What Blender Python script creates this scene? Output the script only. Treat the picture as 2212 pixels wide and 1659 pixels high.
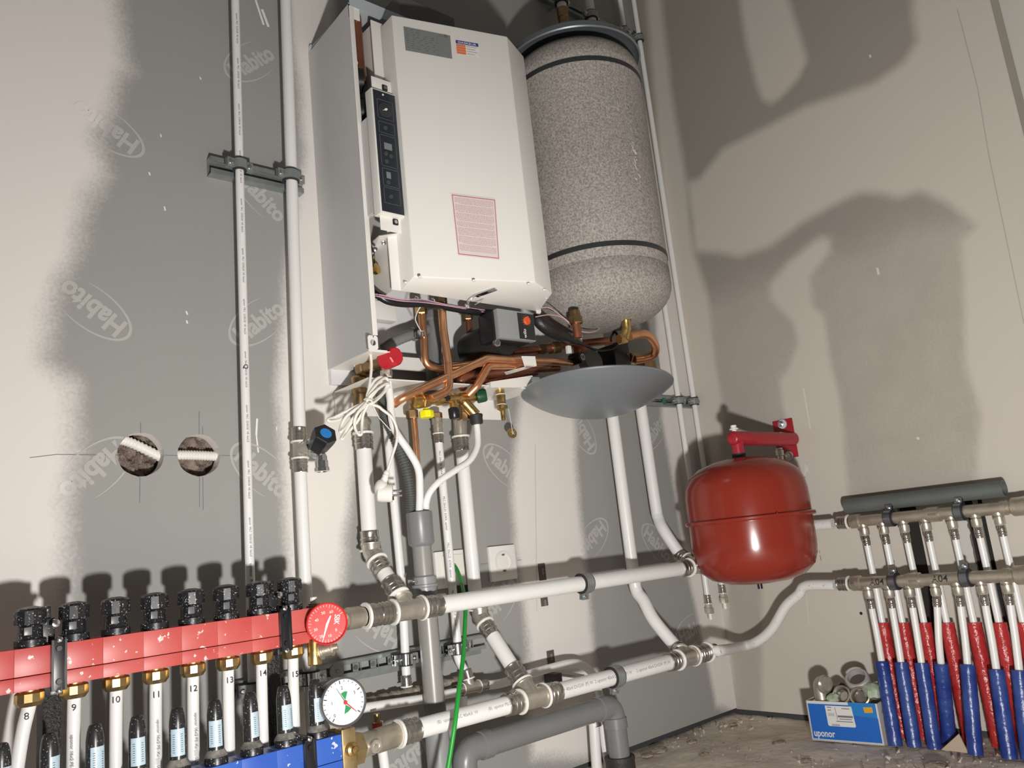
import bpy, bmesh, math, random
import numpy as np
from mathutils import Vector, Matrix
random.seed(7); np.random.seed(7)
for o in list(bpy.data.objects): bpy.data.objects.remove(o)
scene = bpy.context.scene
COL = scene.collection

# ---------------------------------------------------------------- camera
# world: back wall is the plane y=0 (room on y<0), right wall is x=0, floor z=0, metres
IMG_W, IMG_H, FPX = 2212.0, 1659.0, 1752.58
YAW, PITCH, ROLL = (math.radians(a) for a in (41.841, 11.362, -6.122))
_f = Vector((math.sin(YAW)*math.cos(PITCH), math.cos(YAW)*math.cos(PITCH), math.sin(PITCH)))
_r = Vector((math.cos(YAW), -math.sin(YAW), 0)); _u = _r.cross(_f)
CR = _r*math.cos(ROLL) + _u*math.sin(ROLL); CU = _u*math.cos(ROLL) - _r*math.sin(ROLL); CF = _f
CAM = Vector((-2.0794, -1.5009, 0.5353))
cd = bpy.data.cameras.new('camera'); cam = bpy.data.objects.new('camera', cd); COL.objects.link(cam)
cd.sensor_fit = 'HORIZONTAL'; cd.sensor_width = 36.0; cd.lens = FPX/IMG_W*36.0; cd.clip_start = 0.02
m = Matrix((CR, CU, -CF)).transposed().to_4x4(); m.translation = CAM; cam.matrix_world = m
scene.camera = cam
# ---------------------------------------------------------------- light
w = bpy.data.worlds.new('room_ambience'); scene.world = w; w.use_nodes = True
bg = w.node_tree.nodes['Background']; bg.inputs[0].default_value = (1.0, 0.95, 0.88, 1); bg.inputs[1].default_value = 0.115
ld = bpy.data.lights.new('work_lamp', 'AREA'); ld.shape = 'DISK'; ld.size = 0.075; ld.energy = 30.0; ld.color = (1.0, 0.972, 0.94)   # LED work lamp held low, aimed at the corner
lamp = bpy.data.objects.new('work_lamp', ld); COL.objects.link(lamp); lamp.location = (-1.84, -1.47, 0.20)
lamp.rotation_euler = (Vector((-0.30,-0.30,1.10))-lamp.location).to_track_quat('-Z','Y').to_euler()
scene.view_settings.view_transform = 'Standard'; scene.view_settings.look = 'None'
scene.view_settings.exposure = 0.0; scene.view_settings.gamma = 1.0; scene.view_settings.use_curve_mapping = False

# ---------------------------------------------------------------- measuring helpers (photograph pixel + real depth -> metres)
def ray(p): return CR*((p[0]-IMG_W/2)/FPX) + CU*((IMG_H/2-p[1])/FPX) + CF
def B(p, d=0.0):                      # point d metres in front of the back wall
    r = ray(p); return CAM + r*((-d-CAM.y)/r.y)
def X(p, x=0.0):                      # point in the plane x = const
    r = ray(p); return CAM + r*((x-CAM.x)/r.x)
def Z(p, z=0.0):
    r = ray(p); return CAM + r*((z-CAM.z)/r.z)
def rad(wpx, P): return wpx*((P-CAM).dot(CF))/FPX/2
def crop(x0, y0, wd): 
    s = wd/2212.0
    return lambda u, v: (x0+u*s, y0+v*s)
kA = crop(640,0,600); kB = crop(640,420,600); kC = crop(740,620,400); kD = crop(1060,620,500); kE = crop(600,860,520)
kF = crop(0,1200,613); kG = crop(460,1200,613); kH = crop(900,1200,713); kI = crop(1450,860,600); kJ = crop(1700,1020,512)
kK = crop(1700,1300,512); kL = crop(1100,0,500); kN = crop(30,860,650); kO = crop(1240,880,400); kP = crop(1240,1160,400)
kQ = crop(760,1120,400); kR = crop(760,1359,400); kS = crop(1120,1360,400)
kT = lambda u, v: (560+u*300/1665, 1360+v*300/1665)
kU = crop(1380,0,832); kV = crop(1380,500,832); kW = crop(0,0,700); kX = crop(0,480,760); kY = crop(1960,1020,252); kZ = crop(1180,0,240)
kM = crop(440,320,260); kAA = crop(900,1120,240); kAB = crop(1340,1360,400); kAC = crop(600,0,300)

# ---------------------------------------------------------------- materials
MATS = {}
def nd(nt, t, **kw):
    n = nt.nodes.new(t)
    for k, v in kw.items():
        if k.startswith('i_'): n.inputs[int(k[2:])].default_value = v
        else: setattr(n, k, v)
    return n
def c4(c): return (c[0], c[1], c[2], 1.0)
def mat(name, base, rough=0.5, metal=0.0, var=None, bump=None, speck=None, coat=0.0, spec=None, alpha=None, trans=None, rvar=None):
    """var=(scale,amount,colour2) mottling; bump=(scale,strength); speck=(scale,threshold,colour) flecks of dirt or plaster"""
    if name in MATS: return MATS[name]
    M = bpy.data.materials.new(name); M.use_nodes = True; nt = M.node_tree; b = nt.nodes['Principled BSDF']
    b.inputs['Base Color'].default_value = c4(base); b.inputs['Roughness'].default_value = rough; b.inputs['Metallic'].default_value = metal
    if coat: b.inputs['Coat Weight'].default_value = coat; b.inputs['Coat Roughness'].default_value = 0.08
    if spec is not None: b.inputs['Specular IOR Level'].default_value = spec
    if trans: b.inputs['Transmission Weight'].default_value = trans
    if alpha is not None: b.inputs['Alpha'].default_value = alpha
    pos = None; col = None
    if var or bump or speck or rvar:
        g = nd(nt, 'ShaderNodeNewGeometry'); pos = g.outputs['Position']
    if var:
        n = nd(nt, 'ShaderNodeTexNoise'); n.inputs['Scale'].default_value = var[0]; n.inputs['Detail'].default_value = 6; nt.links.new(pos, n.inputs['Vector'])
        r = nd(nt, 'ShaderNodeMapRange'); r.inputs[1].default_value = 0.35; r.inputs[2].default_value = 0.65; r.inputs[3].default_value = 0; r.inputs[4].default_value = var[1]; nt.links.new(n.outputs[0], r.inputs[0])
        mx = nd(nt, 'ShaderNodeMix', data_type='RGBA'); mx.inputs[6].default_value = c4(base); mx.inputs[7].default_value = c4(var[2]); nt.links.new(r.outputs[0], mx.inputs[0]); col = mx.outputs[2]
    if speck:
        n = nd(nt, 'ShaderNodeTexNoise'); n.inputs['Scale'].default_value = speck[0]; n.inputs['Detail'].default_value = 3; nt.links.new(pos, n.inputs['Vector'])
        r = nd(nt, 'ShaderNodeMapRange'); r.inputs[1].default_value = speck[1]; r.inputs[2].default_value = speck[1]+0.03; nt.links.new(n.outputs[0], r.inputs[0])
        mx = nd(nt, 'ShaderNodeMix', data_type='RGBA'); mx.inputs[6].default_value = c4(base); mx.inputs[7].default_value = c4(speck[2]); nt.links.new(r.outputs[0], mx.inputs[0])
        if col: nt.links.new(col, mx.inputs[6])
        col = mx.outputs[2]
    if col: nt.links.new(col, b.inputs['Base Color'])
    if rvar:
        n = nd(nt, 'ShaderNodeTexNoise'); n.inputs['Scale'].default_value = rvar[0]; nt.links.new(pos, n.inputs['Vector'])
        r = nd(nt, 'ShaderNodeMapRange'); r.inputs[1].default_value = 0.3; r.inputs[2].default_value = 0.7; r.inputs[3].default_value = rough; r.inputs[4].default_value = rvar[1]; nt.links.new(n.outputs[0], r.inputs[0]); nt.links.new(r.outputs[0], b.inputs['Roughness'])
    if bump:
        n = nd(nt, 'ShaderNodeTexNoise'); n.inputs['Scale'].default_value = bump[0]; n.inputs['Detail'].default_value = 5; nt.links.new(pos, n.inputs['Vector'])
        bp = nd(nt, 'ShaderNodeBump'); bp.inputs['Strength'].default_value = bump[1]; bp.inputs['Distance'].default_value = 0.004; nt.links.new(n.outputs[0], bp.inputs['Height']); nt.links.new(bp.outputs[0], b.inputs['Normal'])
    MATS[name] = M; return M
white_pipe = mat('white_pipe', (0.80,0.80,0.78), 0.32, var=(9,0.25,(0.70,0.69,0.66)))
white_old = mat('white_pipe_dusty', (0.74,0.73,0.70), 0.45, speck=(140,0.66,(0.45,0.42,0.38)))
nickel = mat('nickel', (0.66,0.62,0.55), 0.26, 0.80, var=(60,0.5,(0.52,0.48,0.41)), rvar=(90,0.42))
nickel_dull = mat('nickel_dusty', (0.62,0.56,0.465), 0.36, 0.80, var=(45,0.7,(0.46,0.41,0.33)), bump=(300,0.12))
sleeve_m = mat('press_sleeve_steel', (0.50,0.47,0.43), 0.23, 0.90, var=(50,0.5,(0.34,0.32,0.285)))
zinc = mat('zinc_plate', (0.36,0.385,0.38), 0.32, 0.55, var=(40,0.6,(0.24,0.265,0.265)))
chrome = mat('bright_steel', (0.72,0.74,0.76), 0.14, 1.0)
brass = mat('brass', (0.72,0.50,0.20), 0.24, 1.0, var=(60,0.6,(0.50,0.33,0.12)), rvar=(80,0.40))
brass_old = mat('brass_weathered', (0.42,0.29,0.15), 0.38, 1.0, var=(60,0.7,(0.25,0.16,0.09)))
copper = mat('copper', (0.88,0.46,0.25), 0.26, 0.88, var=(16,0.7,(0.60,0.28,0.15)), rvar=(30,0.38))
copper_dark = mat('copper_tarnished', (0.46,0.19,0.11), 0.42, 0.85, var=(22,0.7,(0.22,0.09,0.06)))
black_pl = mat('black_plastic', (0.012,0.012,0.014), 0.32)
black_spl = mat('black_plastic_splattered', (0.014,0.014,0.016), 0.36, speck=(380,0.632,(0.45,0.44,0.42)))
rubber = mat('black_rubber', (0.02,0.02,0.02), 0.65)
enamel = mat('white_enamel', (0.78,0.76,0.72), 0.38, var=(3,0.2,(0.72,0.70,0.66)))
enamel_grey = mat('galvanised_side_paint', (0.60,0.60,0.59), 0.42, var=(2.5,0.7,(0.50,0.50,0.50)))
white_pl = mat('white_plastic', (0.80,0.78,0.74), 0.35)
pvc = mat('grey_pvc', (0.205,0.21,0.21), 0.33, var=(8,0.4,(0.17,0.175,0.172)))
pvc_warm = mat('grey_pvc_warm', (0.27,0.265,0.245), 0.33, var=(8,0.4,(0.23,0.225,0.21)))
pvc_light = mat('grey_pvc_light', (0.265,0.272,0.278), 0.35)
pvc_mid = mat('grey_pvc_cup', (0.185,0.19,0.19), 0.36)
pvc_green = mat('grey_pvc_green', (0.12,0.135,0.125), 0.5, var=(14,0.5,(0.09,0.10,0.093)))
rubber_grey = mat('grey_rubber', (0.085,0.09,0.085), 0.55)
ink = mat('black_ink', (0.02,0.02,0.022), 0.6)
ink_grey = mat('grey_print', (0.26,0.26,0.26), 0.6)
dark_hole = mat('dark_cavity', (0.02,0.018,0.016), 0.9)

# ---------------------------------------------------------------- mesh helpers
def V(*a): return Vector(a)
def perp(d):
    d = d.normalized(); a = Vector((0,0,1)) if abs(d.z) < 0.9 else Vector((1,0,0))
    s = d.cross(a).normalized(); return s, s.cross(d).normalized()
class G:
    def __init__(s): s.v = []; s.f = []
    def add(s, vs, fs):
        o = len(s.v); s.v += [Vector(q) for q in vs]; s.f += [tuple(i+o for i in f) for f in fs]; return s
    def box(s, c, size, ax=None, bev=0.0):
        c = Vector(c); h = [k/2 for k in size]
        ax = ax or (V(1,0,0), V(0,1,0), V(0,0,1))
        if bev <= 0:
            vs = [c+ax[0]*(h[0]*i)+ax[1]*(h[1]*j)+ax[2]*(h[2]*k) for i in (-1,1) for j in (-1,1) for k in (-1,1)]
            return s.add(vs, [(0,1,3,2),(4,6,7,5),(0,4,5,1),(2,3,7,6),(0,2,6,4),(1,5,7,3)])
        bm = bmesh.new(); bmesh.ops.create_cube(bm, size=1)
        for q in bm.verts: q.co = Vector((q.co.x*size[0], q.co.y*size[1], q.co.z*size[2]))
        bmesh.ops.bevel(bm, geom=list(bm.edges), offset=bev, segments=2, affect='EDGES', profile=0.6)
        bm.verts.ensure_lookup_table(); bm.verts.index_update()
        s.add([c+ax[0]*q.co.x+ax[1]*q.co.y+ax[2]*q.co.z for q in bm.verts], [tuple(q.index for q in f.verts) for f in bm.faces]); bm.free(); return s
    def lathe(s, p, d, prof, n=20, cap=True, ref=None):
        """prof = [(distance along d, radius)]"""
        p = Vector(p); d = Vector(d).normalized(); a, b = perp(d)
        if ref is not None:
            a = (ref - d*ref.dot(d)).normalized(); b = a.cross(d)
        o = len(s.v); m = len(prof)
        for (t, r) in prof:
            for k in range(n):
                q = 2*math.pi*k/n; s.v.append(p+d*t+(a*math.cos(q)+b*math.sin(q))*r)
        for i in range(m-1):
            for k in range(n):
                k2 = (k+1) % n; s.f.append((o+i*n+k, o+i*n+k2, o+(i+1)*n+k2, o+(i+1)*n+k))
        if cap:
            if prof[0][1] > 1e-6: s.f.append(tuple(o+k for k in reversed(range(n))))
            if prof[-1][1] > 1e-6: s.f.append(tuple(o+(m-1)*n+k for k in range(n)))
        return s
    def cyl(s, p0, p1, r, r1=None, n=20, ch=0.0):
        p0 = Vector(p0); p1 = Vector(p1); L = (p1-p0).length; r1 = r if r1 is None else r1
        pr = [(0,r),(L,r1)] if ch <= 0 else [(0,r-ch),(ch,r),(L-ch,r1),(L,r1-ch)]
        return s.lathe(p0, p1-p0, pr, n)
    def tube(s, pts, r, n=12, cap=True):
        pts = [Vector(q) for q in pts]; rs = r if isinstance(r, (list, tuple)) else [r]*len(pts)
        T = []
        for i in range(len(pts)):
            t = (pts[min(i+1,len(pts)-1)]-pts[max(i-1,0)]); T.append(t.normalized() if t.length > 1e-9 else V(0,0,1))
        a, b = perp(T[0]); o = len(s.v)
        for i, q in enumerate(pts):
            if i:
                a = (a - T[i]*a.dot(T[i]));  a = a.normalized() if a.length > 1e-6 else perp(T[i])[0]; b = a.cross(T[i])
            for k in range(n):
                w_ = 2*math.pi*k/n; s.v.append(q+(a*math.cos(w_)+b*math.sin(w_))*rs[i])
        m = len(pts)
        for i in range(m-1):
            for k in range(n):
                k2 = (k+1) % n; s.f.append((o+i*n+k, o+(i+1)*n+k, o+(i+1)*n+k2, o+i*n+k2))
        if cap: s.f.append(tuple(o+k for k in range(n))); s.f.append(tuple(o+(m-1)*n+k for k in reversed(range(n))))
        return s
    def prism(s, poly, vec):
        vec = Vector(vec); n = len(poly); poly = [Vector(q) for q in poly]
        return s.add(poly+[q+vec for q in poly], [tuple(reversed(range(n))), tuple(range(n,2*n))]+[(i,(i+1)%n,n+(i+1)%n,n+i) for i in range(n)])
    def ring(s, p, d, r0, r1, h, n=24):
        """washer or short pipe: inner radius r0, outer r1, from p along d by h"""
        return s.lathe(p, d, [(0,r0),(0,r1),(h,r1),(h,r0),(0,r0)], n, cap=False)
    def sphere(s, c, r, n=12, sc=(1,1,1)):
        c = Vector(c); o = len(s.v); m = n//2
        for i in range(m+1):
            th = math.pi*i/m
            for k in range(n):
                ph = 2*math.pi*k/n; s.v.append(c+V(r*sc[0]*math.sin(th)*math.cos(ph), r*sc[1]*math.sin(th)*math.sin(ph), r*sc[2]*math.cos(th)))
        for i in range(m):
            for k in range(n):
                k2 = (k+1)%n; s.f.append((o+i*n+k, o+(i+1)*n+k, o+(i+1)*n+k2, o+i*n+k2))
        return s
def fillet(pts, r, seg=7):
    pts = [Vector(q) for q in pts]; out = [pts[0]]
    for i in range(1, len(pts)-1):
        a = pts[i-1]-pts[i]; b = pts[i+1]-pts[i]; la, lb = a.length, b.length; a.normalize(); b.normalize()
        ang = a.angle(b); t = min(r/max(math.tan(ang/2),1e-3), 0.48*la, 0.48*lb)
        p0 = pts[i]+a*t; p1 = pts[i]+b*t
        for k in range(seg+1):
            q = k/seg; out.append(p0*(1-q)**2 + pts[i]*(2*q*(1-q)) + p1*q*q)
    out.append(pts[-1]); return out
def spline(pts, seg=8):
    pts = [Vector(q) for q in pts]; P = [pts[0]*2-pts[1]]+pts+[pts[-1]*2-pts[-2]]; out = []
    for i in range(1, len(P)-2):
        for k in range(seg):
            t = k/seg; a, b, c, d = P[i-1], P[i], P[i+1], P[i+2]
            out.append(0.5*((2*b)+(c-a)*t+(2*a-5*b+4*c-d)*t*t+(3*b-a-3*c+d)*t**3))
    out.append(pts[-1]); return out
def thing(name, label, cat, base=(0,0,0), group=None):
    o = bpy.data.objects.new(name, None); COL.objects.link(o); o.location = base; o.empty_display_size = 0.03
    o['label'] = label; o['category'] = cat
    if group: o['group'] = group
    return o
def wloc(o):
    q = Vector((0,0,0))
    while o is not None: q += o.location; o = o.parent
    return q
def make_mesh(name, g, M, off, smooth=True):
    me = bpy.data.meshes.new(name); me.from_pydata([tuple(q-off) for q in g.v], [], g.f)
    bm = bmesh.new(); bm.from_mesh(me); bmesh.ops.recalc_face_normals(bm, faces=list(bm.faces)); bm.to_mesh(me); bm.free()
    me.materials.append(M)
    if smooth:
        me.polygons.foreach_set('use_smooth', [True]*len(me.polygons)); me.set_sharp_from_angle(angle=math.radians(38))
    return me
def part(name, g, M, parent=None, label=None, smooth=True, kind=None):
    if parent is not None: off = wloc(parent)
    else:
        lo = Vector([min(q[i] for q in g.v) for i in range(3)]); hi = Vector([max(q[i] for q in g.v) for i in range(3)])
        off = Vector(((lo.x+hi.x)/2, (lo.y+hi.y)/2, lo.z))
    o = bpy.data.objects.new(name, make_mesh(name, g, M, off, smooth)); COL.objects.link(o)
    if parent is not None: o.parent = parent
    else: o.location = off
    if label: o['label'] = label
    if kind: o['kind'] = kind
    return o
def tag(o, label, cat, group=None):
    o['label'] = label; o['category'] = cat
    if group: o['group'] = group
    return o
def copy_tree(o, parent=None):
    c = o.copy(); COL.objects.link(c); c.parent = parent
    for ch in list(o.children): copy_tree(ch, c)
    return c
_txt = {}
def text_poly(s, bold=0.0):
    """outline of a string as (verts 2D, faces); width normalised so cap height = 1"""
    if (s, bold) in _txt: return _txt[(s, bold)]
    cu = bpy.data.curves.new('lettering', 'FONT'); cu.body = s; cu.size = 1.45; cu.resolution_u = 3; cu.offset = bold; cu.align_x = 'LEFT'
    ob = bpy.data.objects.new('lettering', cu); COL.objects.link(ob); me = bpy.data.meshes.new_from_object(ob)
    vs = [(q.co.x, q.co.y) for q in me.vertices]; fs = [tuple(p.vertices) for p in me.polygons]
    bpy.data.objects.remove(ob); bpy.data.meshes.remove(me); bpy.data.curves.remove(cu)
    _txt[(s, bold)] = (vs, fs); return vs, fs
def flat_text(g, s, o, u, v, h, bold=0.0, width=None, center=True):
    """letters of height h laid out from o along u, upright along v"""
    vs, fs = text_poly(s, bold)
    if not vs: return g
    x0 = min(q[0] for q in vs); x1 = max(q[0] for q in vs); k = h if width is None else width/(x1-x0)
    sh = (x0+x1)/2 if center else x0; o = Vector(o); u = Vector(u).normalized(); v = Vector(v).normalized()
    return g.add([o+u*((q[0]-sh)*k)+v*((q[1]-0.5)*h) for q in vs], fs)
def pipe_text(g, s, p, axis, face, r, h, along=True, bold=0.0):
    """letters wrapped on a pipe surface; p on the axis, text runs along axis (or round it)"""
    vs, fs = text_poly(s, bold); axis = Vector(axis).normalized(); face = Vector(face); face = (face-axis*face.dot(axis)).normalized(); side = face.cross(axis)
    x0 = min(q[0] for q in vs); x1 = max(q[0] for q in vs); out = []
    for (a, b) in vs:
        a = (a-(x0+x1)/2)*h; b = (b-0.5)*h
        t, w_ = (a, b) if along else (b, -a)
        q = w_/r; out.append(Vector(p)+axis*t+(face*math.cos(q)+side*math.sin(q))*(r+0.0003+(0.35*h)**2/(4*r)))
    return g.add(out, fs)
TOCAM = lambda P: (CAM-P).normalized()

# ================================================================ THE SETTING
def sdist(px, pz, poly):
    """signed distance (positive inside) of points to a polygon"""
    inside = np.zeros(px.shape, bool); best = np.full(px.shape, 1e9); n = len(poly)
    for i in range(n):
        (x0, z0), (x1, z1) = poly[i], poly[(i+1) % n]
        c = ((z0 > pz) != (z1 > pz)) & (px < (x1-x0)*(pz-z0)/((z1-z0) if abs(z1-z0) > 1e-12 else 1e-12)+x0); inside ^= c
        dx, dz = x1-x0, z1-z0; L = dx*dx+dz*dz+1e-12; t = np.clip(((px-x0)*dx+(pz-z0)*dz)/L, 0, 1)
        best = np.minimum(best, np.hypot(px-x0-t*dx, pz-z0-t*dz))
    return np.where(inside, best, -best)
def plaster(name, board, filler, edge=1.0):
    """gypsum board with feathered joint filler; the attribute 'filler' says where filler was trowelled on"""
    M = bpy.data.materials.new(name); M.use_nodes = True; nt = M.node_tree; b = nt.nodes['Principled BSDF']
    g = nd(nt, 'ShaderNodeNewGeometry'); at = nd(nt, 'ShaderNodeAttribute', attribute_name='filler')
    n1 = nd(nt, 'ShaderNodeTexNoise'); n1.inputs['Scale'].default_value = 9; n1.inputs['Detail'].default_value = 8; n1.inputs['Roughness'].default_value = 0.62; nt.links.new(g.outputs['Position'], n1.inputs['Vector'])
    n2 = nd(nt, 'ShaderNodeTexNoise'); n2.inputs['Scale'].default_value = 160; n2.inputs['Detail'].default_value = 4; nt.links.new(g.outputs['Position'], n2.inputs['Vector'])
    n3 = nd(nt, 'ShaderNodeTexNoise'); n3.inputs['Scale'].default_value = 2.2; n3.inputs['Detail'].default_value = 3; nt.links.new(g.outputs['Position'], n3.inputs['Vector'])
    a1 = nd(nt, 'ShaderNodeMath', operation='MULTIPLY_ADD'); a1.inputs[1].default_value = 0.42*edge; a1.inputs[2].default_value = -0.21*edge; nt.links.new(n1.outputs[0], a1.inputs[0])
    a2 = nd(nt, 'ShaderNodeMath', operation='MULTIPLY_ADD'); a2.inputs[1].default_value = 0.30*edge; a2.inputs[2].default_value = -0.15*edge; nt.links.new(n2.outputs[0], a2.inputs[0])
    s1 = nd(nt, 'ShaderNodeMath', operation='ADD'); nt.links.new(at.outputs['Fac'], s1.inputs[0]); nt.links.new(a1.outputs[0], s1.inputs[1])
    s2 = nd(nt, 'ShaderNodeMath', operation='ADD'); nt.links.new(s1.outputs[0], s2.inputs[0]); nt.links.new(a2.outputs[0], s2.inputs[1])
    r = nd(nt, 'ShaderNodeMapRange', interpolation_type='SMOOTHSTEP'); r.inputs[1].default_value = 0.24; r.inputs[2].default_value = 0.84; nt.links.new(s2.outputs[0], r.inputs[0])
    bc = nd(nt, 'ShaderNodeMix', data_type='RGBA'); bc.inputs[6].default_value = c4(board); bc.inputs[7].default_value = c4(tuple(k*0.88 for k in board)); nt.links.new(n3.outputs[0], bc.inputs[0])
    mx = nd(nt, 'ShaderNodeMix', data_type='RGBA'); mx.inputs[7].default_value = c4(filler); nt.links.new(bc.outputs[2], mx.inputs[6]); nt.links.new(r.outputs[0], mx.inputs[0])
    nt.links.new(mx.outputs[2], b.inputs['Base Color']); b.inputs['Roughness'].default_value = 0.85; b.inputs['Specular IOR Level'].default_value = 0.25
    bp = nd(nt, 'ShaderNodeBump'); bp.inputs['Strength'].default_value = 0.08; bp.inputs['Distance'].default_value = 0.002; nt.links.new(n2.outputs[0], bp.inputs['Height']); nt.links.new(bp.outputs[0], b.inputs['Normal'])
    return M, (nt, mx, r, bc, b)
BOARD_B, FILL_B = (0.335,0.335,0.318), (0.74,0.705,0.665)
mat_back, _ = plaster('gypsum_board_back', BOARD_B, FILL_B)
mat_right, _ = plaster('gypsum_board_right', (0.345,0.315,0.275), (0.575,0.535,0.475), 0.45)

# --- back wall: filler strips traced on the wall (x, z in metres)
def wb(pts): return [(B(p)[0], B(p)[2]) for p in pts]
def wr(pts): return [(X(p)[1], X(p)[2]) for p in pts]
FILL_POLYS = [   # (polygon, feather)
  (wb([(-900,-400),(262,-400),(258,0),(270,110),(288,150),(262,175),(244,240),(212,300),(235,370),(190,440),(165,560),(130,620),(95,780),(165,830),(163,960),(150,1100),(152,1250),(140,1330),(132,1480),(120,1900),(-900,1900)]), 0.055),
  (wb([(640,-400),(622,0),(655,330),(630,480),(612,640),(597,820),(600,920),(612,1050),(625,1290),(630,1480),(640,1700),(690,1700),(720,1400),(745,1240),(752,1120),(770,1000),(775,900),(700,-400)]), 0.035),
  (wb([(1130,820),(1112,960),(1103,1080),(1112,1180),(1128,1290),(1142,1420),(1137,1500),(1150,1640),(1285,1640),(1290,1500),(1278,1330),(1268,1230),(1256,1120),(1246,1000),(1240,860)]), 0.036),
  (wb([(1380,-100),(1412,620),(1428,900),(1448,1010),(1465,1120),(1488,1250),(1515,1380),(1530,1440),(1545,1528),(1572,1535),(1600,1560),(1640,1500),(1500,-100)]), 0.028),
]
XA, ZT, STEP = -2.70, 2.70, 0.015
HOLES = [B((304.8,981.5)), B((430.4,983.0))]; HR = 0.0395
nx = int(round(-XA/STEP)); nz = int(round((ZT-0.015)/STEP))
xs = np.linspace(XA, 0, nx+1); zs = np.linspace(0.015, ZT, nz+1)
gx, gz = np.meshgrid(xs, zs); vx, vz = list(gx.ravel()), list(gz.ravel())
idx = lambda i, k: k*(nx+1)+i
faces = []; blocked = set(); blocks = []
for h in HOLES:
    i0 = int((h.x-0.041-XA)/STEP); i1 = int((h.x+0.041-XA)/STEP)+1; k0 = int((h.z-0.041-0.015)/STEP); k1 = int((h.z+0.041-0.015)/STEP)+1
    blocks.append((h, i0, i1, k0, k1))
    blocked |= {(i, k) for i in range(i0, i1) for k in range(k0, k1)}
for k in range(nz):
    for i in range(nx):
        if (i, k) not in blocked: faces.append((idx(i,k), idx(i+1,k), idx(i+1,k+1), idx(i,k+1)))
vy = [0.0]*len(vx)
for (h, i0, i1, k0, k1) in blocks:
    loop = [idx(i,k0) for i in range(i0,i1)]+[idx(i1,k) for k in range(k0,k1)]+[idx(i,k1) for i in range(i1,i0,-1)]+[idx(i0,k) for k in range(k1,k0,-1)]
    rings = []
    for yy in (0.0, 0.0004, 0.028):
        rg = []
        for q in loop:
            a = math.atan2(vz[q]-h.z, vx[q]-h.x); rr = HR*(1+0.012*math.sin(a*7)); rg.append(len(vx)); vx.append(h.x+rr*math.cos(a)); vz.append(h.z+rr*math.sin(a)); vy.append(yy)
        rings.append(rg)
    n = len(loop)
    for q in range(n):
        q2 = (q+1) % n; faces.append((loop[q], loop[q2], rings[0][q2], rings[0][q])); faces.append((rings[0][q], rings[0][q2], rings[1][q2], rings[1][q])); faces.append((rings[1][q], rings[1][q2], rings[2][q2], rings[2][q]))
def masked(px, pz, polys):
    f = np.zeros(len(px)); px = np.array(px); pz = np.array(pz)
    for poly, fe in polys: f = np.maximum(f, np.clip(0.5+0.5*sdist(px, pz, poly)/fe, 0, 1))
    return f
fill_b = masked(vx, vz, FILL_POLYS)
ya = np.array(vy); fill_b = np.where(ya > 0.0002, 1.0, fill_b)
def wall_mesh(name, verts, faces, M, att=None):
    me = bpy.data.meshes.new(name); me.from_pydata(verts, [], faces); me.materials.append(M)
    if att is not None:
        a = me.attributes.new('filler', 'FLOAT', 'POINT'); a.data.foreach_set('value', np.asarray(att, dtype=np.float32))
    o = bpy.data.objects.new(name, me); COL.objects.link(o); o['kind'] = 'structure'; return o
wall_back = wall_mesh('wall_back', list(zip(vx, vy, vz)), faces, mat_back, fill_b)
wall_back['label'] = 'grey plasterboard wall with white joint filler and two round holes'

# --- printed board logos on the back wall (grey-white print, covered where filler lies on top)
mat_logo = bpy.data.materials.new('board_print'); mat_logo.use_nodes = True
_nt = mat_logo.node_tree; _b = _nt.nodes['Principled BSDF']; _at = nd(_nt, 'ShaderNodeAttribute', attribute_name='filler')
_mx = nd(_nt, 'ShaderNodeMix', data_type='RGBA'); _mx.inputs[6].default_value = (0.435,0.435,0.415,1); _mx.inputs[7].default_value = c4(FILL_B)
_r = nd(_nt, 'ShaderNodeMapRange', interpolation_type='SMOOTHSTEP'); _r.inputs[1].default_value = 0.38; _r.inputs[2].default_value = 0.72
_nt.links.new(_at.outputs['Fac'], _r.inputs[0]); _nt.links.new(_r.outputs[0], _mx.inputs[0]); _nt.links.new(_mx.outputs[2], _b.inputs['Base Color']); _b.inputs['Roughness'].default_value = 0.85; _b.inputs['Specular IOR Level'].default_value = 0.25
def logo(p0, p1, L=0.115, clip=None):
    a, b = B(p0), B(p1); c = (a+b)/2; u = (b-a).normalized(); v = V(0,-1,0).cross(u)*-1
    v = u.cross(V(0,-1,0))*-1 if False else V(0,-1,0).cross(u)
    yy = V(0,-0.0006,0); g = G(); flat_text(g, 'Habito', c+yy, u, v, 0.034*L/0.115, bold=0.055, width=L*1.06)
    n = 40; A, Bq = L*0.66, L*0.34; sh = L*0.035; outer = []; inner = []
    for k in range(n+1):
        q = math.radians(62+(k/n)*236); outer.append(c+yy+u*(A*math.cos(q)-L*0.02)+v*(Bq*math.sin(q)))
        t = math.sin(math.pi*k/n)**0.7; inner.append(c+yy+u*((A-sh*1.3*t-0.0008)*math.cos(q)-L*0.02)+v*((Bq-sh*0.8*t-0.0008)*math.sin(q)))
    for k in range(n): g.add([outer[k], outer[k+1], inner[k+1], inner[k]], [(0,1,2,3)])
    g.f = [f for f in g.f if all((sum((g.v[i] for i in f), V(0,0,0))/len(f)-V(h.x,0,h.z)).length > HR+0.002 and min((V(g.v[i].x,0,g.v[i].z)-V(h.x,0,h.z)).length for i in f) > HR for h in HOLES)]
    fl = masked([q.x for q in g.v], [q.z for q in g.v], FILL_POLYS)
    o = wall_mesh('board_logo', [tuple(q) for q in g.v], g.f, mat_logo, fl); del o['kind']; o.parent = wall_back
    return o
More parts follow.
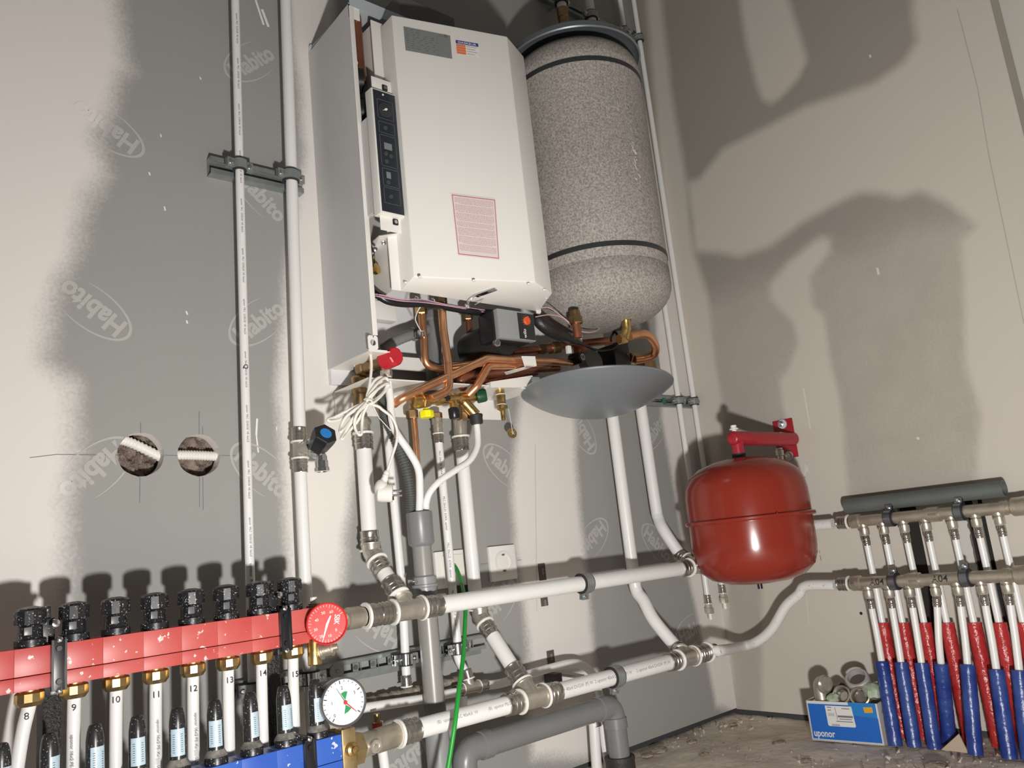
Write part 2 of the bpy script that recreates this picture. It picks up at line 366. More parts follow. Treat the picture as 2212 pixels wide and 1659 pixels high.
for p0, p1 in [((497,158),(588,108)), (kX(1480,730),kX(1770,510)), (kX(720,650),kX(430,430)), (kX(740,1440),kX(440,1690)), (kX(1500,1440),kX(1800,1700)),
               ((530,385),(602,462)), ((262,300),(190,250)), ((1055,975),(1125,1042)), (kO(210,490),(1232,885)), (kO(880,420),kO(1040,130)), (kO(340,1420),kO(90,1750)), ((1100,1262),(1060,1332)), ((1385,1135),(1455,1215)),
               ((925,1608),(852,1668)), ((852,1385),(770,1330)), ((1472,1375),(1515,1345))]:
    logo(p0, p1)
# --- pencil marks round the holes and the sockets
g = G()
def mark(p0, p1, wd=0.0011):
    a, b = B(p0, 0.0005), B(p1, 0.0005); s = (b-a).normalized().cross(V(0,1,0))*wd/2; g.add([a-s, b-s, b+s, a+s], [(0,1,2,3)])
for a, b in [(kN(932,180),kN(932,256)), (kN(927,572),kN(925,770)), (kN(1362,97),kN(1362,266)), (kN(1387,207),kN(1388,270)), (kN(1365,578),kN(1365,800)), (kN(1390,578),kN(1392,820)),
             (kN(312,414),kN(762,418)), (kN(115,438),kN(312,414)), (kN(1108,420),kN(1205,422)), (kN(1522,422),kN(1640,422)), (kAA(325,1017),kAA(382,1017)), (kAA(1270,912),kAA(1455,890)), (kAA(2005,832),kAA(2090,820)), ((1156,960),(1160,1320))]: mark(a, b, 0.0011 if a[0] != 1156 else 0.0006)
part('pencil_mark', g, mat('pencil', (0.16,0.16,0.165), 0.8), wall_back, smooth=False)
# small plaster drips and paint scratches on the back wall
g = G()
for a, b, wd in [(kN(1788,150),kN(1782,270),0.004), (kN(1782,270),kN(1797,400),0.003), (kN(1930,210),kN(1932,236),0.002), ((432,166),(434,172),0.003), ((347,290),(348,296),0.0025), ((322,372),(324,379),0.003), ((355,446),(357,455),0.003), ((402,672),(405,680),0.003), ((403,692),(405,699),0.003), ((566,20),(580,58),0.006), (kW(1745,0),kW(1800,170),0.005)]:
    mark(a, b, wd)
part('plaster_drip', g, mat('plaster_drips', (0.80,0.78,0.74), 0.8), wall_back, smooth=False)

# --- wool and conduits behind the two holes
wool = mat('mineral_wool', (0.30,0.235,0.20), 0.95, var=(60,0.9,(0.17,0.12,0.095)), bump=(220,1.0))
rng = np.random.RandomState(3)
for k, h in enumerate(HOLES):
    g = G(); n = 26; R = 0.062
    def hh(i, j): 
        return 0.043+0.010*math.sin(i*0.9+k*2)*math.cos(j*0.7+k)+(0.012 if k == 0 else 0.004)*rng.rand()
    vs = [V(h.x-R+2*R*i/n, hh(i,j), h.z-R+2*R*j/n) for j in range(n+1) for i in range(n+1)]
    g.add(vs, [(j*(n+1)+i, j*(n+1)+i+1, (j+1)*(n+1)+i+1, (j+1)*(n+1)+i) for j in range(n) for i in range(n)])
    o = part('insulation_wool', g, wool); o['kind'] = 'stuff'; tag(o, ['brown mineral wool seen in the left round wall hole, crumpled', 'brown mineral wool seen in the right round wall hole, flat'][k], 'insulation')
    # corrugated conduit
    if k == 0: pts = [h+V(-0.05,0.026,0.030), h+V(-0.015,0.026,0.027), h+V(0.05,0.030,-0.004)]
    else: pts = [h+V(-0.052,0.022,0.004), h+V(0.0,0.022,0.003), h+V(0.052,0.022,0.0)]
    pts = spline(pts, 40); g = G(); g.tube(pts, [0.0094 if (i//2) % 2 else 0.0080 for i in range(len(pts))], 14)
    o = part('corrugated_conduit', g, white_pl); tag(o, ['white corrugated conduit sloping across the left wall hole', 'white corrugated conduit running level across the right wall hole'][k], 'conduit')

# --- right wall with two open slots behind the small manifolds
YE = X((2138,0)).y; TH = B((2157,0), -YE)[0]
slots = []
for (pl, pr_, zt, zb) in ((kJ(1070,560), kJ(1245,540), 0.545, 0.12), (kJ(1688,520), kJ(1865,480), 0.545, 0.12)):
    slots.append((X(pr_).y, X(pl).y, zb, zt))
FILL_R = [
  (wr([(1360,-400),(1418,-400),(1430,0),(1452,200),(1484,392),(1500,545),(1510,575),(1533,640),(1552,790),(1572,900),(1560,960),(1590,1530),(1640,1545),(1640,1200),(1680,1080),(1700,940),(1682,870),(1678,820),(1700,790),(1718,740),(1708,700),(1660,650),(1658,612),(1700,565),(1772,510),(1795,515),(1795,545),(1755,600),(1760,655),(1788,680),(1800,780),(1822,860),(1830,960),(1838,1060),(1850,1110),(1900,1100),(1960,1090),(2100,1040),(2110,900),(2075,780),(2075,650),(2068,520),(2100,490),(2040,440),(1985,415),(1940,430),(1900,420),(1860,418),(1790,450),(1740,478),(1660,535),(1600,555),(1545,548),(1500,545),(1484,392),(1510,385),(1560,322),(1640,280),(1740,228),(1800,208),(1890,175),(1950,135),(1978,90),(1970,20),(1960,-400),(2300,-400),(2500,1800),(1550,1800)]), 0.035),
  (wr([(1590,-400),(1596,0),(1612,100),(1632,180),(1645,215),(1668,226),(1690,210),(1725,172),(1745,130),(1728,70),(1705,0),(1700,-400)]), 0.030),
]
rs = 0.015; ny = int(round(-YE/rs)); ysr = np.linspace(YE, 0, ny+1); nzr = int(round((ZT-0.012)/rs)); zsr = np.linspace(0.012, ZT, nzr+1)
for (a, b_, c_, d_) in slots:      # snap grid lines to the slot edges
    for q in (a, b_): ysr[np.argmin(abs(ysr-q))] = q
    for q in (c_, d_): zsr[np.argmin(abs(zsr-q))] = q
gy, gz2 = np.meshgrid(ysr, zsr); ry, rz = gy.ravel(), gz2.ravel(); fr = []
for k in range(nzr):
    for i in range(ny):
        cy_, cz_ = (ysr[i]+ysr[i+1])/2, (zsr[k]+zsr[k+1])/2
        if any(a < cy_ < b_ and c_ < cz_ < d_ for a, b_, c_, d_ in slots): continue
        q = k*(ny+1)+i; fr.append((q, q+ny+1, q+ny+2, q+1))
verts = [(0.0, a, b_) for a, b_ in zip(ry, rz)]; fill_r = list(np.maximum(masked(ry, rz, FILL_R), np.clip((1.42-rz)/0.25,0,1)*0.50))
def quad(a, b_, c_, d_, f=0.0):
    o = len(verts); verts.extend([a, b_, c_, d_]); fill_r.extend([f]*4); fr.append((o, o+1, o+2, o+3))
for (a, b_, c_, d_) in slots:
    for (p, q) in (((a,c_),(b_,c_)), ((b_,c_),(b_,d_)), ((b_,d_),(a,d_)), ((a,d_),(a,c_))):
        quad((0,p[0],p[1]), (0,q[0],q[1]), (0.013,q[0],q[1]), (0.013,p[0],p[1]))
quad((0,YE,0.012), (TH,YE,0.012), (TH,YE,ZT), (0,YE,ZT), 0.8)
quad((TH,YE,0.012), (TH,YE+1.0,0.012), (TH,YE+1.0,ZT), (TH,YE,ZT), 0.5)
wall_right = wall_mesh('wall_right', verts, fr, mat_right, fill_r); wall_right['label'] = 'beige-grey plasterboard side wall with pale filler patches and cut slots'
g = G()
for (a, b_, c_, d_) in slots: g.box((0.045,(a+b_)/2,(c_+d_)/2), (0.06,b_-a+0.10,d_-c_+0.10))
o = part('wall_cavity', g, dark_hole, wall_right, 'dark hollow behind the cut slots')
o.data.flip_normals()
g = G(); a, b_, c_, d_ = slots[1]
g.box((0.008,(a+b_)/2-0.004,(c_+d_)/2), (0.004,0.012,d_-c_)); g.box((0.020,(a+b_)/2+0.006,(c_+d_)/2), (0.004,0.010,d_-c_))
part('steel_stud', g, zinc, wall_right, 'galvanised steel stud inside the cut slot')
g = G()
rr = random.Random(5)
a, b_, c_, d_ = slots[1]; pts = []
zz = np.linspace(0.30, 0.49, 24)
for q in zz: pts.append(V(-0.0012, b_+0.002-0.006*rr.random(), q))
pts += [V(-0.0012, b_+0.028+0.003*rr.random(), q) for q in zz[::-1]]
for i in range(23): g.add([pts[i], pts[i+1], pts[-2-i], pts[-1-i]], [(0,1,2,3)])
part('torn_paper', g, mat('torn_board_paper', (0.55,0.53,0.50), 0.8), wall_right, 'torn white board edge beside the slot')
g = G()
def rmark(p0, p1, wd):
    a, b = X(p0,-0.0006), X(p1,-0.0006); s = (b-a).normalized().cross(V(1,0,0))*wd/2; g.add([a-s, b-s, b+s, a+s], [(0,1,2,3)])
for p0, p1, wd in [(kV(1368,208),kV(1378,248),0.006), (kV(945,900),kV(985,1135),0.005), (kV(965,1330),kV(937,1490),0.005), (kV(960,1330),kV(965,1380),0.010), (kV(1595,1187),kV(1612,1190),0.006), (kU(1325,315),kU(1332,330),0.005), (kV(875,1060),kV(882,1075),0.002), (kJ(170,40),kJ(140,150),0.004), (kJ(150,830),kJ(205,1420),0.002)]: rmark(p0, p1, wd)
part('paint_drip', g, mat('paint_drips', (0.66,0.63,0.57), 0.8), wall_right, smooth=False)
g = G(); c = X((1860,1325),-0.0006); g.lathe(c, (-1,0,0), [(0,0.004),(0.0003,0.004)], 14); part('drill_hole', g, dark_hole, wall_right)
g = G()
for p0, p1 in (((2068,20),(2112,190)), ((2112,190),(2135,330)), ((2135,330),(2212,700))): rmark(p0, p1, 0.0022)
part('tape_ridge', g, mat('tape_ridge', (0.43,0.40,0.35), 0.8), wall_right, smooth=False)
# --- wall of the next space, seen past the end of the right wall
g = G(); g.box((0.36,-1.1,1.35), (0.02,3.0,2.7)); wall_far = part('wall_far', g, mat('far_plaster', (0.80,0.77,0.70), 0.9)); wall_far['kind'] = 'structure'

# --- floor: rough screed with crumbs
nfx, nfy = 150, 120; rngf = np.random.RandomState(11)
fx = np.linspace(-2.7, 0.62, nfx+1); fy = np.linspace(-2.6, 0.08, nfy+1)
def vnoise(n, m, s):
    a = rngf.rand(n//s+3, m//s+3); ii, jj = np.meshgrid(np.arange(m+1)/s, np.arange(n+1)/s); i0 = ii.astype(int); j0 = jj.astype(int); u = ii-i0; v = jj-j0
    return a[j0,i0]*(1-u)*(1-v)+a[j0,i0+1]*u*(1-v)+a[j0+1,i0]*(1-u)*v+a[j0+1,i0+1]*u*v
hz = (vnoise(nfy,nfx,8)-0.5)*0.006+(vnoise(nfy,nfx,3)-0.5)*0.005+(vnoise(nfy,nfx,1)-0.5)*0.003
GX, GY = np.meshgrid(fx, fy); fv = list(zip(GX.ravel(), GY.ravel(), hz.ravel()-0.003))
ff = [(j*(nfx+1)+i, j*(nfx+1)+i+1, (j+1)*(nfx+1)+i+1, (j+1)*(nfx+1)+i) for j in range(nfy) for i in range(nfx)]
screed = mat('rough_screed', (0.80,0.71,0.61), 0.95, var=(14,0.8,(0.62,0.54,0.46)), bump=(45,0.55), speck=(60,0.70,(0.30,0.25,0.20)))
floor = wall_mesh('floor', fv, ff, screed); floor.data.polygons.foreach_set('use_smooth', [True]*len(ff)); floor['label'] = 'rough dusty screed floor with crumbs'
g = G(); g.box((-1.3,0.045,0.01),(2.8,0.05,0.05)); g.box((0.03,-0.5,0.008),(0.05,1.1,0.05))  # near-black boxes paint in the shade of the gap under the boards
o = part('gap_shade_1', g, mat('gap_shadow', (0.05,0.052,0.055), 0.9)); o['kind'] = 'structure'; o['label'] = 'dark-painted strip for the shade in the gap between plasterboard and floor'
# crumbs
g = G(); rr = random.Random(21)
for _ in range(900):
    px_, py_ = -0.02-0.95*rr.random()**1.3, -0.004-0.9*rr.random()**1.2
    if (-0.30 < px_ < 0 and -0.42 < py_ < -0.14) or px_ < -0.40: continue
    s = 0.0010+0.0032*rr.random()**3; c = V(px_, py_, 0.001); ax = [V(rr.uniform(-1,1),rr.uniform(-1,1),rr.uniform(-1,1)).normalized() for _ in range(4)]
    g.add([c+q*s*2 for q in ax], [(0,1,2),(0,2,3),(0,3,1),(1,3,2)])
o = part('plaster_crumbs', g, mat('crumbs', (0.55,0.48,0.41), 0.9, var=(20,0.8,(0.36,0.30,0.25))), smooth=False); o['kind'] = 'stuff'; o['label'] = 'plaster crumbs scattered over the floor'; o['category'] = 'debris'

# ================================================================ PIPEWORK HELPERS
def press(parent, p, d, r, L=None, white=True, sleeve=True):
    """white ring + ribbed steel sleeve of a press joint; p = fitting side, d = towards the pipe"""
    d = Vector(d).normalized(); L = L or 2.6*r; t = 0.30*r
    if white:
        g = G(); g.lathe(p, d, [(0,r*1.0),(0,r*1.36),(t*0.2,r*1.42),(t*0.8,r*1.42),(t,r*1.36),(t,r*1.0)], 24, cap=False); part('sleeve_ring', g, white_pl, parent)
    if sleeve:
        g = G(); a = t; R = r*1.16
        g.lathe(p, d, [(a,r),(a,R),(a+L*.18,R),(a+L*.22,R*1.07),(a+L*.30,R*1.07),(a+L*.34,R),(a+L*.48,R),(a+L*.52,R*1.07),(a+L*.60,R*1.07),(a+L*.64,R),(a+L*.93,R),(a+L*.97,R*1.05),(a+L,R*1.04),(a+L,r*0.98)], 24, cap=False); part('press_sleeve', g, sleeve_m, parent)
    return Vector(p)+d*(t+L)
def tube_part(parent, name, pts, r, M, bend=0.0, n=16, label=None, curve=False):
    g = G(); q = spline(pts) if curve else (fillet(pts, bend) if bend else [Vector(k) for k in pts]); g.tube(q, r, n); return part(name, g, M, parent, label)
def hexnut(g, p, d, r, L, ch=0.12):
    return g.lathe(p, d, [(0,r*(1-ch)),(L*ch,r),(L*(1-ch),r),(L,r*(1-ch))], 6)
def hex_part(parent, name, p, d, r, L, M):
    g = G(); hexnut(g, p, d, r, L); o = part(name, g, M, parent, smooth=False); return o
def tee_body(parent, c, d1, d2, r, l1, l2, dbr=None, lbr=0, M=None):
    g = G(); c = Vector(c); d1 = Vector(d1).normalized(); d2 = Vector(d2).normalized()
    g.tube(fillet([c+d1*l1, c, c+d2*l2], r*0.8) if abs(d1.dot(d2)) < 0.999 else [c+d1*l1, c, c+d2*l2], r*1.12, 20)
    g.lathe(c+d1*(l1-0.003), d1, [(0,r*1.12),(0.001,r*1.3),(0.004,r*1.3),(0.005,r*1.1)], 20); g.lathe(c+d2*(l2-0.003), d2, [(0,r*1.12),(0.001,r*1.3),(0.004,r*1.3),(0.005,r*1.1)], 20)
    if dbr is not None:
        dbr = Vector(dbr).normalized(); g.cyl(c, c+dbr*lbr, r*1.12, n=20); g.lathe(c+dbr*(lbr-0.003), dbr, [(0,r*1.12),(0.001,r*1.3),(0.004,r*1.3),(0.005,r*1.1)], 20)
    return part('tee_fitting' if dbr is not None else 'elbow_fitting', g, M or nickel, parent)
def clamp(parent, p, axis, r, ear, stud=None, wd=0.020, M=None, ears=2, stud_to=None):
    """split pipe clamp: steel band, rubber lining, screw ears; ear = direction of the screw side"""
    M = M or zinc; p = Vector(p); axis = Vector(axis).normalized(); ear = Vector(ear); ear = (ear-axis*ear.dot(axis)).normalized(); s = axis.cross(ear)
    g = G(); g.ring(p-axis*wd/2, axis, r+0.004, r+0.0065, wd, 28)
    for q in ((1,-1) if ears == 2 else (1,)):
        c = p+ear*q*(r+0.011)
        g.box(c+s*0.0035, (0.016,0.0022,wd), (ear,s,axis)); g.box(c-s*0.0035, (0.016,0.0022,wd), (ear,s,axis))
    o = part('pipe_clamp', g, M, parent, smooth=True)
    g = G(); g.ring(p-axis*(wd/2+0.002), axis, r*0.99, r+0.0055, wd+0.005, 28); part('rubber_lining', g, rubber, o)
    g = G()
    for q in ((1,-1) if ears == 2 else (1,)):
        c = p+ear*q*(r+0.012); f = s if s.dot(TOCAM(p)) > 0 else -s
        g.cyl(c-f*0.006, c+f*0.009, 0.0028, n=10); g.lathe(c+f*0.0045, f, [(0,0.0052),(0.003,0.0048),(0.0042,0.003)], 12)
    part('screw', g, chrome, o)
    if stud_to is not None:
        g = G(); g.cyl(p-(p-Vector(stud_to)).normalized()*(r+0.003)*1.0, stud_to, 0.004, n=10); hexnut(g, p-(p-Vector(stud_to)).normalized()*(r+0.013), (p-Vector(stud_to)).normalized(), 0.007, 0.010); part('stud', g, M, o)
    return o
WD = V(0,1,0)                                     # into the back wall

# ================================================================ BACK WALL, LEFT: RISERS AND RAIL
def c_rail(name, label, p0, p1, h=0.036, dep=0.021, lip=0.010, base=0.0):
    a, b = Vector(p0), Vector(p1); u = (b-a).normalized(); L = (b-a).length; t = thing(name, label, 'rail', a); f = V(0,-1,0); z = f.cross(u)*-1
    if z.z < 0: z = -z
    def bar(c, sx, sy, sz): g.box(a+u*(L/2)+f*c[0]+z*c[1], (L,sy,sz), (u,f,z))
    g = G(); bar((base+0.001,0), L, 0.002, h); bar((base+dep/2, h/2), L, dep, 0.002); bar((base+dep/2,-h/2), L, dep, 0.002); bar((base+dep, h/2-lip/2), L, 0.002, lip); bar((base+dep,-h/2+lip/2), L, 0.002, lip)
    part('channel', g, zinc, t, smooth=False)
    return t
za = B((557,378),0.02).z
r1 = c_rail('mounting_rail', 'short zinc mounting rail holding two clamps on the two left riser pipes', (B((455,356),0.02).x,0,za), (B((655,400),0.02).x,0,za))
p1t, p1b = B((508,0),0.042), B((540,1240),0.042); u1 = (p1t-p1b).normalized()
def on_line(a, u, z): return a+u*((z-a.z)/u.z)
t = thing('riser_pipe', 'thin white riser pipe with black lettering left of the boiler', 'pipe', on_line(p1b,u1,0.0))
tube_part(t, 'pipe', [on_line(p1b,u1,0.0), on_line(p1b,u1,2.65)], 0.0085, white_pipe)
g = G(); fc = V(-0.1,-1,0)
for k, zc in enumerate(np.arange(0.50, 1.80, 0.105)): pipe_text(g, 'uponor  MLC  22/05/20  VR 16x2,0', on_line(p1b,u1,zc), -u1, fc, 0.0085, 0.0034 if k else 0.0055)
pipe_text(g, 'Q', on_line(p1b,u1,0.925), -u1, fc, 0.0085, 0.008, bold=0.03)
part('lettering', g, ink, t, smooth=False, kind='stuff')
pc = on_line(p1b,u1,za); clamp(r1, pc, u1, 0.0085, V(1,0.1,0), stud_to=V(pc.x,-0.02,za))
p2t, p2b = B((616,0),0.045), B((653,1200),0.045); u2 = (p2t-p2b).normalized(); x2 = B((668,1444),0.045)
t2 = thing('riser_pipe', 'thicker white riser pipe with press joints and a tap, beside the boiler', 'pipe', (x2.x,x2.y,0))
PA, PB = B(kE(202,292),0.045), B(kE(207,660),0.045)
tube_part(t2, 'pipe', [PA, on_line(p2b,u2,2.65)], 0.0122, white_pipe); tube_part(t2, 'pipe', [V(x2.x+0.004,x2.y,0), x2, PB], 0.0122, white_pipe, bend=0.1)
press(t2, B(kE(200,410),0.045), u2, 0.0122, 0.026); press(t2, B(kE(205,545),0.045), -u2, 0.0122, 0.026)
tc = B(kE(204,478),0.045); tee_body(t2, tc, u2, -u2, 0.0122, 0.016, 0.016, V(0.35,-1,0.15), 0.028)
pc = on_line(p2b,u2,za); clamp(r1, pc, u2, 0.0122, V(1,0.1,0), stud_to=V(pc.x,-0.02,za))
# tap on the second riser
tp = tc+V(0.35,-1,0.15).normalized()*0.026
tap = thing('stop_tap', 'chrome service tap with black knob and blue cap, beside the boiler', 'tap', tp)
d = V(0.35,-1,0.15).normalized(); body = B(kE(340,500),0.085)
g = G(); g.tube([tp, tp+d*0.012, body], [0.011,0.011,0.012], 16); g.lathe(tp, d, [(0,0.012),(0.002,0.015),(0.006,0.015),(0.008,0.011)], 20); part('valve_body', g, chrome, tap)
hd = V(-0.02,-0.82,0.46).normalized(); hc = B(kE(443,322),0.140); h0 = hc-hd*0.046
g = G(); g.lathe(body-hd*0.004, hd, [(0,0.012),((h0-body).length+0.006,0.013)], 16); part('spindle', g, chrome, tap)
g = G(); g.lathe(h0, hd, [(0,0.0165),(0.004,0.019),(0.026,0.0225),(0.034,0.0235),(0.044,0.0235),(0.046,0.022)], 6, ref=V(1,0,0.4)); hk = part('tap_knob', g, black_pl, tap, 'black six-sided knob', smooth=False)
g = G(); g.lathe(hc-hd*0.0003, hd, [(0,0.0115),(0.0010,0.0112),(0.0012,0.0)], 24); part('blue_cap', g, mat('blue_cap', (0.02,0.22,0.62), 0.35), hk, 'round blue cap')
g = G(); s0 = B(kE(330,500),0.09); s1 = B(kE(400,520),0.105); s2 = B(kE(396,632),0.105)
g.tube(fillet([s0, s1, V(s1.x,s1.y,s1.z-0.03)], 0.008), 0.0105, 8); g.lathe(V(s1.x,s1.y,s1.z-0.012), (0,0,-1), [(0,0.0125),(0.012,0.0125),(0.013,0.0142),(0.020,0.0142),(0.021,0.011),(0.018,0.0095),(0.0,0.0095)], 16, cap=False); part('spout', g, chrome, tap)

# ================================================================ LOWER PERFORATED RAIL
zl = (B((690,1462),0.025).z+B((1040,1383),0.025).z)/2
rx0, rx1 = B((500,1480),0.025).x, B((1050,1383),0.025).x
lr = thing('mounting_rail', 'long perforated zinc rail low on the wall behind the mains', 'rail', (rx0,0,zl))
g = G(); W0, H0 = rx1-rx0, 0.030; xc = (rx0+rx1)/2; DF = 0.022
g.box((xc,-DF,zl+0.0115), (W0,0.0022,0.007)); g.box((xc,-DF,zl-0.0115), (W0,0.0022,0.007)); g.box((xc,-DF/2,zl+0.0145), (W0,DF,0.002)); g.box((xc,-DF/2,zl-0.0145), (W0,DF,0.002)); g.box((xc,-0.002,zl-0.021), (W0,0.002,0.012))
x = rx0+0.002
while x < rx1-0.02:
    g.box((x+0.006,-DF,zl), (0.012,0.0022,0.017)); g.box((x+0.018,-DF,zl), (0.001,0.0022,0.017)); x += 0.040
part('channel', g, zinc, lr, smooth=False)
x = rx0+0.008
while x < rx1-0.02: g = G(); g.lathe((x,-DF-0.001,zl), (0,-1,0), [(0,0.0058),(0.0012,0.0050)], 12); part('rivet_eye', g, chrome, lr); x += 0.040
q = B(kT(940,505),0.027); g = G(); g.lathe((q.x,-DF,zl), (0,-1,0), [(0,0.0155),(0.003,0.0150),(0.004,0.006)], 24); g.lathe((q.x,-DF-0.003,zl), (0,-1,0), [(0,0.005),(0.003,0.003)], 6); part('washer', g, pvc_light, lr, 'grey washer with screw')
def rail_clamp(pp, ax, r, ears=2): 
    return clamp(lr, pp, ax, r, V(1,0,0), wd=0.020, M=chrome if ears == 3 else zinc, ears=2 if ears == 3 else ears, stud_to=V(pp.x,-DF,pp.z))
pcl = on_line(p1b,u1,zl); rail_clamp(pcl, u1, 0.0085); pcl2 = V(x2.x+0.001,x2.y,zl); rail_clamp(pcl2, V(0,0,1), 0.0122, 3)
# thin feeds that run down to it
t = thing('feed_pipe', 'thin white feed pipe behind the corrugated hose, running down to the perforated rail', 'pipe', B(kR(655,700),0.05))
F0, F1, F2 = B((832,880),0.05), B(kQ(600,830),0.05), B(kR(652,590),0.05)
tube_part(t, 'pipe', [F0, F1, F2], 0.0088, white_pipe); pp = F1+(F2-F1)*((zl-F1.z)/(F2.z-F1.z)); rail_clamp(pp, F2-F1, 0.0088, 3)
press(t, B(kR(655,690),0.05), V(0,0,1), 0.0088, 0.020)
t = thing('feed_pipe', 'thin white printed feed pipe hanging from a press fitting right of the copper gas pipe', 'pipe', B(kR(1390,640),0.07))
T0, T1, T2, T3 = B(kE(1478,395),0.05), B(kQ(1245,1300),0.05), B(kQ(1255,1480),0.05), B(kR(1395,570),0.068)
tube_part(t, 'pipe', [T0, T1, T2, B(kR(1275,360),0.055), T3], 0.0092, white_pipe, curve=True); pp = V(T2.x,T2.y,zl); rail_clamp(pp, V(0,0,1), 0.0092, 3)
g = G(); 
for q in (0.15,0.4,0.65,0.9): pipe_text(g, 'MLC 20x2,25  KIWA  uponor', T0.lerp(T1,q), T1-T0, V(-0.55,-0.8,0), 0.0092, 0.0042)
part('lettering', g, ink, t, smooth=False, kind='stuff')
press(t, B(kE(1475,320),0.05), V(0,0,-1), 0.0092, 0.020); g = G(); a = B(kE(1462,185),0.05); b = B(kE(1475,322),0.05); g.tube([a,b],0.0105,16); g.lathe(a,(b-a),[(0,0.012),(0.012,0.0125),(0.014,0.0105)],16); part('coupling', g, nickel, t)
hex_part(t, 'nut', B(kE(1460,190),0.05), V(0,0,1), 0.0135, 0.014, brass_old)
press(t, B(kR(1400,600),0.070), T2-T3+V(0,0,0.02), 0.0092, 0.018)

# ================================================================ THE TWO WHITE MAINS AND THEIR BRANCHES
DH1, DH2, DD = 0.16, 0.20, 0.05
h1a, h1b = B(kQ(940,1050),DH1), B((1480,1227),DH1); e1 = (h1b-h1a).normalized()
tc1 = B(kQ(665,1080),DH1); tc1 = on = h1a+e1*((tc1.x-h1a.x)/e1.x)
R1 = 0.0172
m1 = thing('supply_main', 'upper white main pipe running level from the red manifold to the vessel', 'pipe', (h1a.x,h1a.y,0.42))
tr1 = B(kP(1445,345),DH1); tr1 = h1a+e1*((tr1.x-h1a.x)/e1.x)
g0 = tc1+e1*0.030; tube_part(m1, 'pipe', [g0, tr1-e1*0.028], R1, white_pipe, n=24); press(m1, g0, e1, R1, 0.040); press(m1, tr1-e1*0.024, -e1, R1, 0.036)
dnb = B(kQ(560,905),0.125); dnd = (dnb-tc1).normalized(); tee_body(m1, tc1, e1, -e1, R1, 0.028, 0.028, dnd, 0.030)
q = press(m1, tc1-e1*0.030, -e1, R1, 0.030); 
press(m1, q-e1*0.028, e1, R1, 0.027); val1 = q-e1*0.028
cd_ = (B(kP(1240,190),0.095)-tr1).normalized(); tee_body(m1, tr1, e1, -e1, R1, 0.026, 0.026, cd_, 0.028)
clamp(m1, h1a.lerp(h1b, (B((1262,1262),DH1).x-h1a.x)/(h1b.x-h1a.x)), e1, R1, V(0,0.15,-1), ears=1, wd=0.022)
# pipe carries on behind the vessel to the upper small manifold
RMU, RML = -0.066, -0.106; MU0, MU1, ML0, ML1 = X(kJ(690,455),RMU), X(kJ(2060,330),RMU), X(kJ(700,1035),RML), X(kJ(2090,965),RML)
a = X(kJ(430,480),RMU); mc1 = thing('connection_pipe', 'white pipe coming out behind the red vessel into the upper nickel manifold', 'pipe', a); tube_part(mc1, 'pipe', [tr1+e1*0.03, V(-0.19,-0.135,0.443), V(-0.09,-0.165,0.455), V(-0.062,-0.27,0.478), X((1700,1142),RMU), a], 0.0135, white_old, curve=True)
press(mc1, tr1+e1*0.026, e1, 0.0135, 0.03)
# down branch from the boiler's left valve
b1 = thing('branch_pipe', 'white drop pipe from the brass valve under the boiler to the upper main', 'pipe', B(kE(800,440),DD))
D0, D1 = B(kE(790,440),DD), B(kE(840,1225),DD); ud = (D1-D0).normalized(); tube_part(b1, 'pipe', [D0-ud*0.02, D1+ud*0.02], 0.0158, white_pipe, n=24)
press(b1, B(kE(785,312),DD), ud, 0.0158, 0.032); el = B(kE(860,1415),DD+0.012); press(b1, D1+ud*0.040, -ud, 0.0158, 0.036)
dg = (tc1-el).normalized(); tee_body(b1, el, -ud, dg, 0.0158, 0.018, 0.018); press(b1, el+dg*0.022, dg, 0.0158, 0.030); pe = tc1-dg*0.034; press(b1, pe, -dg, 0.0158, 0.034)
tube_part(b1, 'pipe', [el+dg*0.03, pe], 0.0158, white_pipe, n=24)
g = G(); a = B(kE(775,185),DD); b = B(kE(783,318),DD); g.tube([a,b],0.0160,20); g.lathe(a,(b-a),[(0.004,0.0185),(0.012,0.0185),(0.014,0.016)],20); part('coupling', g, nickel, b1)
# second drop from the boiler to the lower main
h2a, h2b = B(kR(750,1200),DH2), B((1455,1428),DH2); e2 = (h2b-h2a).normalized(); R2 = 0.0175
tc2 = B(kS(165,835),DH2); tc2 = h2a+e2*((tc2.x-h2a.x)/e2.x); tr2 = B(kP(1335,1440),DH2); tr2 = h2a+e2*((tr2.x-h2a.x)/e2.x)
b2 = thing('branch_pipe', 'white drop pipe from the filling valve group, crossing behind the upper main', 'pipe', B((993,970),DD))
D0, D1 = B(kE(1690,465),DD), B(kQ(1490,1075),DD); ud = (D1-D0).normalized(); tube_part(b2, 'pipe', [D0-ud*0.02, D1], 0.0148, white_pipe, n=24)
press(b2, B(kE(1680,345),DD), ud, 0.0148, 0.030); el = B(kQ(1530,1160),DD+0.012); press(b2, D1+ud*0.004, -ud, 0.0148, 0.02)
dg = (tc2-el).normalized(); tee_body(b2, el, -ud, dg, 0.0148, 0.016, 0.018); press(b2, el+dg*0.020, dg, 0.0148, 0.032); pe = tc2-dg*0.036; press(b2, pe, -dg, 0.0165, 0.036)
tube_part(b2, 'pipe', [el+dg*0.03, pe], 0.0155, white_pipe, n=24)
g = G(); a = B(kE(1672,190),DD); b = B(kE(1680,350),DD); g.tube([a,b],0.0148,20); part('coupling', g, nickel, b2); hex_part(b2, 'nut', B(kE(1680,185),DD), V(0,0,1), 0.0165, 0.016, brass_old)
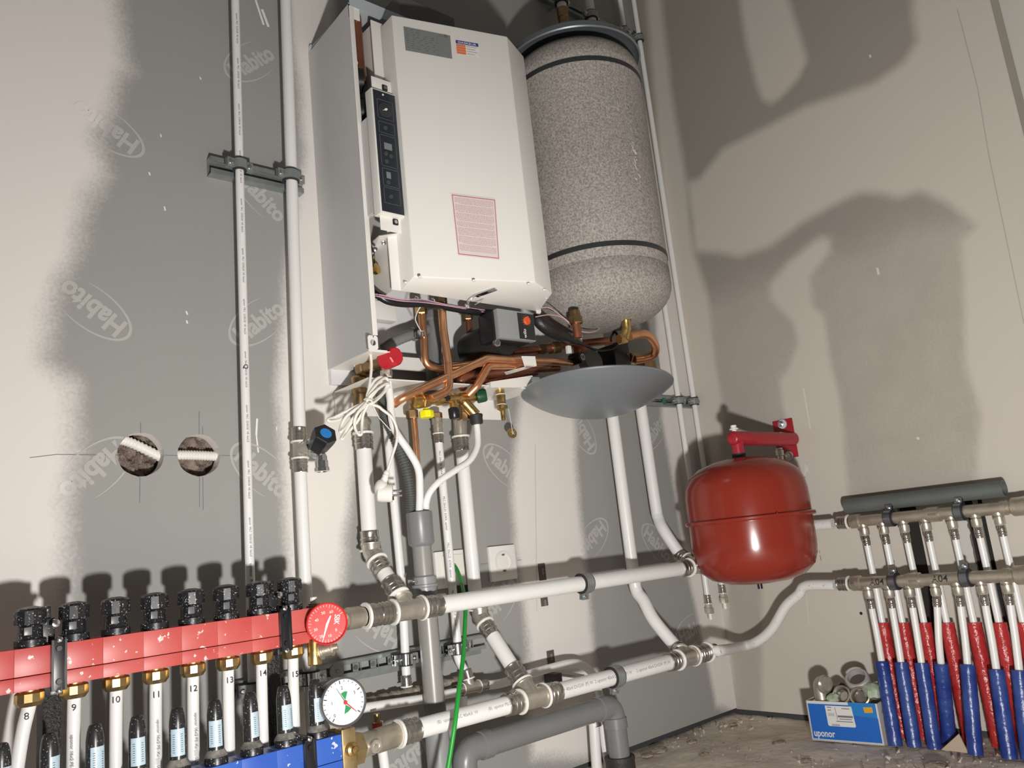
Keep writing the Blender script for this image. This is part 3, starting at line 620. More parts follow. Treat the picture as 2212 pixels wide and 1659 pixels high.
# lower main
m2 = thing('return_main', 'lower white printed main pipe running level from the blue manifold', 'pipe', (h2a.x,h2a.y,0.2))
tube_part(m2, 'pipe', [h2a, tc2-e2*0.036], R2, white_pipe, n=24); tube_part(m2, 'pipe', [tc2+e2*0.036, tr2-e2*0.03], R2, white_pipe, n=24)
val2 = h2a-e2*0.036; press(m2, val2, e2, R2, 0.036); press(m2, tc2-e2*0.030, -e2, R2, 0.036); press(m2, tc2+e2*0.030, e2, R2, 0.036); press(m2, tr2-e2*0.028, -e2, R2, 0.036)
dg2 = (el-tc2).normalized(); tee_body(m2, tc2, e2, -e2, R2, 0.030, 0.030, dg2, 0.036)
g = G()
for k, q in enumerate((0.30, 0.72)): pipe_text(g, '(B)  uponor MLC 40x4,0  W', h2a.lerp(tc2,q), e2, V(-0.3,-1,0.35), R2, 0.0056)
for k, q in enumerate((0.2, 0.45, 0.72)): pipe_text(g, '2 uponor 40x4 DVGW (P) W', tc2.lerp(tr2,q), e2, V(-0.3,-1,0.25), R2, 0.0068)
part('lettering', g, ink_grey, m2, smooth=False, kind='stuff')
ad = (B(kP(1170,1260),0.115)-tr2).normalized(); tee_body(m2, tr2, e2, -e2, R2, 0.026, 0.026, ad, 0.030)
clamp(m2, h2a.lerp(h2b, (B((1328,1466),DH2).x-h2a.x)/(h2b.x-h2a.x)), e2, R2, V(0,0.15,-1), ears=1, wd=0.022)
q = press(m2, tr2+e2*0.028, e2, R2, 0.030); q = press(m2, q+e2*0.026, -e2, R2, 0.026) ; q = tr2+e2*0.088
press(m2, q, e2, 0.0135, 0.026); st = q+e2*0.02
path = [st, B(kAB(1200,250),0.225), X(kAB(1450,205),-0.135), X(kAB(1640,140),-0.125), X((1668,1358),-0.118), X((1697,1310),-0.110), X((1725,1284),-0.104), X(kJ(180,1060),RML), X(kJ(450,1052),RML)]
mc2 = thing('connection_pipe', 'white pipe bending up along the right wall into the lower nickel manifold', 'pipe', path[-1]); tube_part(mc2, 'pipe', path, 0.0132, white_old, curve=True)
# pipes a and c below the tank
for nm, lab, p0, p1, bend_px, dv, tcx, dirv in (('branch_pipe', 'left of the two white drop pipes below the silver dish, bending to the lower main', (1311,806), (1367,1230), [((1375,1275),0.052), (kP(830,760),0.070), (kP(960,1000),0.10)], 0.05, tr2, ad),
                                        ('branch_pipe', 'right of the two white drop pipes below the silver dish, bending towards the vessel', (1373,803), (1416,1090), [(kO(1010,1330),0.055), (kO(1080,1480),0.075)], 0.05, tr1, cd_)):
    t = thing(nm, lab, 'pipe', B(p0,dv)); e = tcx+dirv*0.034
    tube_part(t, 'pipe', [B(p0,dv), B(p0,dv).lerp(B(p1,dv),0.5), B(p1,dv)]+[B(a,b) for a, b in bend_px]+[e+dirv*0.03, e], 0.0160, white_pipe, curve=True, n=24); press(t, e-dirv*0.002, dirv, 0.0160, 0.036)

# ================================================================ BOILER
def letters(g, M, parent, label=None):
    o = part('lettering', g, M, parent, label, smooth=False, kind='stuff'); return o
def plane_pt(p, a, n):
    r = ray(p); return CAM+r*((Vector(a)-CAM).dot(n)/r.dot(n))
def qmap(corners):                # corners TL, TR, BR, BL in 3D -> bilinear patch
    a, b, c, d = corners
    return lambda u, v: (a*(1-u)+b*u)*(1-v)+(d*(1-u)+c*u)*v
def decal(q, u0, v0, u1, v1, off=0.0006, th=0.0):
    c = [q(u0,v0), q(u1,v0), q(u1,v1), q(u0,v1)]; n = (c[1]-c[0]).cross(c[3]-c[0]).normalized()
    if n.dot(TOCAM(c[0])) < 0: n = -n
    return [k+n*off for k in c], n
def decal_g(g, q, u0, v0, u1, v1, off=0.0006):
    c, n = decal(q, u0, v0, u1, v1, off); g.add(c, [(0,1,2,3)]); return g
def slab(g, corners, n, th):
    c = [Vector(k) for k in corners]; return g.prism(c, Vector(n)*th)

def square_ring(g, c, hx, hz_, r, th, n=24):
    o = len(g.v)
    for yy in (0.0, -th):
        for k in range(n):
            a = 2*math.pi*k/n; ca, sa = math.cos(a), math.sin(a); s = min(hx/abs(ca) if abs(ca) > 1e-6 else 9, hz_/abs(sa) if abs(sa) > 1e-6 else 9); g.v.append(c+V(ca*s,yy,sa*s))
        for k in range(n): a = 2*math.pi*k/n; g.v.append(c+V(math.cos(a)*r,yy,math.sin(a)*r))
    for k in range(n):
        k2 = (k+1) % n; A, B_ = o, o+2*n
        g.f += [(A+k,A+k2,A+n+k2,A+n+k), (B_+k,B_+k2,B_+n+k2,B_+n+k), (A+k,A+k2,B_+k2,B_+k), (A+n+k,A+n+k2,B_+n+k2,B_+n+k)]
boiler = thing('boiler', 'white wall-hung boiler with its front cover off, copper pipes below', 'boiler', (-1.0,-0.1,0.93))
SX, SD = -1.252, 0.186
# left casing side with folded front lip and rounded lower corner
g = G()
ZB, ZTOP = 0.945, 1.697
prof = [V(SX,0,ZB-0.003), V(SX,0,ZTOP-0.004), V(SX,-SD,ZTOP+0.008)]
cr = 0.020
for k in range(7):
    q = math.radians(0+k*15); prof.append(V(SX, -SD+cr-cr*math.cos(q), ZB+cr-cr*math.sin(q)))
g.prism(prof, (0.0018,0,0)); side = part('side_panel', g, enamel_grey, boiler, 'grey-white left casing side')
g = G(); g.box((SX+0.0055,-SD,(ZB+ZTOP)/2+0.014), (0.011,0.002,ZTOP-ZB-0.022), bev=0.0006); g.box((SX+0.0075,-SD+0.007,(ZB+ZTOP)/2+0.014), (0.0015,0.014,ZTOP-ZB-0.022))
part('front_lip', g, enamel, side)
g = G(); g.box((SX+0.024,-0.085,ZB-0.002), (0.048,0.172,0.002)); part('bottom_flange', g, enamel, side)
q = B(kB(612,1178),SD); tabc = V(q.x, -SD+0.002, q.z)
g = G(); square_ring(g, tabc, 0.011, 0.014, 0.0065, 0.002); g.box(tabc+V(0.010,-0.001,-0.0165),(0.042,0.002,0.005)); part('lifting_eye', g, enamel, side)
g = G(); g.box((SX+0.013,-SD+0.001,1.690), (0.026,0.002,0.034)); g.box((SX+0.008,-SD+0.003,1.57),(0.012,0.002,0.006)); part('corner_tab', g, enamel, side)
# back plate, top plate
g = G(); g.box((-0.815,-0.006,1.31), (0.872,0.010,0.80)); part('back_plate', g, mat('boiler_back_paint', (0.70,0.70,0.70), 0.4), boiler)
g = G(); x0, x1 = SX+0.002, -0.80; zt = 1.702
g.box(((x0+x1)/2,-0.10,zt), (x1-x0,0.175,0.003)); g.box(((x0+x1)/2,-0.187,zt+0.012), (x1-x0,0.002,0.028)); part('top_plate', g, mat('boiler_top_paint', (0.42,0.46,0.49), 0.5), boiler)
g = G(); g.box((-1.02,-0.09,zt+0.055), (0.16,0.14,0.10)); part('flue_box', g, mat('dark_grey_sheet', (0.10,0.10,0.10), 0.5), boiler)
# inside, left gap: red-brown manifold pipe, black rings, wires
g = G(); GX_ = -1.228; a, c = X(kA(470,120),GX_), X(kA(462,700),GX_); g.tube(fillet([V(GX_+0.012,a.y+0.03,a.z+0.012), a, V(GX_,a.y,c.z)], 0.02), 0.0125, 16); part('copper_riser', g, copper_dark, boiler)
for kp, dd, col in ((kA(478,640),0,brass_old), (kA(490,880),0,dark_hole)):
    c = X(kp,-1.232); g = G(); g.lathe(c+V(0.0,0,0), V(1,-0.35,0), [(0,0.015),(0.0,0.026),(0.012,0.026),(0.012,0.015),(0,0.015)], 24, cap=False); o = part('rubber_ring', g, black_pl, boiler); g = G(); g.lathe(c+V(0.001,0,0), V(1,-0.35,0), [(0,0.014),(0.009,0.012)], 16); part('ring_core', g, col, o)
# inner burner housing wall
FLX = B((846,32),0.255).x+0.012; xs_ = B(kA(630,600),0.205).x
g = G(); zt2, zb2 = B(kA(615,180),0.205).z, B(kB(700,745),0.205).z
g.box((xs_+0.006,-0.12,(zt2+zb2)/2), (0.0025,0.17,zt2-zb2)); hs = part('burner_chamber_side', g, enamel, boiler)
g = G(); xr = FLX
g.box(((xs_+xr)/2-0.001,-0.207,(zt2+zb2)/2), (xr-xs_+0.004,0.003,zt2-zb2+0.004), bev=0.0008); part('chamber_flange', g, enamel, boiler)
# front cover: deeper towards the right, chamfered
FLt, FLb, FRt, FRb = B((846,32),0.255), B((890,598),0.255), B((1096,86),0.33), B((1156,609),0.33)
FLb = V(FLt.x,FLt.y,FLb.z); FRb = V(FRt.x,FRt.y,(FRb.z+FLb.z)/2); FRt.z = FLt.z; FLb.z = FRb.z
RRt, RRb = V(-0.855,-0.297,FLt.z-0.004), V(-0.855,-0.297,FLb.z-0.004)
bz = B((950,647),0.21).z+0.006
BLt, BLb = V(FLt.x,-0.208,FLt.z-0.002), V(FLt.x-0.002,-0.208,bz); BRt, BRb = V(-0.815,-0.208,FLt.z-0.004), V(-0.815,-0.208,bz)
g = G(); g.add([FLt,FLb,FRb,FRt,RRt,RRb,BLt,BLb,BRt,BRb], [(0,1,2,3),(3,2,5,4),(0,6,7,1),(4,5,9,8),(1,7,9,5,2),(0,3,4,8,6),(6,8,9,7)])
bm = bmesh.new(); vs = [bm.verts.new(q) for q in g.v]; [bm.faces.new([vs[i] for i in f]) for f in g.f]; bmesh.ops.recalc_face_normals(bm, faces=list(bm.faces)); bmesh.ops.bevel(bm, geom=list(bm.edges), offset=0.0022, segments=2, affect='EDGES', profile=0.5)
bm.verts.index_update(); g2 = G(); g2.v = [q.co.copy() for q in bm.verts]; g2.f = [tuple(q.index for q in f.verts) for f in bm.faces]; bm.free()
cover = part('burner_cover', g2, enamel, boiler, 'large white burner cover')
g = G(); 
for kp in (kB(985,660), kB(1415,688), kB(1850,715), kB(1975,762), kB(1990,825), kB(870,705)):
    zz_ = (FLb.z+bz)/2; c = Z(kp, FLb.z-0.006); g = G(); g.lathe(c, V(0,0.1,-1), [(-0.002,0.0035),(0.0015,0.003),(0.002,0)], 10); part('rivet', g, enamel, cover)
FN = (FLb-FLt).cross(FRt-FLt).normalized()
def fp(p): return plane_pt(p, FLt, FN)
# rating plate
q = qmap([fp(kA(852,210)), fp(kA(1225,285)), fp(kA(1241,470)), fp(kA(870,402))]); g = G(); decal_g(g, q, 0,0,1,1); pl = part('rating_plate', g, mat('silver_foil', (0.30,0.32,0.31), 0.45, 0.5), cover, 'grey rating plate', smooth=False)
g = G(); rr = random.Random(3)
for k in range(9):
    v = 0.08+k*0.095; u = 0.04
    while u < (0.66 if k > 1 else 0.3):
        w_ = 0.02+0.06*rr.random(); decal_g(g, q, u, v, min(u+w_,0.68), v+0.028, 0.0009); u += w_+0.03+0.08*rr.random()
decal_g(g, q, 0.70,0.10,0.705,0.85,0.0009); decal_g(g, q, 0.70,0.10,0.93,0.112,0.0009); decal_g(g, q, 0.86,0.0,0.93,0.11,0.0009); decal_g(g, q, 0.66,0.88,0.67,0.97,0.0009); decal_g(g, q, 0.70,0.88,0.71,0.97,0.0009)
letters(g, mat('plate_print', (0.13,0.135,0.13), 0.5), pl)
# blue-orange-white quality sticker
q = qmap([fp(kA(1268,320)), fp(kA(1447,350)), fp(kA(1456,460)), fp(kA(1277,430))]); g = G(); decal_g(g, q, 0,0,1,1); st = part('quality_sticker', g, mat('sticker_white', (0.70,0.68,0.66), 0.4), cover, 'small blue, orange and white sticker', smooth=False)
g = G(); decal_g(g, q, 0,0,1,0.24,0.0009); part('header', g, mat('sticker_blue', (0.035,0.04,0.22), 0.4), st, smooth=False)
g = G()
for k in range(4): g = G(); decal_g(g, q, 0.01,0.27+k*0.178,0.42,0.43+k*0.178,0.0009); part('orange_cell', g, mat('sticker_orange', (0.75,0.16,0.035), 0.4), st, smooth=False)
c0, c1, c2 = q(0.08,0.13), q(0.95,0.13), q(0.08,0.0); g = G(); flat_text(g, 'GASKEUR', q(0.5,0.125)+FN*(-0.0012 if FN.dot(TOCAM(c0)) < 0 else 0.0012), c1-c0, c2-c0, 0.0045, 0.02, width=(c1-c0).length*0.95); letters(g, MATS['sticker_white'], st)
g = G()
for k in range(4): decal_g(g, q, 0.46,0.33+k*0.175,0.46+(0.45,0.38,0.48,0.35)[k],0.365+k*0.175,0.0010); decal_g(g, q, 0.05,0.345+k*0.178,0.34,0.365+k*0.178,0.0010)
letters(g, mat('sticker_grey_print', (0.30,0.28,0.28), 0.5), st)
# warning label with red frame
q = qmap([fp((974,417)), fp((1070,429)), fp((1079,562)), fp((989,552))]); g = G(); decal_g(g, q, 0,0,1,1); wl = part('warning_label', g, mat('label_white', (0.72,0.66,0.65), 0.45), cover, 'white warning sheet with red frame and red text', smooth=False)
g = G(); rr = random.Random(9)
for a in ((0.015,0.025,0.985,0.037),(0.015,0.968,0.985,0.98),(0.015,0.025,0.03,0.98),(0.97,0.025,0.985,0.98)): decal_g(g, q, *a, 0.0009)
letters(g, mat('label_red', (0.55,0.10,0.11), 0.5), wl)
g = G(); v = 0.065
blocks_ = [5,6,6,4,6,6,5]
for bk in blocks_:
    for k in range(bk):
        m_ = 0.04+0.10*rr.random() if k == bk-1 else 0.035+0.02*rr.random(); u = m_+0.02
        while u < 0.97-m_:
            w_ = 0.02+0.05*rr.random(); decal_g(g, q, u, v, min(u+w_,0.96-m_*0.6), v+0.0085, 0.0009); u += w_+0.012
        v += 0.0205
    v += 0.013
letters(g, mat('label_pink_print', (0.62,0.33,0.33), 0.5), wl)
# spring latch under the cover
a, b = Z(kB(1420,800), FLb.z-0.010), Z(kB(1580,742), FLb.z-0.004); u = (b-a).normalized(); 
g = G(); g.box((a+b)/2+V(0,-0.004,-0.004), ((b-a).length,0.016,0.003), (u, u.cross(V(0,0,1)).normalized()*-1, V(0,0,1)), bev=0.0008); lt = part('spring_latch', g, chrome, cover, 'bright spring latch')
g = G(); w0 = Z(kB(1430,800), FLb.z-0.014); w1 = Z(kB(1370,872), FLb.z-0.030); w2 = Z(kB(1490,830), FLb.z-0.014); w3 = Z(kB(1420,880), FLb.z-0.030); g.tube(spline([w0, (w0+w1)/2+V(-0.003,0,0), w1]), 0.0012, 8); lo = part('latch_wire', g, chrome, lt)
g = G(); g.tube(spline([w2, (w2+w3)/2+V(0.003,0,0), w3]), 0.0012, 8); part('latch_wire', g, chrome, lt)
g = G(); c = B(kB(1928,915),0.215); g.prism([c+V(-0.008,0,0.02), c+V(0.008,0,0.02), c+V(0.008,0,-0.006), c+V(0.004,0,-0.010), c+V(-0.006,0,-0.010)], (0,0.002,0)); part('cover_tab', g, enamel, cover)
# control panel
DP = 0.240; TL, TR, BR_, BL_ = B((803,190),DP), B((854,209),DP), B((879,467),DP), B((824,457),DP)
xl, xr_ = (TL.x+BL_.x)/2, (TR.x+BR_.x)/2; zt_, zb_ = (TL.z+TR.z)/2, (BL_.z+BR_.z)/2; wP = xr_-xl
cp = G(); cp.box(((xl+xr_)/2,-DP+0.012,(zt_+zb_)/2), (wP+0.004,0.024,zt_-zb_+0.006), bev=0.002); panel = part('control_panel', cp, enamel, boiler)
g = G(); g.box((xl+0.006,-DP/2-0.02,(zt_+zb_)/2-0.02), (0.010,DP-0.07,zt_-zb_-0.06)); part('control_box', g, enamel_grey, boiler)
g = G(); g.box(((xl+xr_)/2,-DP-0.0008,(zt_+zb_)/2), (wP-0.003,0.0016,zt_-zb_-0.002), bev=0.0004); face = part('panel_face', g, mat('panel_black', (0.022,0.026,0.034), 0.28), panel, 'black panel face')
pt = lambda u, v: V(xl+wP*u, -DP-0.0018, zt_-(zt_-zb_)*v)
pq = qmap([pt(0,0), pt(1,0), pt(1,1), pt(0,1)]); line_m = mat('panel_line', (0.10,0.115,0.13), 0.4)
def frame(g, u0, v0, u1, v1, w_=0.02):
    k = wP/(zt_-zb_)*w_
    for a in ((u0,v0,u1,v0+k),(u0,v1-k,u1,v1),(u0,v0,u0+w_,v1),(u1-w_,v0,u1,v1)): decal_g(g, pq, *a, 0.0002)
for (v0, v1) in ((0.075,0.235),(0.26,0.355),(0.37,0.63),(0.645,0.79),(0.80,0.93)): g = G(); frame(g, 0.14, v0, 0.80, v1); part('panel_outline', g, line_m, face, smooth=False)
g = G(); g.lathe(pt(0.46,0.155), (0,-1,0), [(0,0.0165),(0.002,0.0160),(0.003,0.013),(0.003,0)], 28); dl = part('pressure_dial', g, mat('dial_dark', (0.035,0.038,0.042), 0.2), panel)
g = G(); a = pt(0.46,0.155)+V(0,-0.0035,0); d_ = V(-0.8,0,-0.45).normalized(); s_ = V(d_.z,0,-d_.x); g.add([a-d_*0.003+s_*0.002, a+d_*0.010, a-d_*0.003-s_*0.002, a-d_*0.005], [(0,1,2,3)]); g.lathe(a+V(0,0.001,0), (0,-1,0), [(0,0.003),(0.0012,0.0025)], 12); part('dial_needle', g, white_pl, dl)
g = G(); decal_g(g, pq, 0.30,0.432,0.62,0.487,0.0004); part('display', g, mat('lcd', (0.20,0.22,0.22), 0.3), panel, smooth=False)
g = G(); decal_g(g, pq, 0.30,0.672,0.48,0.725,0.0004); part('display', g, MATS['lcd'], panel, smooth=False)
for (u, v) in ((0.36,0.522),(0.56,0.532),(0.36,0.585),(0.42,0.305),(0.36,0.755),(0.42,0.868)):
    g = G(); g.lathe(pt(u,v), (0,-1,0), [(0,0.0048),(0.0012,0.0042),(0.0012,0)], 16); part('button', g, mat('button_dark', (0.055,0.06,0.065), 0.4), panel)
g = G(); g.lathe(pt(0.42,0.028), (0,-1,0), [(0,0.0022),(0.0008,0.002)], 12); part('marker', g, white_pl, panel)
def bracket_plate(kp, w_, h_, d_, scr):
    c = B(kp, d_); g = G(); g.box(c, (w_,0.0022,h_), bev=0.0009); o = part('mounting_plate', g, enamel, boiler)
    s = B(scr, d_+0.001); g = G(); g.box(s+V(0,-0.0008,0), (0.0125,0.002,0.0125), bev=0.002); part('screw_recess', g, black_pl, o); g = G(); g.lathe(s+V(0,-0.001,0), (0,-1,0), [(0,0.0042),(0.002,0.0038)], 12); part('screw', g, chrome, o)
    return o
bracket_plate(kA(682,688), 0.050, 0.032, 0.230, kA(702,702))
o = bracket_plate(kB(762,225), 0.056, 0.040, 0.225, kB(788,222))
g = G(); c = B(kB(730,380),0.20); g.prism([B(kB(665,330),0.222), B(kB(862,300),0.222), B(kB(855,322),0.205), B(kB(600,470),0.12), B(kB(590,395),0.13)], (0,0.002,0.002)); part('bracket_wing', g, enamel, boiler)
for kp in (kB(697,385), kB(628,436)):
    s = B(kp,0.19); g = G(); g.lathe(s, (-0.4,-0.9,-0.3), [(0,0.005),(0.002,0.0046),(0.003,0.002)], 12); part('screw', g, chrome, boiler)
# brass fitting and wires in the lower left gap
g = G(); c = X(kB(583,600),-1.230); g.lathe(c+V(0.0,0.0,-0.004), V(0.4,-1,0.1), [(0,0.009),(0.012,0.009),(0.013,0.012),(0.02,0.012),(0.021,0.006)], 8); part('brass_plug', g, brass, boiler)
def wire(pts, r, M, name='wire', par=None, n=8): g = G(); g.tube(spline(pts, 6), r, n); return part(name, g, M, par or boiler)
yg = mat('earth_wire', (0.35,0.42,0.06), 0.5); pink = mat('pink_wire', (0.66,0.42,0.42), 0.5); violet = mat('violet_wire', (0.28,0.15,0.33), 0.5); clear = mat('clear_wire', (0.62,0.60,0.58), 0.3)
wire([X(kB(550,390),-1.235), X(kB(600,450),-1.225), X(kB(625,540),-1.222), X(kB(600,700),-1.225)], 0.0014, yg); wire([X(kB(550,480),-1.235), X(kB(590,400),-1.225), X(kB(622,500),-1.222), X(kB(620,620),-1.225)], 0.0014, black_pl); wire([X(kB(545,560),-1.235), X(kB(575,520),-1.228), X(kB(610,470),-1.225), X(kB(590,420),-1.23)], 0.004, black_pl)
wire([B(kC(290,10),0.15), B(kC(400,80),0.17), B(kC(540,165),0.178), B(kC(750,200),0.178), B(kC(1000,200),0.178), B(kC(1300,250),0.178), B(kC(1560,295),0.178), B(kC(1800,310),0.16)], 0.0078, black_pl, 'black_cable', n=10)
for k, M_ in enumerate((pink, violet, pink)):
    o_ = k*14; wire([B(kC(295,72+o_*0.6),0.16), B(kC(450,92+o_),0.188), B(kC(700,142+o_*0.9),0.190), B(kC(960,150+o_*1.2),0.190), B(kC(1280,215+o_*0.5),0.190), B(kC(1700,275+o_),0.180)], 0.0009, M_, 'cable')
for kp in (kC(410,90), kC(880,150), kC(1075,175), kC(1480,245)):
    c = B(kp,0.180); g = G(); g.ring(c-V(0.001,0,0), V(1,0,0), 0.0060, 0.0072, 0.0025, 14); part('cable_tie', g, black_pl if kp == kC(410,90) else clear, boiler)
wire([B(kC(1000,190),0.18), B(kC(920,250),0.17), B(kC(870,370),0.155), B(kC(895,450),0.15), B(kC(940,530),0.145)], 0.0012, clear, 'sensor_wire')
# ---- pipes below the casing
def cu(pts, r, bend=0.018, M=copper, n=16, par=None): g = G(); g.tube(fillet(pts, bend), r, n); return part('copper_pipe', g, M, par or boiler)
RC = 0.0084
cu([B(kC(945,320),0.10), B(kC(975,640),0.10), B(kC(985,930),0.10), B(kC(1150,985),0.10), B(kC(1540,905),0.105), B(kC(1660,850),0.105)], RC, 0.03)
c = B(kC(942,330),0.10); hex_part(boiler, 'brass_nut', c, V(0,0,1), 0.0135, 0.020, brass); hex_part(boiler, 'brass_nut', c+V(0,0,0.019), V(0,0,1), 0.0128, 0.010, brass_old)
c = B(kC(952,565),0.112); g = G(); g.ring(c-V(0,-0.01,0.005), V(0,0,1), RC, RC+0.0025, 0.012, 16); g.box(c+V(-0.002,0.002,0.004), (0.014,0.004,0.010)); part('sensor_clip', g, chrome, boiler)
cu([B(kC(1180,190),0.165), B(kC(1205,520),0.165), B(kC(1262,900),0.165), B(kC(1275,1235),0.165), B(kC(1060,1330),0.16)], 0.0090, 0.026)
hex_part(boiler, 'brass_nut', B(kC(1180,215),0.165), V(0,0,1), 0.0135, 0.022, brass_old)
cu([B(kC(1500,380),0.085), B(kC(1530,760),0.085), B(kC(1560,880),0.09), B(kC(1700,960),0.10)], RC, 0.02, copper_dark)
c = B(kC(1495,400),0.085); hex_part(boiler, 'brass_nut', c, V(0,0,1), 0.0130, 0.020, brass_old); hex_part(boiler, 'brass_nut', c+V(0,0,0.019), V(0,0,1), 0.0120, 0.010, brass); g = G(); g.lathe(c+V(0,0,0.029), (0,0,1), [(0,0.004),(0.012,0.003)], 10); part('nipple', g, white_pl, boiler)
# long bright diagonal and its bundle
cu([B(kC(615,1400),0.115), B(kC(700,1335),0.135), B(kC(1735,850),0.19), B(kC(2200,875),0.19), B(kD(520,705),0.17), B(kD(760,730),0.15)], 0.0088, 0.03)
cu([B(kC(1500,1290),0.15), B(kC(1600,1190),0.165), B(kC(1740,940),0.178), B(kC(2190,935),0.178)], 0.0088, 0.022)
cu([B(kC(1290,960),0.12), B(kC(1720,900),0.165), B(kC(2160,905),0.165), B(kD(560,740),0.145)], 0.0085, 0.02)
cu([B(kC(1450,1210),0.11), B(kC(1390,1130),0.115), B(kC(1480,1060),0.12), B(kC(1800,1020),0.13), B(kC(2050,990),0.135), B(kD(640,770),0.125)], 0.0105, 0.02, copper_dark)
g = G(); g.tube(spline([B(kC(1380,1180),0.09), B(kC(1500,1120),0.10), B(kC(1700,1130),0.105), B(kC(1880,1090),0.11), B(kD(420,800),0.11)]), [0.014]*33, 14); part('copper_header', g, copper_dark, boiler)
# white strap that holds the bundle
g = G(); a, b, c, d_ = B(kC(2080,840),0.215), B(kD(310,660),0.225), B(kD(440,755),0.215), B(kD(345,765),0.205)
g.prism([B(kD(300,660),0.215), B(kD(425,662),0.215), B(kD(440,755),0.215), B(kD(335,768),0.215)], (0,0.003,0)); g.prism([B(kD(335,768),0.213), B(kD(440,755),0.213), B(kD(150,840),0.14), B(kD(130,820),0.14)], (0,0.003,0.002)); part('pipe_strap', g, enamel, boiler)
# grey condensate trap and hose
g = G(); a = B(kC(1115,300),0.065); b = B(kC(1090,890),0.065); u = (b-a).normalized()
g.lathe(a, u, [(0,0.018),(0.002,0.022),(0.020,0.022),(0.022,0.018),(0.024,0.0165),((b-a).length,0.0160),((b-a).length+0.004,0.0185),((b-a).length+0.02,0.0185)], 24); trap = part('condensate_trap', g, pvc, boiler, 'grey condensate trap')
g = G(); g.tube(spline([B(kC(1010,500),0.065), B(kC(900,545),0.07), B(kC(760,590),0.075), B(kC(600,660),0.075), B(kC(490,740),0.07)], 8), [0.0125 if k % 2 else 0.0118 for k in range(33)], 16); part('trap_hose', g, pvc, trap)
g = G(); c = B(kC(870,560),0.068); u = (B(kC(760,590),0.075)-c).normalized(); g.lathe(c-u*0.008, u, [(0,0.0135),(0.001,0.0155),(0.014,0.0155),(0.016,0.013)], 20); part('hose_nut', g, pvc, trap)
g = G(); g.cyl(B(kC(1080,900),0.065), B(kC(1050,1330),0.06), 0.016, n=18); part('trap_outlet', g, pvc_green, trap)
# white inner shelf brackets
g = G(); g.box(B(kC(450,300),0.03), (0.07,0.03,0.045), bev=0.006); part('shelf_boss', g, enamel, boiler)
zb3 = B(kC(800,730),0.03).z; g = G(); g.box((-1.02,-0.03,zb3-0.03), (0.40,0.05,0.002)); g.box((-1.02,-0.055,zb3-0.045), (0.40,0.002,0.03)); part('lower_rail', g, enamel, boiler)
# lower connection tray
zt4 = B(kC(900,1180),0.08).z; g = G(); xa_, xb_ = B(kC(60,1250),0.06).x, B(kD(450,920),0.14).x
g.box(((xa_-0.0+xb_)/2,-0.072,zt4-0.006), (xb_-xa_,0.14,0.0025)); g.box(((xa_+xb_)/2,-0.004,zt4-0.03), (xb_-xa_,0.004,0.05)); part('connection_tray', g, enamel, boiler)
g = G(); g.prism([B(kD(0,905),0.15), B(kD(395,845),0.15), B(kD(460,920),0.15), B(kD(300,960),0.15), B(kD(0,960),0.15)], (0,0.10,0)); part('tray_wing', g, enamel, boiler)
# ---- pump
HD = 0.235; TLp, TRp, BRp, BLp = B(kB(1605,890),HD), B(kB(1895,962),HD), B(kB(1910,1192),HD), B(kB(1612,1115),HD)
xl2, xr2 = (TLp.x+BLp.x)/2, (TRp.x+BRp.x)/2; zt5, zb5 = (TLp.z+TRp.z)/2, (BLp.z+BRp.z)/2; wq, hq = xr2-xl2, zt5-zb5; cx5, cz5 = (xl2+xr2)/2, (zt5+zb5)/2
g = G(); g.lathe(V(cx5-0.006,-0.07,cz5-0.022), (0,-1,0), [(0,0.030),(0.01,0.045),(0.09,0.045),(0.10,0.040),(0.125,0.036)], 28); pump = part('pump_body', g, mat('pump_casting', (0.014,0.015,0.014), 0.38), boiler, 'black pump body')
g = G(); g.box((cx5-0.006,-HD+0.038,cz5-0.002), (wq*0.98,0.05,hq*1.02), bev=0.005); part('pump_terminal_box', g, black_pl, pump)
g = G(); g.box((cx5,-HD+0.008,cz5), (wq,0.016,hq), bev=0.003); head = part('pump_head', g, mat('pump_grey', (0.26,0.27,0.27), 0.4), pump, 'grey pump head with red knob')
g = G(); g.box((cx5+wq*0.255,-HD-0.0006,cz5-0.001), (wq*0.44,0.0014,hq*0.90), bev=0.0003); part('pump_label', g, mat('pump_label_black', (0.02,0.02,0.02), 0.35), head)
kc = V(cx5+wq*0.26,-HD-0.001,cz5+hq*0.18); g = G(); g.lathe(kc, (0,-1,0), [(0,0.0098),(0.004,0.0092),(0.005,0.008),(0.005,0)], 24); g.box(kc+V(0,-0.006,0.001), (0.003,0.003,0.016)); part('pump_knob', g, mat('knob_orange', (0.62,0.10,0.03), 0.4), head, 'orange-red knob')
g = G(); flat_text(g, 'wilo', V(cx5+wq*0.18,-HD-0.0018,cz5-hq*0.27), V(0,0,1), V(-1,0,0), 0.0085, 0.015, width=0.021); letters(g, white_pl, head)
for k_ in range(11):
    q_ = math.radians(-140+k_*28); a_ = kc+V(math.sin(q_)*0.0125,-0.0008,math.cos(q_)*0.0125)
    g = G() if k_ == 0 else g; g.box(a_, (0.0012,0.0004,0.0012))
letters(g, ink_grey, head)
c = B(kB(1590,1185),0.215); g = G(); g.lathe(c, V(-0.2,-1,-0.1), [(0,0.009),(0.006,0.0085),(0.007,0.006),(0.009,0.006)], 8); part('vent_screw', g, chrome, pump)
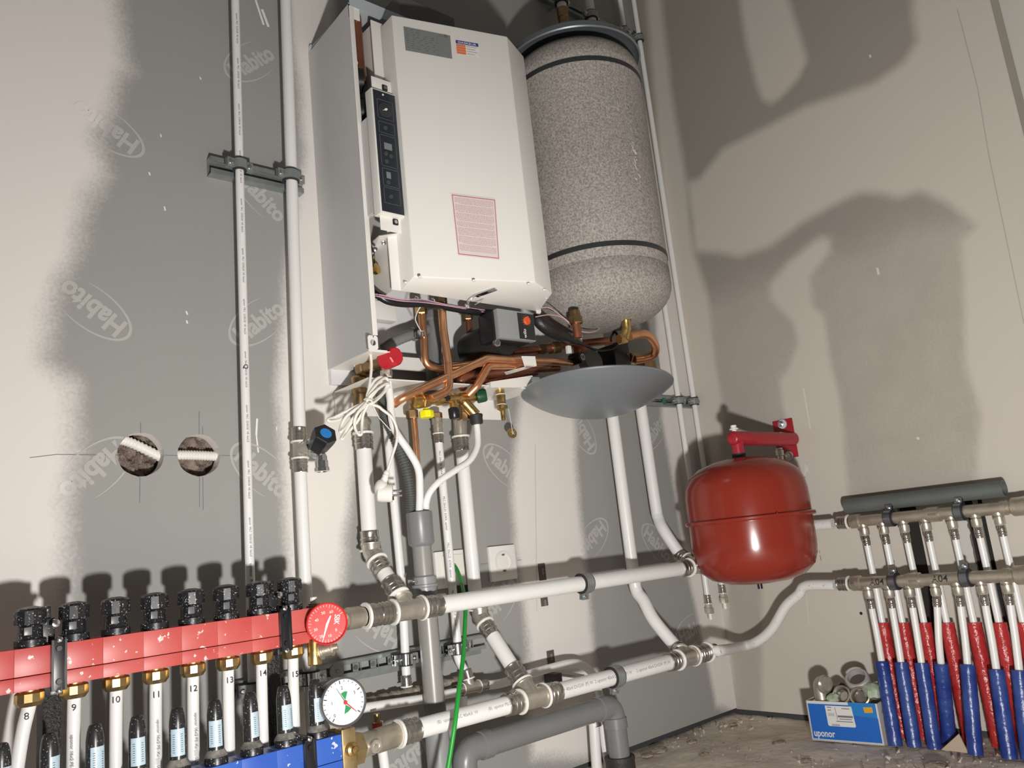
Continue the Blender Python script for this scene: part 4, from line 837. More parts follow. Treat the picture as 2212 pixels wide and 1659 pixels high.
# black cable sleeve from pump to the tank
g = G(); g.tube(spline([B(kD(405,270),0.19), B(kD(480,345),0.20), B(kD(600,430),0.20), B(kD(760,500),0.19), B(kD(890,550),0.18)], 6), [0.006,0.008,0.010,0.012,0.0135,0.0145,0.015,0.0155,0.0158,0.016,0.016,0.016,0.0155,0.015,0.0145,0.014,0.013,0.012,0.0105,0.009,0.0075,0.006,0.005,0.0045,0.0042], 14); part('cable_sleeve', g, mat('sleeve_black', (0.018,0.017,0.017), 0.45, bump=(60,0.5)), boiler)
wire([B(kD(890,550),0.18), B(kD(1000,600),0.18), B(kD(1130,600),0.18), B(kD(1200,560),0.18), B(kD(1210,470),0.175), B(kD(1185,430),0.17), B(kD(1155,470),0.17), B(kD(1150,520),0.165)], 0.0032, black_pl, 'black_cable')
wire([B(kD(450,200),0.22), B(kD(560,200),0.22), B(kD(680,280),0.21), B(kD(760,350),0.205), B(kD(780,400),0.20), B(kD(900,430),0.20), B(kD(1010,420),0.19), B(kD(1060,350),0.18)], 0.0012, pink, 'sensor_wire')
wire([B(kD(430,285),0.21), B(kD(560,265),0.21), B(kD(680,290),0.205), B(kD(770,370),0.2), B(kD(800,410),0.2), B(kD(930,435),0.195), B(kD(990,420),0.19)], 0.0012, pink, 'sensor_wire')
# pipework under the tank
cu([B(kD(200,620),0.10), B(kD(440,600),0.10), B(kD(700,560),0.10), B(kD(1150,510),0.10)], 0.0105, 0.02, copper_dark)
g = G(); u = (B(kD(700,570),0.10)-B(kD(500,600),0.10)).normalized(); hexnut(g, B(kD(570,590),0.10), u, 0.017, 0.03); hexnut(g, B(kD(440,605),0.10), u, 0.014, 0.025); part('union_nut', g, brass_old, boiler, smooth=False)
# flow meter / second pump behind the dish
c = B(kD(890,690),0.17); g = G(); g.lathe(c+V(-0.012,0.03,0.004), V(0.1,-1,0), [(0,0.015),(0.03,0.015),(0.034,0.013)], 20); fm = part('vent_cap', g, black_pl, boiler); g = G(); g.lathe(c+V(0.0,-0.0045,0.004)+V(-0.008,0,0), V(0.1,-1,0), [(0,0.0085),(0.001,0.0085),(0.001,0.006),(0.0,0.006)], 18, cap=False); g.box(c+V(-0.008,-0.005,0.004), (0.002,0.001,0.012)); part('vent_mark', g, white_pl, fm)
c = B(kD(985,715),0.15); g = G(); g.lathe(c+V(0,0.02,0), V(-0.1,-1,0.1), [(0,0.032),(0.02,0.032),(0.024,0.028),(0.024,0)], 28); part('pump_disc', g, mat('disc_grey', (0.18,0.18,0.18), 0.4), boiler)
c = B(kD(1180,680),0.14); g = G(); g.box(c, (0.062,0.06,0.060), bev=0.006); g.box(c+V(0.02,-0.01,0.032), (0.030,0.03,0.02), bev=0.003); vb = part('valve_motor', g, black_pl, boiler); g = G(); g.lathe(c+V(0.018,-0.0305,0.004), (0,-1,0), [(0,0.003),(0.001,0.0028)], 10); part('screw', g, chrome, vb)
g = G(); c = B(kD(870,620),0.13); g.box(c, (0.03,0.03,0.04), bev=0.005); part('copper_joint', g, copper_dark, boiler); g = G(); c = B(kD(850,490),0.15); g.lathe(c, (0,0,1), [(-0.012,0.006),(0.012,0.006)], 12); g.lathe(c+V(0,0,0.002),(0,0,1),[(0,0.0078),(0.005,0.0078)],12); part('white_clip', g, white_pl, boiler)
c = B(kD(745,600),0.18); g = G(); g.box(c, (0.012,0.010,0.020), bev=0.002); part('white_plug', g, white_pl, boiler)

# ================================================================ HOT-WATER TANK
TA = V(-0.58,-0.20,0); TR_ = 0.1745
tank = thing('storage_tank', 'grey speckled hot-water cylinder with two black bands', 'tank', (TA.x,TA.y,1.05))
foam = mat('grey_foam_shell', (0.42,0.39,0.36), 0.7, var=(210,0.95,(0.215,0.195,0.175)), bump=(260,0.25), speck=(330,0.635,(0.10,0.09,0.08)))
def dome(z0, h, sgn, n=9): return [(z0+sgn*h*math.sin(k/n*math.pi/2)**1.0, TR_*max(0.0,math.cos(k/n*math.pi/2))**0.72) for k in range(n+1)]
bot = dome(1.135,0.085,-1)[::-1]; top = dome(1.715,0.085,1)
prof = bot[:-1]+[(1.135,TR_),(1.172,TR_),(1.174,TR_-0.0012),(1.176,TR_),(1.45,TR_),(1.70,TR_),(1.703,TR_+0.0015),(1.715,TR_)]+top[1:]
prof = [(a, max(b,0.0001)) for a, b in prof]
g = G(); g.lathe(TA, (0,0,1), prof, 64); part('shell', g, foam, tank)
for zc in (1.204, 1.686):
    g = G(); g.lathe(TA+V(0,0,zc-0.006), (0,0,1), [(0,TR_),(0,TR_+0.0014),(0.012,TR_+0.0014),(0.012,TR_)], 64, cap=False); part('band', g, mat('band_black', (0.03,0.032,0.034), 0.4), tank)
g = G(); dc = V(-0.757,-0.654,0); s_ = V(0.654,-0.757,0)
def tsurf(a, z): d2 = dc*math.cos(a)+s_*math.sin(a); return TA+d2*(TR_+0.0008)+V(0,0,z)
for pl_ in ([(0.42,1.632),(0.42,1.575),(0.47,1.560),(0.62,1.552)], [(0.42,1.632),(0.60,1.622)]):
    g.tube([tsurf(a,z) for a, z in pl_], 0.0014, 6)
part('embossed_label', g, foam, tank)
g = G(); rr = random.Random(2)
for k in range(14): a0, z0 = 0.72+0.08*rr.random(), 1.37+0.10*rr.random(); g.tube([tsurf(a0,z0), tsurf(a0+0.05*rr.random(),z0-0.012*rr.random())], 0.0012, 5)
o = part('embossed_marks', g, mat('foam_light', (0.50,0.47,0.44), 0.8), tank); o['kind'] = 'stuff'
# outlets
for kp, dd, lab in ((kD(815,330),0.245,0), (kD(1290,300),0.255,1)):
    c = B(kp, dd); t = V(c.x,c.y,c.z); hex_part(tank, 'union_nut', t-V(0,0,0.006), V(0,0,1), 0.0165, 0.020, brass_old if not lab else brass); g = G(); g.cyl(t+V(0,0,0.012), t+V(0,0,0.026), 0.012, n=16); part('outlet_neck', g, brass_old, tank)
    if lab:
        g = G(); e0 = B(kD(1300,400),0.250); e1_ = B(kD(1275,500),0.245); g.tube([t, e0, e1_], 0.0115, 14); hexnut(g, B(kD(1225,500),0.24), V(0.95,-0.1,0.15), 0.014, 0.022); part('brass_elbow', g, brass, tank, smooth=True)
        g = G(); g.tube(spline([B(kD(1320,470),0.245), B(kD(1430,448),0.24), B(kD(1510,470),0.235), B(kD(1570,560),0.22), B(kD(1560,640),0.20), B(kD(1480,680),0.18), B(kD(1380,695),0.165)], 8), 0.0112, 16); part('copper_bend', g, copper, tank, 'copper swan-neck bend')
        g = G(); hexnut(g, B(kD(1400,690),0.155), V(-1,0.1,0.05), 0.0155, 0.03); part('bend_nut', g, brass_old, tank, smooth=False); g = G(); g.box(B(kD(1490,760),0.12), (0.05,0.03,0.03), bev=0.003); part('check_valve', g, brass_old, tank)
    else:
        g = G(); g.tube([t, t-V(0,0,0.04)], 0.010, 14); part('outlet_pipe', g, copper_dark, tank)
g = G(); c = B(kD(1050,320),0.20); g.box(c, (0.012,0.010,0.022), bev=0.002); part('sensor_plug', g, white_pl, tank)
g = G(); g.box(B(kD(1580,740),0.03)+V(0,0,0), (0.03,0.004,0.055)); part('wall_bracket', g, zinc, tank)
# upper end cap of the tank, lifted
silver = mat('silver_grey_paint', (0.27,0.30,0.325), 0.36, 0.55, var=(6,0.3,(0.22,0.245,0.265)))
g = G(); R = 0.182; zc = 1.768
pr = [(zc,R),(zc+0.003,R+0.002)]+[(zc+0.004+0.055*math.sin(k/8*math.pi/2), (R+0.001)*math.cos(k/8*math.pi/2)**0.8+0.0001) for k in range(9)]
pin = [(a-0.003 if i else a, max(b-0.002,0.00005)) for i, (a, b) in enumerate(pr)]
g.lathe(TA, (0,0,1), pr, 64, cap=False); g.lathe(TA, (0,0,1), pin, 64, cap=False); part('end_cap', g, silver, tank, 'blue-grey end cap above the top')
# lower end cap hanging as a dish
n_ = V(0.079,0.040,1).normalized(); dc0 = V(-0.654,-0.210,0.884); R = 0.182; g = G()
pr = [(0.003,R-0.005),(0.0045,R-0.002),(0.002,R+0.0006),(-0.001,R)]+[(-0.002-0.062*(1-(1-k/12)**2.2), R*(1-k/12)+0.0001) for k in range(1,13)]
pin = [(0.003,R-0.005)]+[(0.002-0.060*(1-(1-k/12)**2.2), (R-0.005)*(1-k/12)+0.0001) for k in range(1,13)]
g.lathe(dc0, n_, pr, 72, cap=False); g.lathe(dc0, n_, pin, 72, cap=False); dish = part('dish_bowl', g, silver); 
dish.name = 'tank_dish'; dish.data.name = 'tank_dish'; tag(dish, 'silver-grey dish-shaped end cap hanging below the hot-water cylinder', 'cap')
g = G()
for kp in (kD(440,870), kD(1545,800)):
    c = B(kp,0.30 if kp[0] < 1200 else 0.16); g = G(); g.box(c+V(0,0.004,-0.002), (0.022,0.004,0.010), bev=0.001); part('rim_clip', g, silver, dish)

# ================================================================ VALVES, HOSES AND WASTE BELOW THE BOILER
FW = V(0,-1,0)
# safety valve with red knob
c = B(kC(250,985),0.065); sv = thing('safety_valve', 'brass safety valve with a red knob, below the left casing side', 'valve', c)
k0 = B(kC(500,880),0.132); ax = (k0-c).normalized(); Ls = (k0-c).length
g = G(); g.lathe(c-ax*0.012, ax, [(0,0.012),(0.004,0.0165),(0.020,0.0165),(0.022,0.013),(0.034,0.012),(0.036,0.0155),(0.046,0.0155),(0.048,0.012),(Ls+0.012,0.012)], 20); vb = part('valve_body', g, brass_old, sv)
g = G(); g.lathe(k0, ax, [(0,0.0175),(0.002,0.0205),(0.030,0.0200),(0.036,0.0190),(0.038,0.0165),(0.038,0)], 10, ref=V(0,0,1)); part('red_knob', g, mat('red_knob', (0.50,0.015,0.025), 0.38), sv, 'red knob', smooth=False)
o0, o1 = B(kC(515,930),0.118), B(kC(535,1075),0.118); g = G(); g.tube([o0,o1], 0.0105, 16); g.lathe(o0+V(0,0,-0.012), (0,0,-1), [(0,0.0125),(0.006,0.013),(0.012,0.0125)], 6); part('outlet', g, nickel, sv)
g = G(); b0, b1_ = B(kC(200,1130),0.055), B(kC(215,1420),0.05)
g.lathe(b0+V(0,0,0.012), (b1_-b0), [(0,0.013),(0.004,0.0165),(0.016,0.0165),(0.018,0.014),(0.024,0.0165),(0.036,0.0165),(0.038,0.0135),(0.05,0.0150),(0.062,0.0150),(0.064,0.012),((b1_-b0).length+0.012,0.012)], 18); part('union', g, brass_old, sv)
# overflow hoses into the waste cup
h = thing('overflow_hose', 'white overflow tube from the red-knobbed valve down into the grey waste cup', 'hose', B(kE(1300,1020),0.12))
tube_part(h, 'hose', [B(kC(545,1150),0.118), B(kC(570,1330),0.118), B(kE(1040,120),0.118), B(kE(1075,290),0.12), B(kE(1200,480),0.125), B(kE(1290,650),0.125), B(kE(1305,850),0.12), B(kE(1300,1060),0.115)], 0.0078, white_pipe, curve=True)
g = G(); g.lathe(B(kC(540,1075),0.118), (0,0,-1), [(0,0.009),(0.002,0.0088),(0.018,0.0075)], 14); g.box(B(kC(570,1150),0.127), (0.003,0.003,0.022)); part('hose_clip', g, white_pl, h)
h = thing('overflow_hose', 'white printed overflow tube curving from the black nozzle into the grey waste cup', 'hose', B(kE(1370,1020),0.12))
tube_part(h, 'hose', [B(kE(1825,215),0.135), B(kE(1835,330),0.135), B(kE(1830,450),0.14), B(kE(1760,575),0.145), B(kE(1620,670),0.145), B(kE(1490,760),0.14), B(kE(1400,860),0.13), B(kE(1365,960),0.12), B(kE(1362,1070),0.11)], 0.0072, white_pipe, curve=True)
a, b = B(kE(1760,575),0.145), B(kE(1490,760),0.14); g = G(); pipe_text(g, '3/8 ---- W', a.lerp(b,0.4), a-b, TOCAM(a), 0.0072, 0.0055); letters(g, ink, h)
# corrugated hose
h = [B(kC(440,1240),0.085), B(kC(480,1400),0.085), B(kE(985,170),0.085), B(kE(1060,330),0.09), B(kE(1140,520),0.095), B(kE(1195,720),0.1), B(kE(1220,900),0.1), B(kE(1225,1060),0.1)]
q = spline(h, 30); g = G(); g.tube(q, [0.0106 if (i//2) % 2 else 0.0091 for i in range(len(q))], 14); o = part('corrugated_hose', g, rubber_grey); tag(o, 'dark grey corrugated drain hose running into the waste cup', 'hose')
# waste stack
DW = 0.105; wc0, wc1 = B(kE(1302,1045),DW), B(kE(1318,1345),DW); wx = (wc0.x+wc1.x)/2; wy = -DW
st = thing('waste_stack', 'grey vertical waste pipe with a wide open cup on top', 'pipe', (wx,wy,0))
g = G(); zc0, zc1 = wc0.z, wc1.z; R = 0.0268
g.lathe((wx,wy,0), (0,0,1), [(zc1-0.004,0.020),(zc1,R-0.002),(zc1+0.003,R),(zc0-0.001,R),(zc0,R-0.001),(zc0,R-0.0035),(zc1+0.01,R-0.0035),(zc1+0.008,0.01)], 36, cap=False); part('cup', g, pvc_mid, st, 'lighter grey cup')
zq = B(kQ(860,900),DW).z; zq1 = B(kQ(860,680),DW).z
g = G(); g.cyl((wx,wy,zc1), (wx,wy,zq), 0.0195, n=32); part('pipe', g, pvc_warm, st)
g = G(); g.lathe((wx,wy,0), (0,0,1), [(zq-0.002,0.0195),(zq,0.0232),(zq+0.012,0.0236),(zq+0.014,0.0265),(zq+0.018,0.0265),(zq+0.019,0.0240),(zq1-0.003,0.0240),(zq1,0.020)], 32, cap=False); so = part('socket_collar', g, pvc_light, st)
g = G(); c = V(wx-0.026,wy-0.006,zq+0.026); g.cyl(c+V(0.004,0,0), c+V(-0.016,0,0.002), 0.0035, n=10); g.box(c+V(-0.004,0,0), (0.004,0.012,0.014)); part('clamp_screw', g, chrome, so)
zr = B(kR(970,905),DW).z; g = G(); g.cyl((wx,wy,zq+0.002), (wx,wy,zr), 0.0205, n=32); part('pipe', g, pvc_warm, st)
g = G(); 
for zz_ in (zc1-0.03, zq-0.06, zq-0.12): pipe_text(g, 'DYKA  40x3,0  KOMO', (wx,wy,zz_), V(0,0,-1), V(0.55,-0.8,0), 0.0206 if zz_ < zq else 0.0196, 0.0042)
letters(g, mat('grey_ink', (0.10,0.10,0.10), 0.6), st)
g = G(); g.cyl((wx,wy,zr+0.004), (wx,wy,zr-0.05), 0.0215, n=32); part('pipe', g, pvc_green, st); g = G(); g.lathe((wx,wy,0), (0,0,1), [(0.0,0.0235),(0.10,0.0235),(zr-0.05,0.0235),(zr-0.048,0.021)], 32, cap=False); part('pipe', g, pvc_light, st)
# lower horizontal waste with two bends
DZ = 0.105; l0, l1 = B(kR(1480,1420),DZ), B(kS(1010,930),DZ); zh = (l0.z+l1.z)/2; xl_ = B(kR(1345,1560),DZ).x; xr_2 = B(kS(1175,1250),DZ).x; RW = 0.0245
wst = thing('waste_pipe', 'grey waste pipe lying level under the lower main, bending down at both ends', 'pipe', ((xl_+xr_2)/2,-DZ,0))
g = G(); g.tube(fillet([V(xl_,-DZ,0), V(xl_,-DZ,zh), V(xr_2,-DZ,zh), V(xr_2,-DZ,0.0)], 0.030, 10), RW, 28); part('pipe', g, pvc, wst)
for (cc, dd) in ((V(xl_+0.055,-DZ,zh),V(1,0,0)), (V(xl_,-DZ,zh-0.05),V(0,0,-1)), (V(xr_2-0.042,-DZ,zh),V(-1,0,0)), (V(xr_2,-DZ,zh-0.04),V(0,0,-1))):
    g = G(); g.lathe(cc, dd, [(-0.014,RW),(-0.012,RW+0.003),(0.010,RW+0.003),(0.011,RW)], 28, cap=False); part('bend_socket', g, pvc, wst)
zk = B(kS(1195,1510),DZ).z; g = G(); g.lathe((xr_2,-DZ,0), (0,0,1), [(0,0.034),(zk-0.012,0.034),(zk-0.004,0.0355),(zk,0.034),(zk,0.026)], 28, cap=False); part('rubber_collar', g, mat('tar_rubber', (0.03,0.027,0.026), 0.6, bump=(90,0.6)), wst, 'black rubber collar at the floor')
# two short feeds beside it
for kt, kb_, r_, dd, lab in ((kS(915,1120), kS(935,1640), 0.0125, 0.06, 'short white feed pipe rising from the floor in front, beside the level grey waste pipe'), (kS(1000,1060), kS(1025,1370), 0.0085, 0.035, 'thin white feed pipe standing close to the wall behind the level grey waste pipe')):
    a, b = B(kt,dd), B(kb_,dd); t = thing('feed_pipe', lab, 'pipe', (b.x,b.y,0)); tube_part(t, 'pipe', [V(b.x+0.002,b.y,0), b, a+V(0,0,0.05)], r_, white_pipe)
    if r_ > 0.01: press(t, a+V(0,0,0.02), V(0,0,-1), r_, 0.022)
# low thin pipes behind the mains
W = thing('return_feed', 'thin white level pipe behind the lower main, with a nickel tee', 'pipe', B(kR(840,830),0.10))
wa, wb_, wcn = B(kR(-130,985),0.07), B(kR(840,835),0.07), B(kR(1290,745),0.07); tw = B(kR(1420,700),0.07); ew = (wcn-wb_).normalized()
tube_part(W, 'pipe', [wa, wb_, wcn], 0.0092, white_pipe); tee_body(W, tw, ew, -ew, 0.0095, 0.022, 0.022, V(-0.1,0.3,1), 0.028); press(W, tw-ew*0.020, -ew, 0.0095, 0.018); press(W, tw+ew*0.020, ew, 0.0095, 0.020)
tube_part(W, 'pipe', [tw+ew*0.03, B(kS(-200,640),0.068), B(kS(100,540),0.066), B(kS(420,450),0.064), B(kS(620,405),0.06), B(kS(760,425),0.055), B(kS(900,560),0.045), B(kS(1000,900),0.035)], 0.0095, white_pipe, curve=True)
tube_part(W, 'pipe', [B(kR(1330,800),0.068), B(kR(1335,1000),0.068)], 0.0085, white_pipe)
g = G(); a, b = B(kR(180,880),0.035), B(kR(1290,610),0.035); u = (b-a).normalized(); L = (b-a).length
pr = []; tt = 0.0; rr = random.Random(4)
while tt < L: pr += [(tt,0.008),(tt+0.001,0.0105),(tt+0.016,0.0105),(tt+0.017,0.008)]; tt += 0.026+0.012*rr.random()
g.lathe(a, u, pr, 16); o = part('fitting_row', g, mat('dusty_fittings', (0.23,0.19,0.14), 0.6, 0.4, var=(70,0.9,(0.40,0.36,0.31)), bump=(200,0.5))); tag(o, 'row of dusty brass pipe couplings low on the wall behind the waste stack', 'fitting')
t = thing('drain_valve', 'small vertical valve with a red ring, behind the pressure gauge', 'valve', B(kR(300,1190),0.12)); a = B(kR(297,1010),0.12)
g = G(); g.lathe(a, (0,0,-1), [(0,0.006),(0.014,0.006),(0.016,0.0085),(0.045,0.0085)], 14); part('body', g, brass_old, t); g = G(); g.ring(B(kR(300,1115),0.12), (0,0,-1), 0.0085, 0.0095, 0.012, 16); part('red_ring', g, mat('red_ring', (0.35,0.02,0.03), 0.4), t)
a, b = B(kR(340,1450),0.10), B(kR(395,1659),0.10); t = thing('feed_pipe', 'short white pipe going down to the floor under the lower ball valve', 'pipe', (b.x,b.y,0)); tube_part(t, 'pipe', [a+V(0,0,0.05), b, V(b.x+0.004,b.y,0)], 0.0092, white_pipe)
# wall support bracket behind the mains
t = thing('support_bracket', 'dark angle bracket on the wall behind the lower main', 'bracket', B(kS(420,600),0.02)); g = G(); g.box(B(kS(415,600),0.03), (0.020,0.04,0.030)); part('foot', g, mat('bracket_dark', (0.05,0.048,0.045), 0.5), t); g = G(); a, b = B(kS(440,530),0.03), B(kS(800,585),0.03); g.box((a+b)/2, ((b-a).length,0.006,0.006), ((b-a).normalized(), V(0,1,0), V(0,0,1))); part('arm', g, zinc, t)
# copper gas pipe
t = thing('gas_pipe', 'copper gas pipe with a brass nut hanging below the boiler, behind the tubes', 'pipe', B(kE(1300,800),0.055)); tube_part(t, 'pipe', [B(kE(1238,60),0.055), B(kE(1262,330),0.055), B(kE(1310,1000),0.055)], 0.0075, copper)
hex_part(t, 'nut', B(kE(1238,190),0.055), V(0,0,1), 0.0135, 0.020, brass_old)
# filling group
DV = 0.135; v0, v1 = B(kC(830,1375),DV), B(kC(1580,1310),DV); ux = (v1-v0).normalized(); LV = (v1-v0).length
fg = thing('filling_group', 'brass filling valve group with yellow, black and green caps', 'valve', (v0+v1)/2)
g = G(); g.lathe(v0, ux, [(0,0.010),(0.003,0.0145),(0.020,0.0150),(0.024,0.0120),(0.044,0.0120),(0.046,0.0095),(0.062,0.0095),(0.064,0.0125),(0.074,0.0125),(0.076,0.0100),(LV*0.70,0.0100),(LV*0.72,0.0140),(LV*0.95,0.0140),(LV,0.011)], 18); part('valve_body', g, brass, fg)
g = G(); hexnut(g, v0+ux*0.024, ux, 0.0155, 0.016); part('hex_collar', g, brass, fg, smooth=False)
yc = B(kC(995,1450),DV+0.004); g = G(); g.lathe(yc, (0,0,-1), [(0,0.006),(0.004,0.0065),(0.005,0.0145),(0.007,0.0155),(0.018,0.0155),(0.020,0.014),(0.020,0)], 8); part('yellow_cap', g, mat('yellow_plastic', (0.86,0.80,0.01), 0.35), fg, 'bright yellow cap', smooth=False)
gc = B(kC(1600,1310),DV+0.004); dg_ = V(0.80,-0.55,0.1).normalized(); g = G(); g.lathe(gc, dg_, [(0,0.0135),(0.002,0.0155),(0.018,0.0150),(0.022,0.013),(0.022,0)], 20); part('green_cap', g, mat('green_plastic', (0.008,0.065,0.03), 0.4), fg, 'dark green cap')
bc_ = B(kC(1325,1440),DV); g = G(); g.cyl(bc_+V(0,0,0.03), bc_, 0.0085, n=16); part('port', g, brass, fg); g = G(); g.lathe(bc_+V(0,0,-0.002), (0,0,-1), [(0,0.0115),(0.003,0.0125),(0.020,0.0115),(0.023,0.009),(0.023,0)], 18); part('black_cap', g, black_pl, fg)
g = G(); g.lathe(B(kC(1245,1330),DV+0.008), FW, [(0,0.0065),(0.006,0.006),(0.006,0)], 14); part('black_plug', g, black_pl, fg)
n0, n1 = B(kC(1450,1370),DV+0.002), B(kC(1590,1525),DV+0.006); g = G(); g.cyl(n0, n1, 0.0108, 0.0118, n=18); part('nozzle', g, brass, fg)
g = G(); q0 = B(kC(1590,1520),DV+0.006); g.lathe(q0, V(0.05,0,-1), [(0,0.0135),(0.002,0.0152),(0.005,0.0150),(0.008,0.0140),(0.018,0.0138),(0.022,0.0125)], 20); part('black_collar', g, rubber, fg)
g = G(); a = B(kC(1440,1500),DV-0.02); g.lathe(a+V(0,0,0.03), (0,0,-1), [(0,0.011),(0.03,0.011),(0.031,0.0145),(0.046,0.0145),(0.047,0.012)], 8); part('lower_union', g, brass_old, fg)
# gas cock and brass tag
DG = 0.125; a = B(kC(1875,1200),DG); zz = lambda v: (B(kC(1880,v),DG).z-a.z)*-1
gv = thing('gas_cock', 'small brass gas cock hanging upright beside the silver dish', 'valve', B(kC(1895,1590),DG))
g = G(); g.lathe(a, (0,0,-1), [(0,0.0105),(zz(1285),0.0105),(zz(1288),0.009)], 20); part('inlet', g, brass, gv)
g = G(); g.lathe(a+V(0.001,0,0), (0,0,-1), [(zz(1290),0.0108),(zz(1310),0.0108),(zz(1330),0.0100),(zz(1390),0.0100),(zz(1400),0.0105)], 8); g.lathe(B(kC(1915,1345),DG+0.006), V(0.5,-1,0), [(0,0.0055),(0.005,0.0050),(0.005,0)], 14); part('body', g, brass, gv)
for v in (1282,1402): g = G(); g.ring(a-V(0,0,zz(v)), (0,0,-1), 0.0095, 0.0114, 0.0016, 18); part('gasket', g, white_pl, gv)
g = G(); g.lathe(a+V(0.002,0,0), (0,0,-1), [(zz(1412),0.0100),(zz(1420),0.0124),(zz(1455),0.0124),(zz(1470),0.0085),(zz(1480),0.0058),(zz(1585),0.0052),(zz(1592),0.004)], 18); part('outlet', g, brass, gv)
c = B(kD(203,1397),0.06); tg = thing('brass_tag', 'round brass tag hanging on a white string near the dish', 'tag', c); g = G(); g.lathe(c, V(-0.25,-1,0.1), [(0,0.0125),(0.0012,0.0125),(0.0012,0)], 28); part('disc', g, brass, tg)
g = G(); g.tube([B(kD(170,1165),0.115), B(kD(188,1260),0.09), B(kD(203,1350),0.066), c+V(-0.001,-0.003,0.003)], 0.0007, 6); part('string', g, white_pl, tg); g = G(); g.tube([c+V(-0.004,-0.0028,0.003), c+V(0.005,-0.0028,-0.003)], 0.0006, 6); g.tube([c+V(0.004,-0.0028,0.004), c+V(-0.003,-0.0028,-0.004)], 0.0006, 6); part('knot', g, white_pl, tg)

# power cord bunched up with its plug
cordm = mat('white_cord', (0.80,0.77,0.71), 0.4); pc = thing('power_cord', 'white power cord tied in a bunch with a two-pin plug hanging', 'cord', B(kE(990,860),0.13)); RCd = 0.0029
def cord(pts): g = G(); g.tube(spline(pts, 7), RCd, 10); return part('cord', g, cordm, pc)
tie = B(kC(275,1385),0.15)
def L_(v, d=0.15): return [B(kE(*p),d+0.004*math.sin(i*1.7)) for i, p in enumerate(v)]
cord([B(kC(335,800),0.14), B(kC(345,960),0.145), B(kC(320,1180),0.15), B(kC(290,1320),0.15), tie])
cord(L_([(800,45),(720,75),(620,125),(520,175),(465,190),(475,212),(560,200),(650,150),(740,95),(815,50)],0.15))
cord(L_([(800,40),(700,110),(620,180),(580,260),(572,310),(600,290),(660,220),(730,140),(810,60)],0.156))
cord(L_([(805,45),(740,110),(690,200),(620,310),(585,365),(600,370),(660,300),(720,230),(770,150),(820,55)],0.150))
cord(L_([(810,45),(745,120),(708,200),(712,280),(745,335),(770,325),(772,260),(785,150),(830,55)],0.160))
cord([tie, B(kC(330,1260),0.155), B(kC(430,1140),0.155), B(kC(510,1085),0.15), B(kC(540,1130),0.15), B(kC(500,1240),0.15), B(kC(400,1340),0.155), tie+V(0.004,0,-0.002)])
cord([tie, B(kC(340,1290),0.16), B(kC(460,1190),0.16), B(kC(535,1150),0.155), B(kC(545,1190),0.15), B(kC(450,1310),0.155), B(kC(350,1390),0.16), tie])
cord([tie, B(kC(310,1240),0.15), B(kC(390,1110),0.15), B(kC(470,1080),0.147), B(kC(430,1200),0.15), B(kC(330,1330),0.15), tie])
cord([tie, B(kC(420,1425),0.15), B(kE(960,105),0.15), B(kE(1050,180),0.15), B(kE(1095,290),0.15), B(kE(1092,400),0.15), B(kE(1055,520),0.148), B(kE(1010,660),0.145), B(kE(985,730),0.142)])
g = G(); u = (B(kC(400,1180),0.15)-tie).normalized(); g.ring(tie+V(0.004,-0.004,0.002)-u*0.001, u, 0.0085, 0.0100, 0.003, 16); part('cable_tie', g, cordm, pc); g = G(); g.tube([tie+V(0.01,-0.008,-0.003), B(kE(930,180),0.15), B(kE(1040,300),0.145)], 0.0008, 6); part('tie_tail', g, white_pl, pc)
p0, p1 = B(kE(1005,670),0.145), B(kE(965,800),0.140); g = G(); g.lathe(p0, (p1-p0), [(0,0.0045),(0.004,0.006),(0.006,0.0052),(0.010,0.0066),(0.012,0.0058),(0.017,0.0072),(0.019,0.0066),((p1-p0).length,0.0085)], 12); part('strain_relief', g, cordm, pc)
pb = B(kE(985,872),0.140); pd = V(0.80,-0.55,-0.10).normalized(); pu = V(0.15,0.0,1).normalized(); g = G(); g.lathe(pb-pd*0.016, pd, [(0,0.0120),(0.003,0.0165),(0.012,0.0178),(0.030,0.0178),(0.031,0.0165),(0.031,0)], 18); g.sphere(pb+V(-0.006,0.001,0.008), 0.017, 14, (0.85,0.8,1.15)); plug = part('plug', g, cordm, pc, 'angled white plug')
s_ = pd.cross(V(0,0,1)).normalized()
for q in (-1,1): g = G(); b0 = pb+pd*0.014+V(0,0,0.004)*q+s_*0.006*q; g.cyl(b0, b0+pd*0.019, 0.0022, n=10, ch=0.0006); part('pin', g, chrome, plug)
g = G(); g.box(pb+pd*0.0152+V(0,0,-0.010), (0.003,0.005,0.007), (pd, s_, V(0,0,1))); part('earth_contact', g, dark_hole, plug)

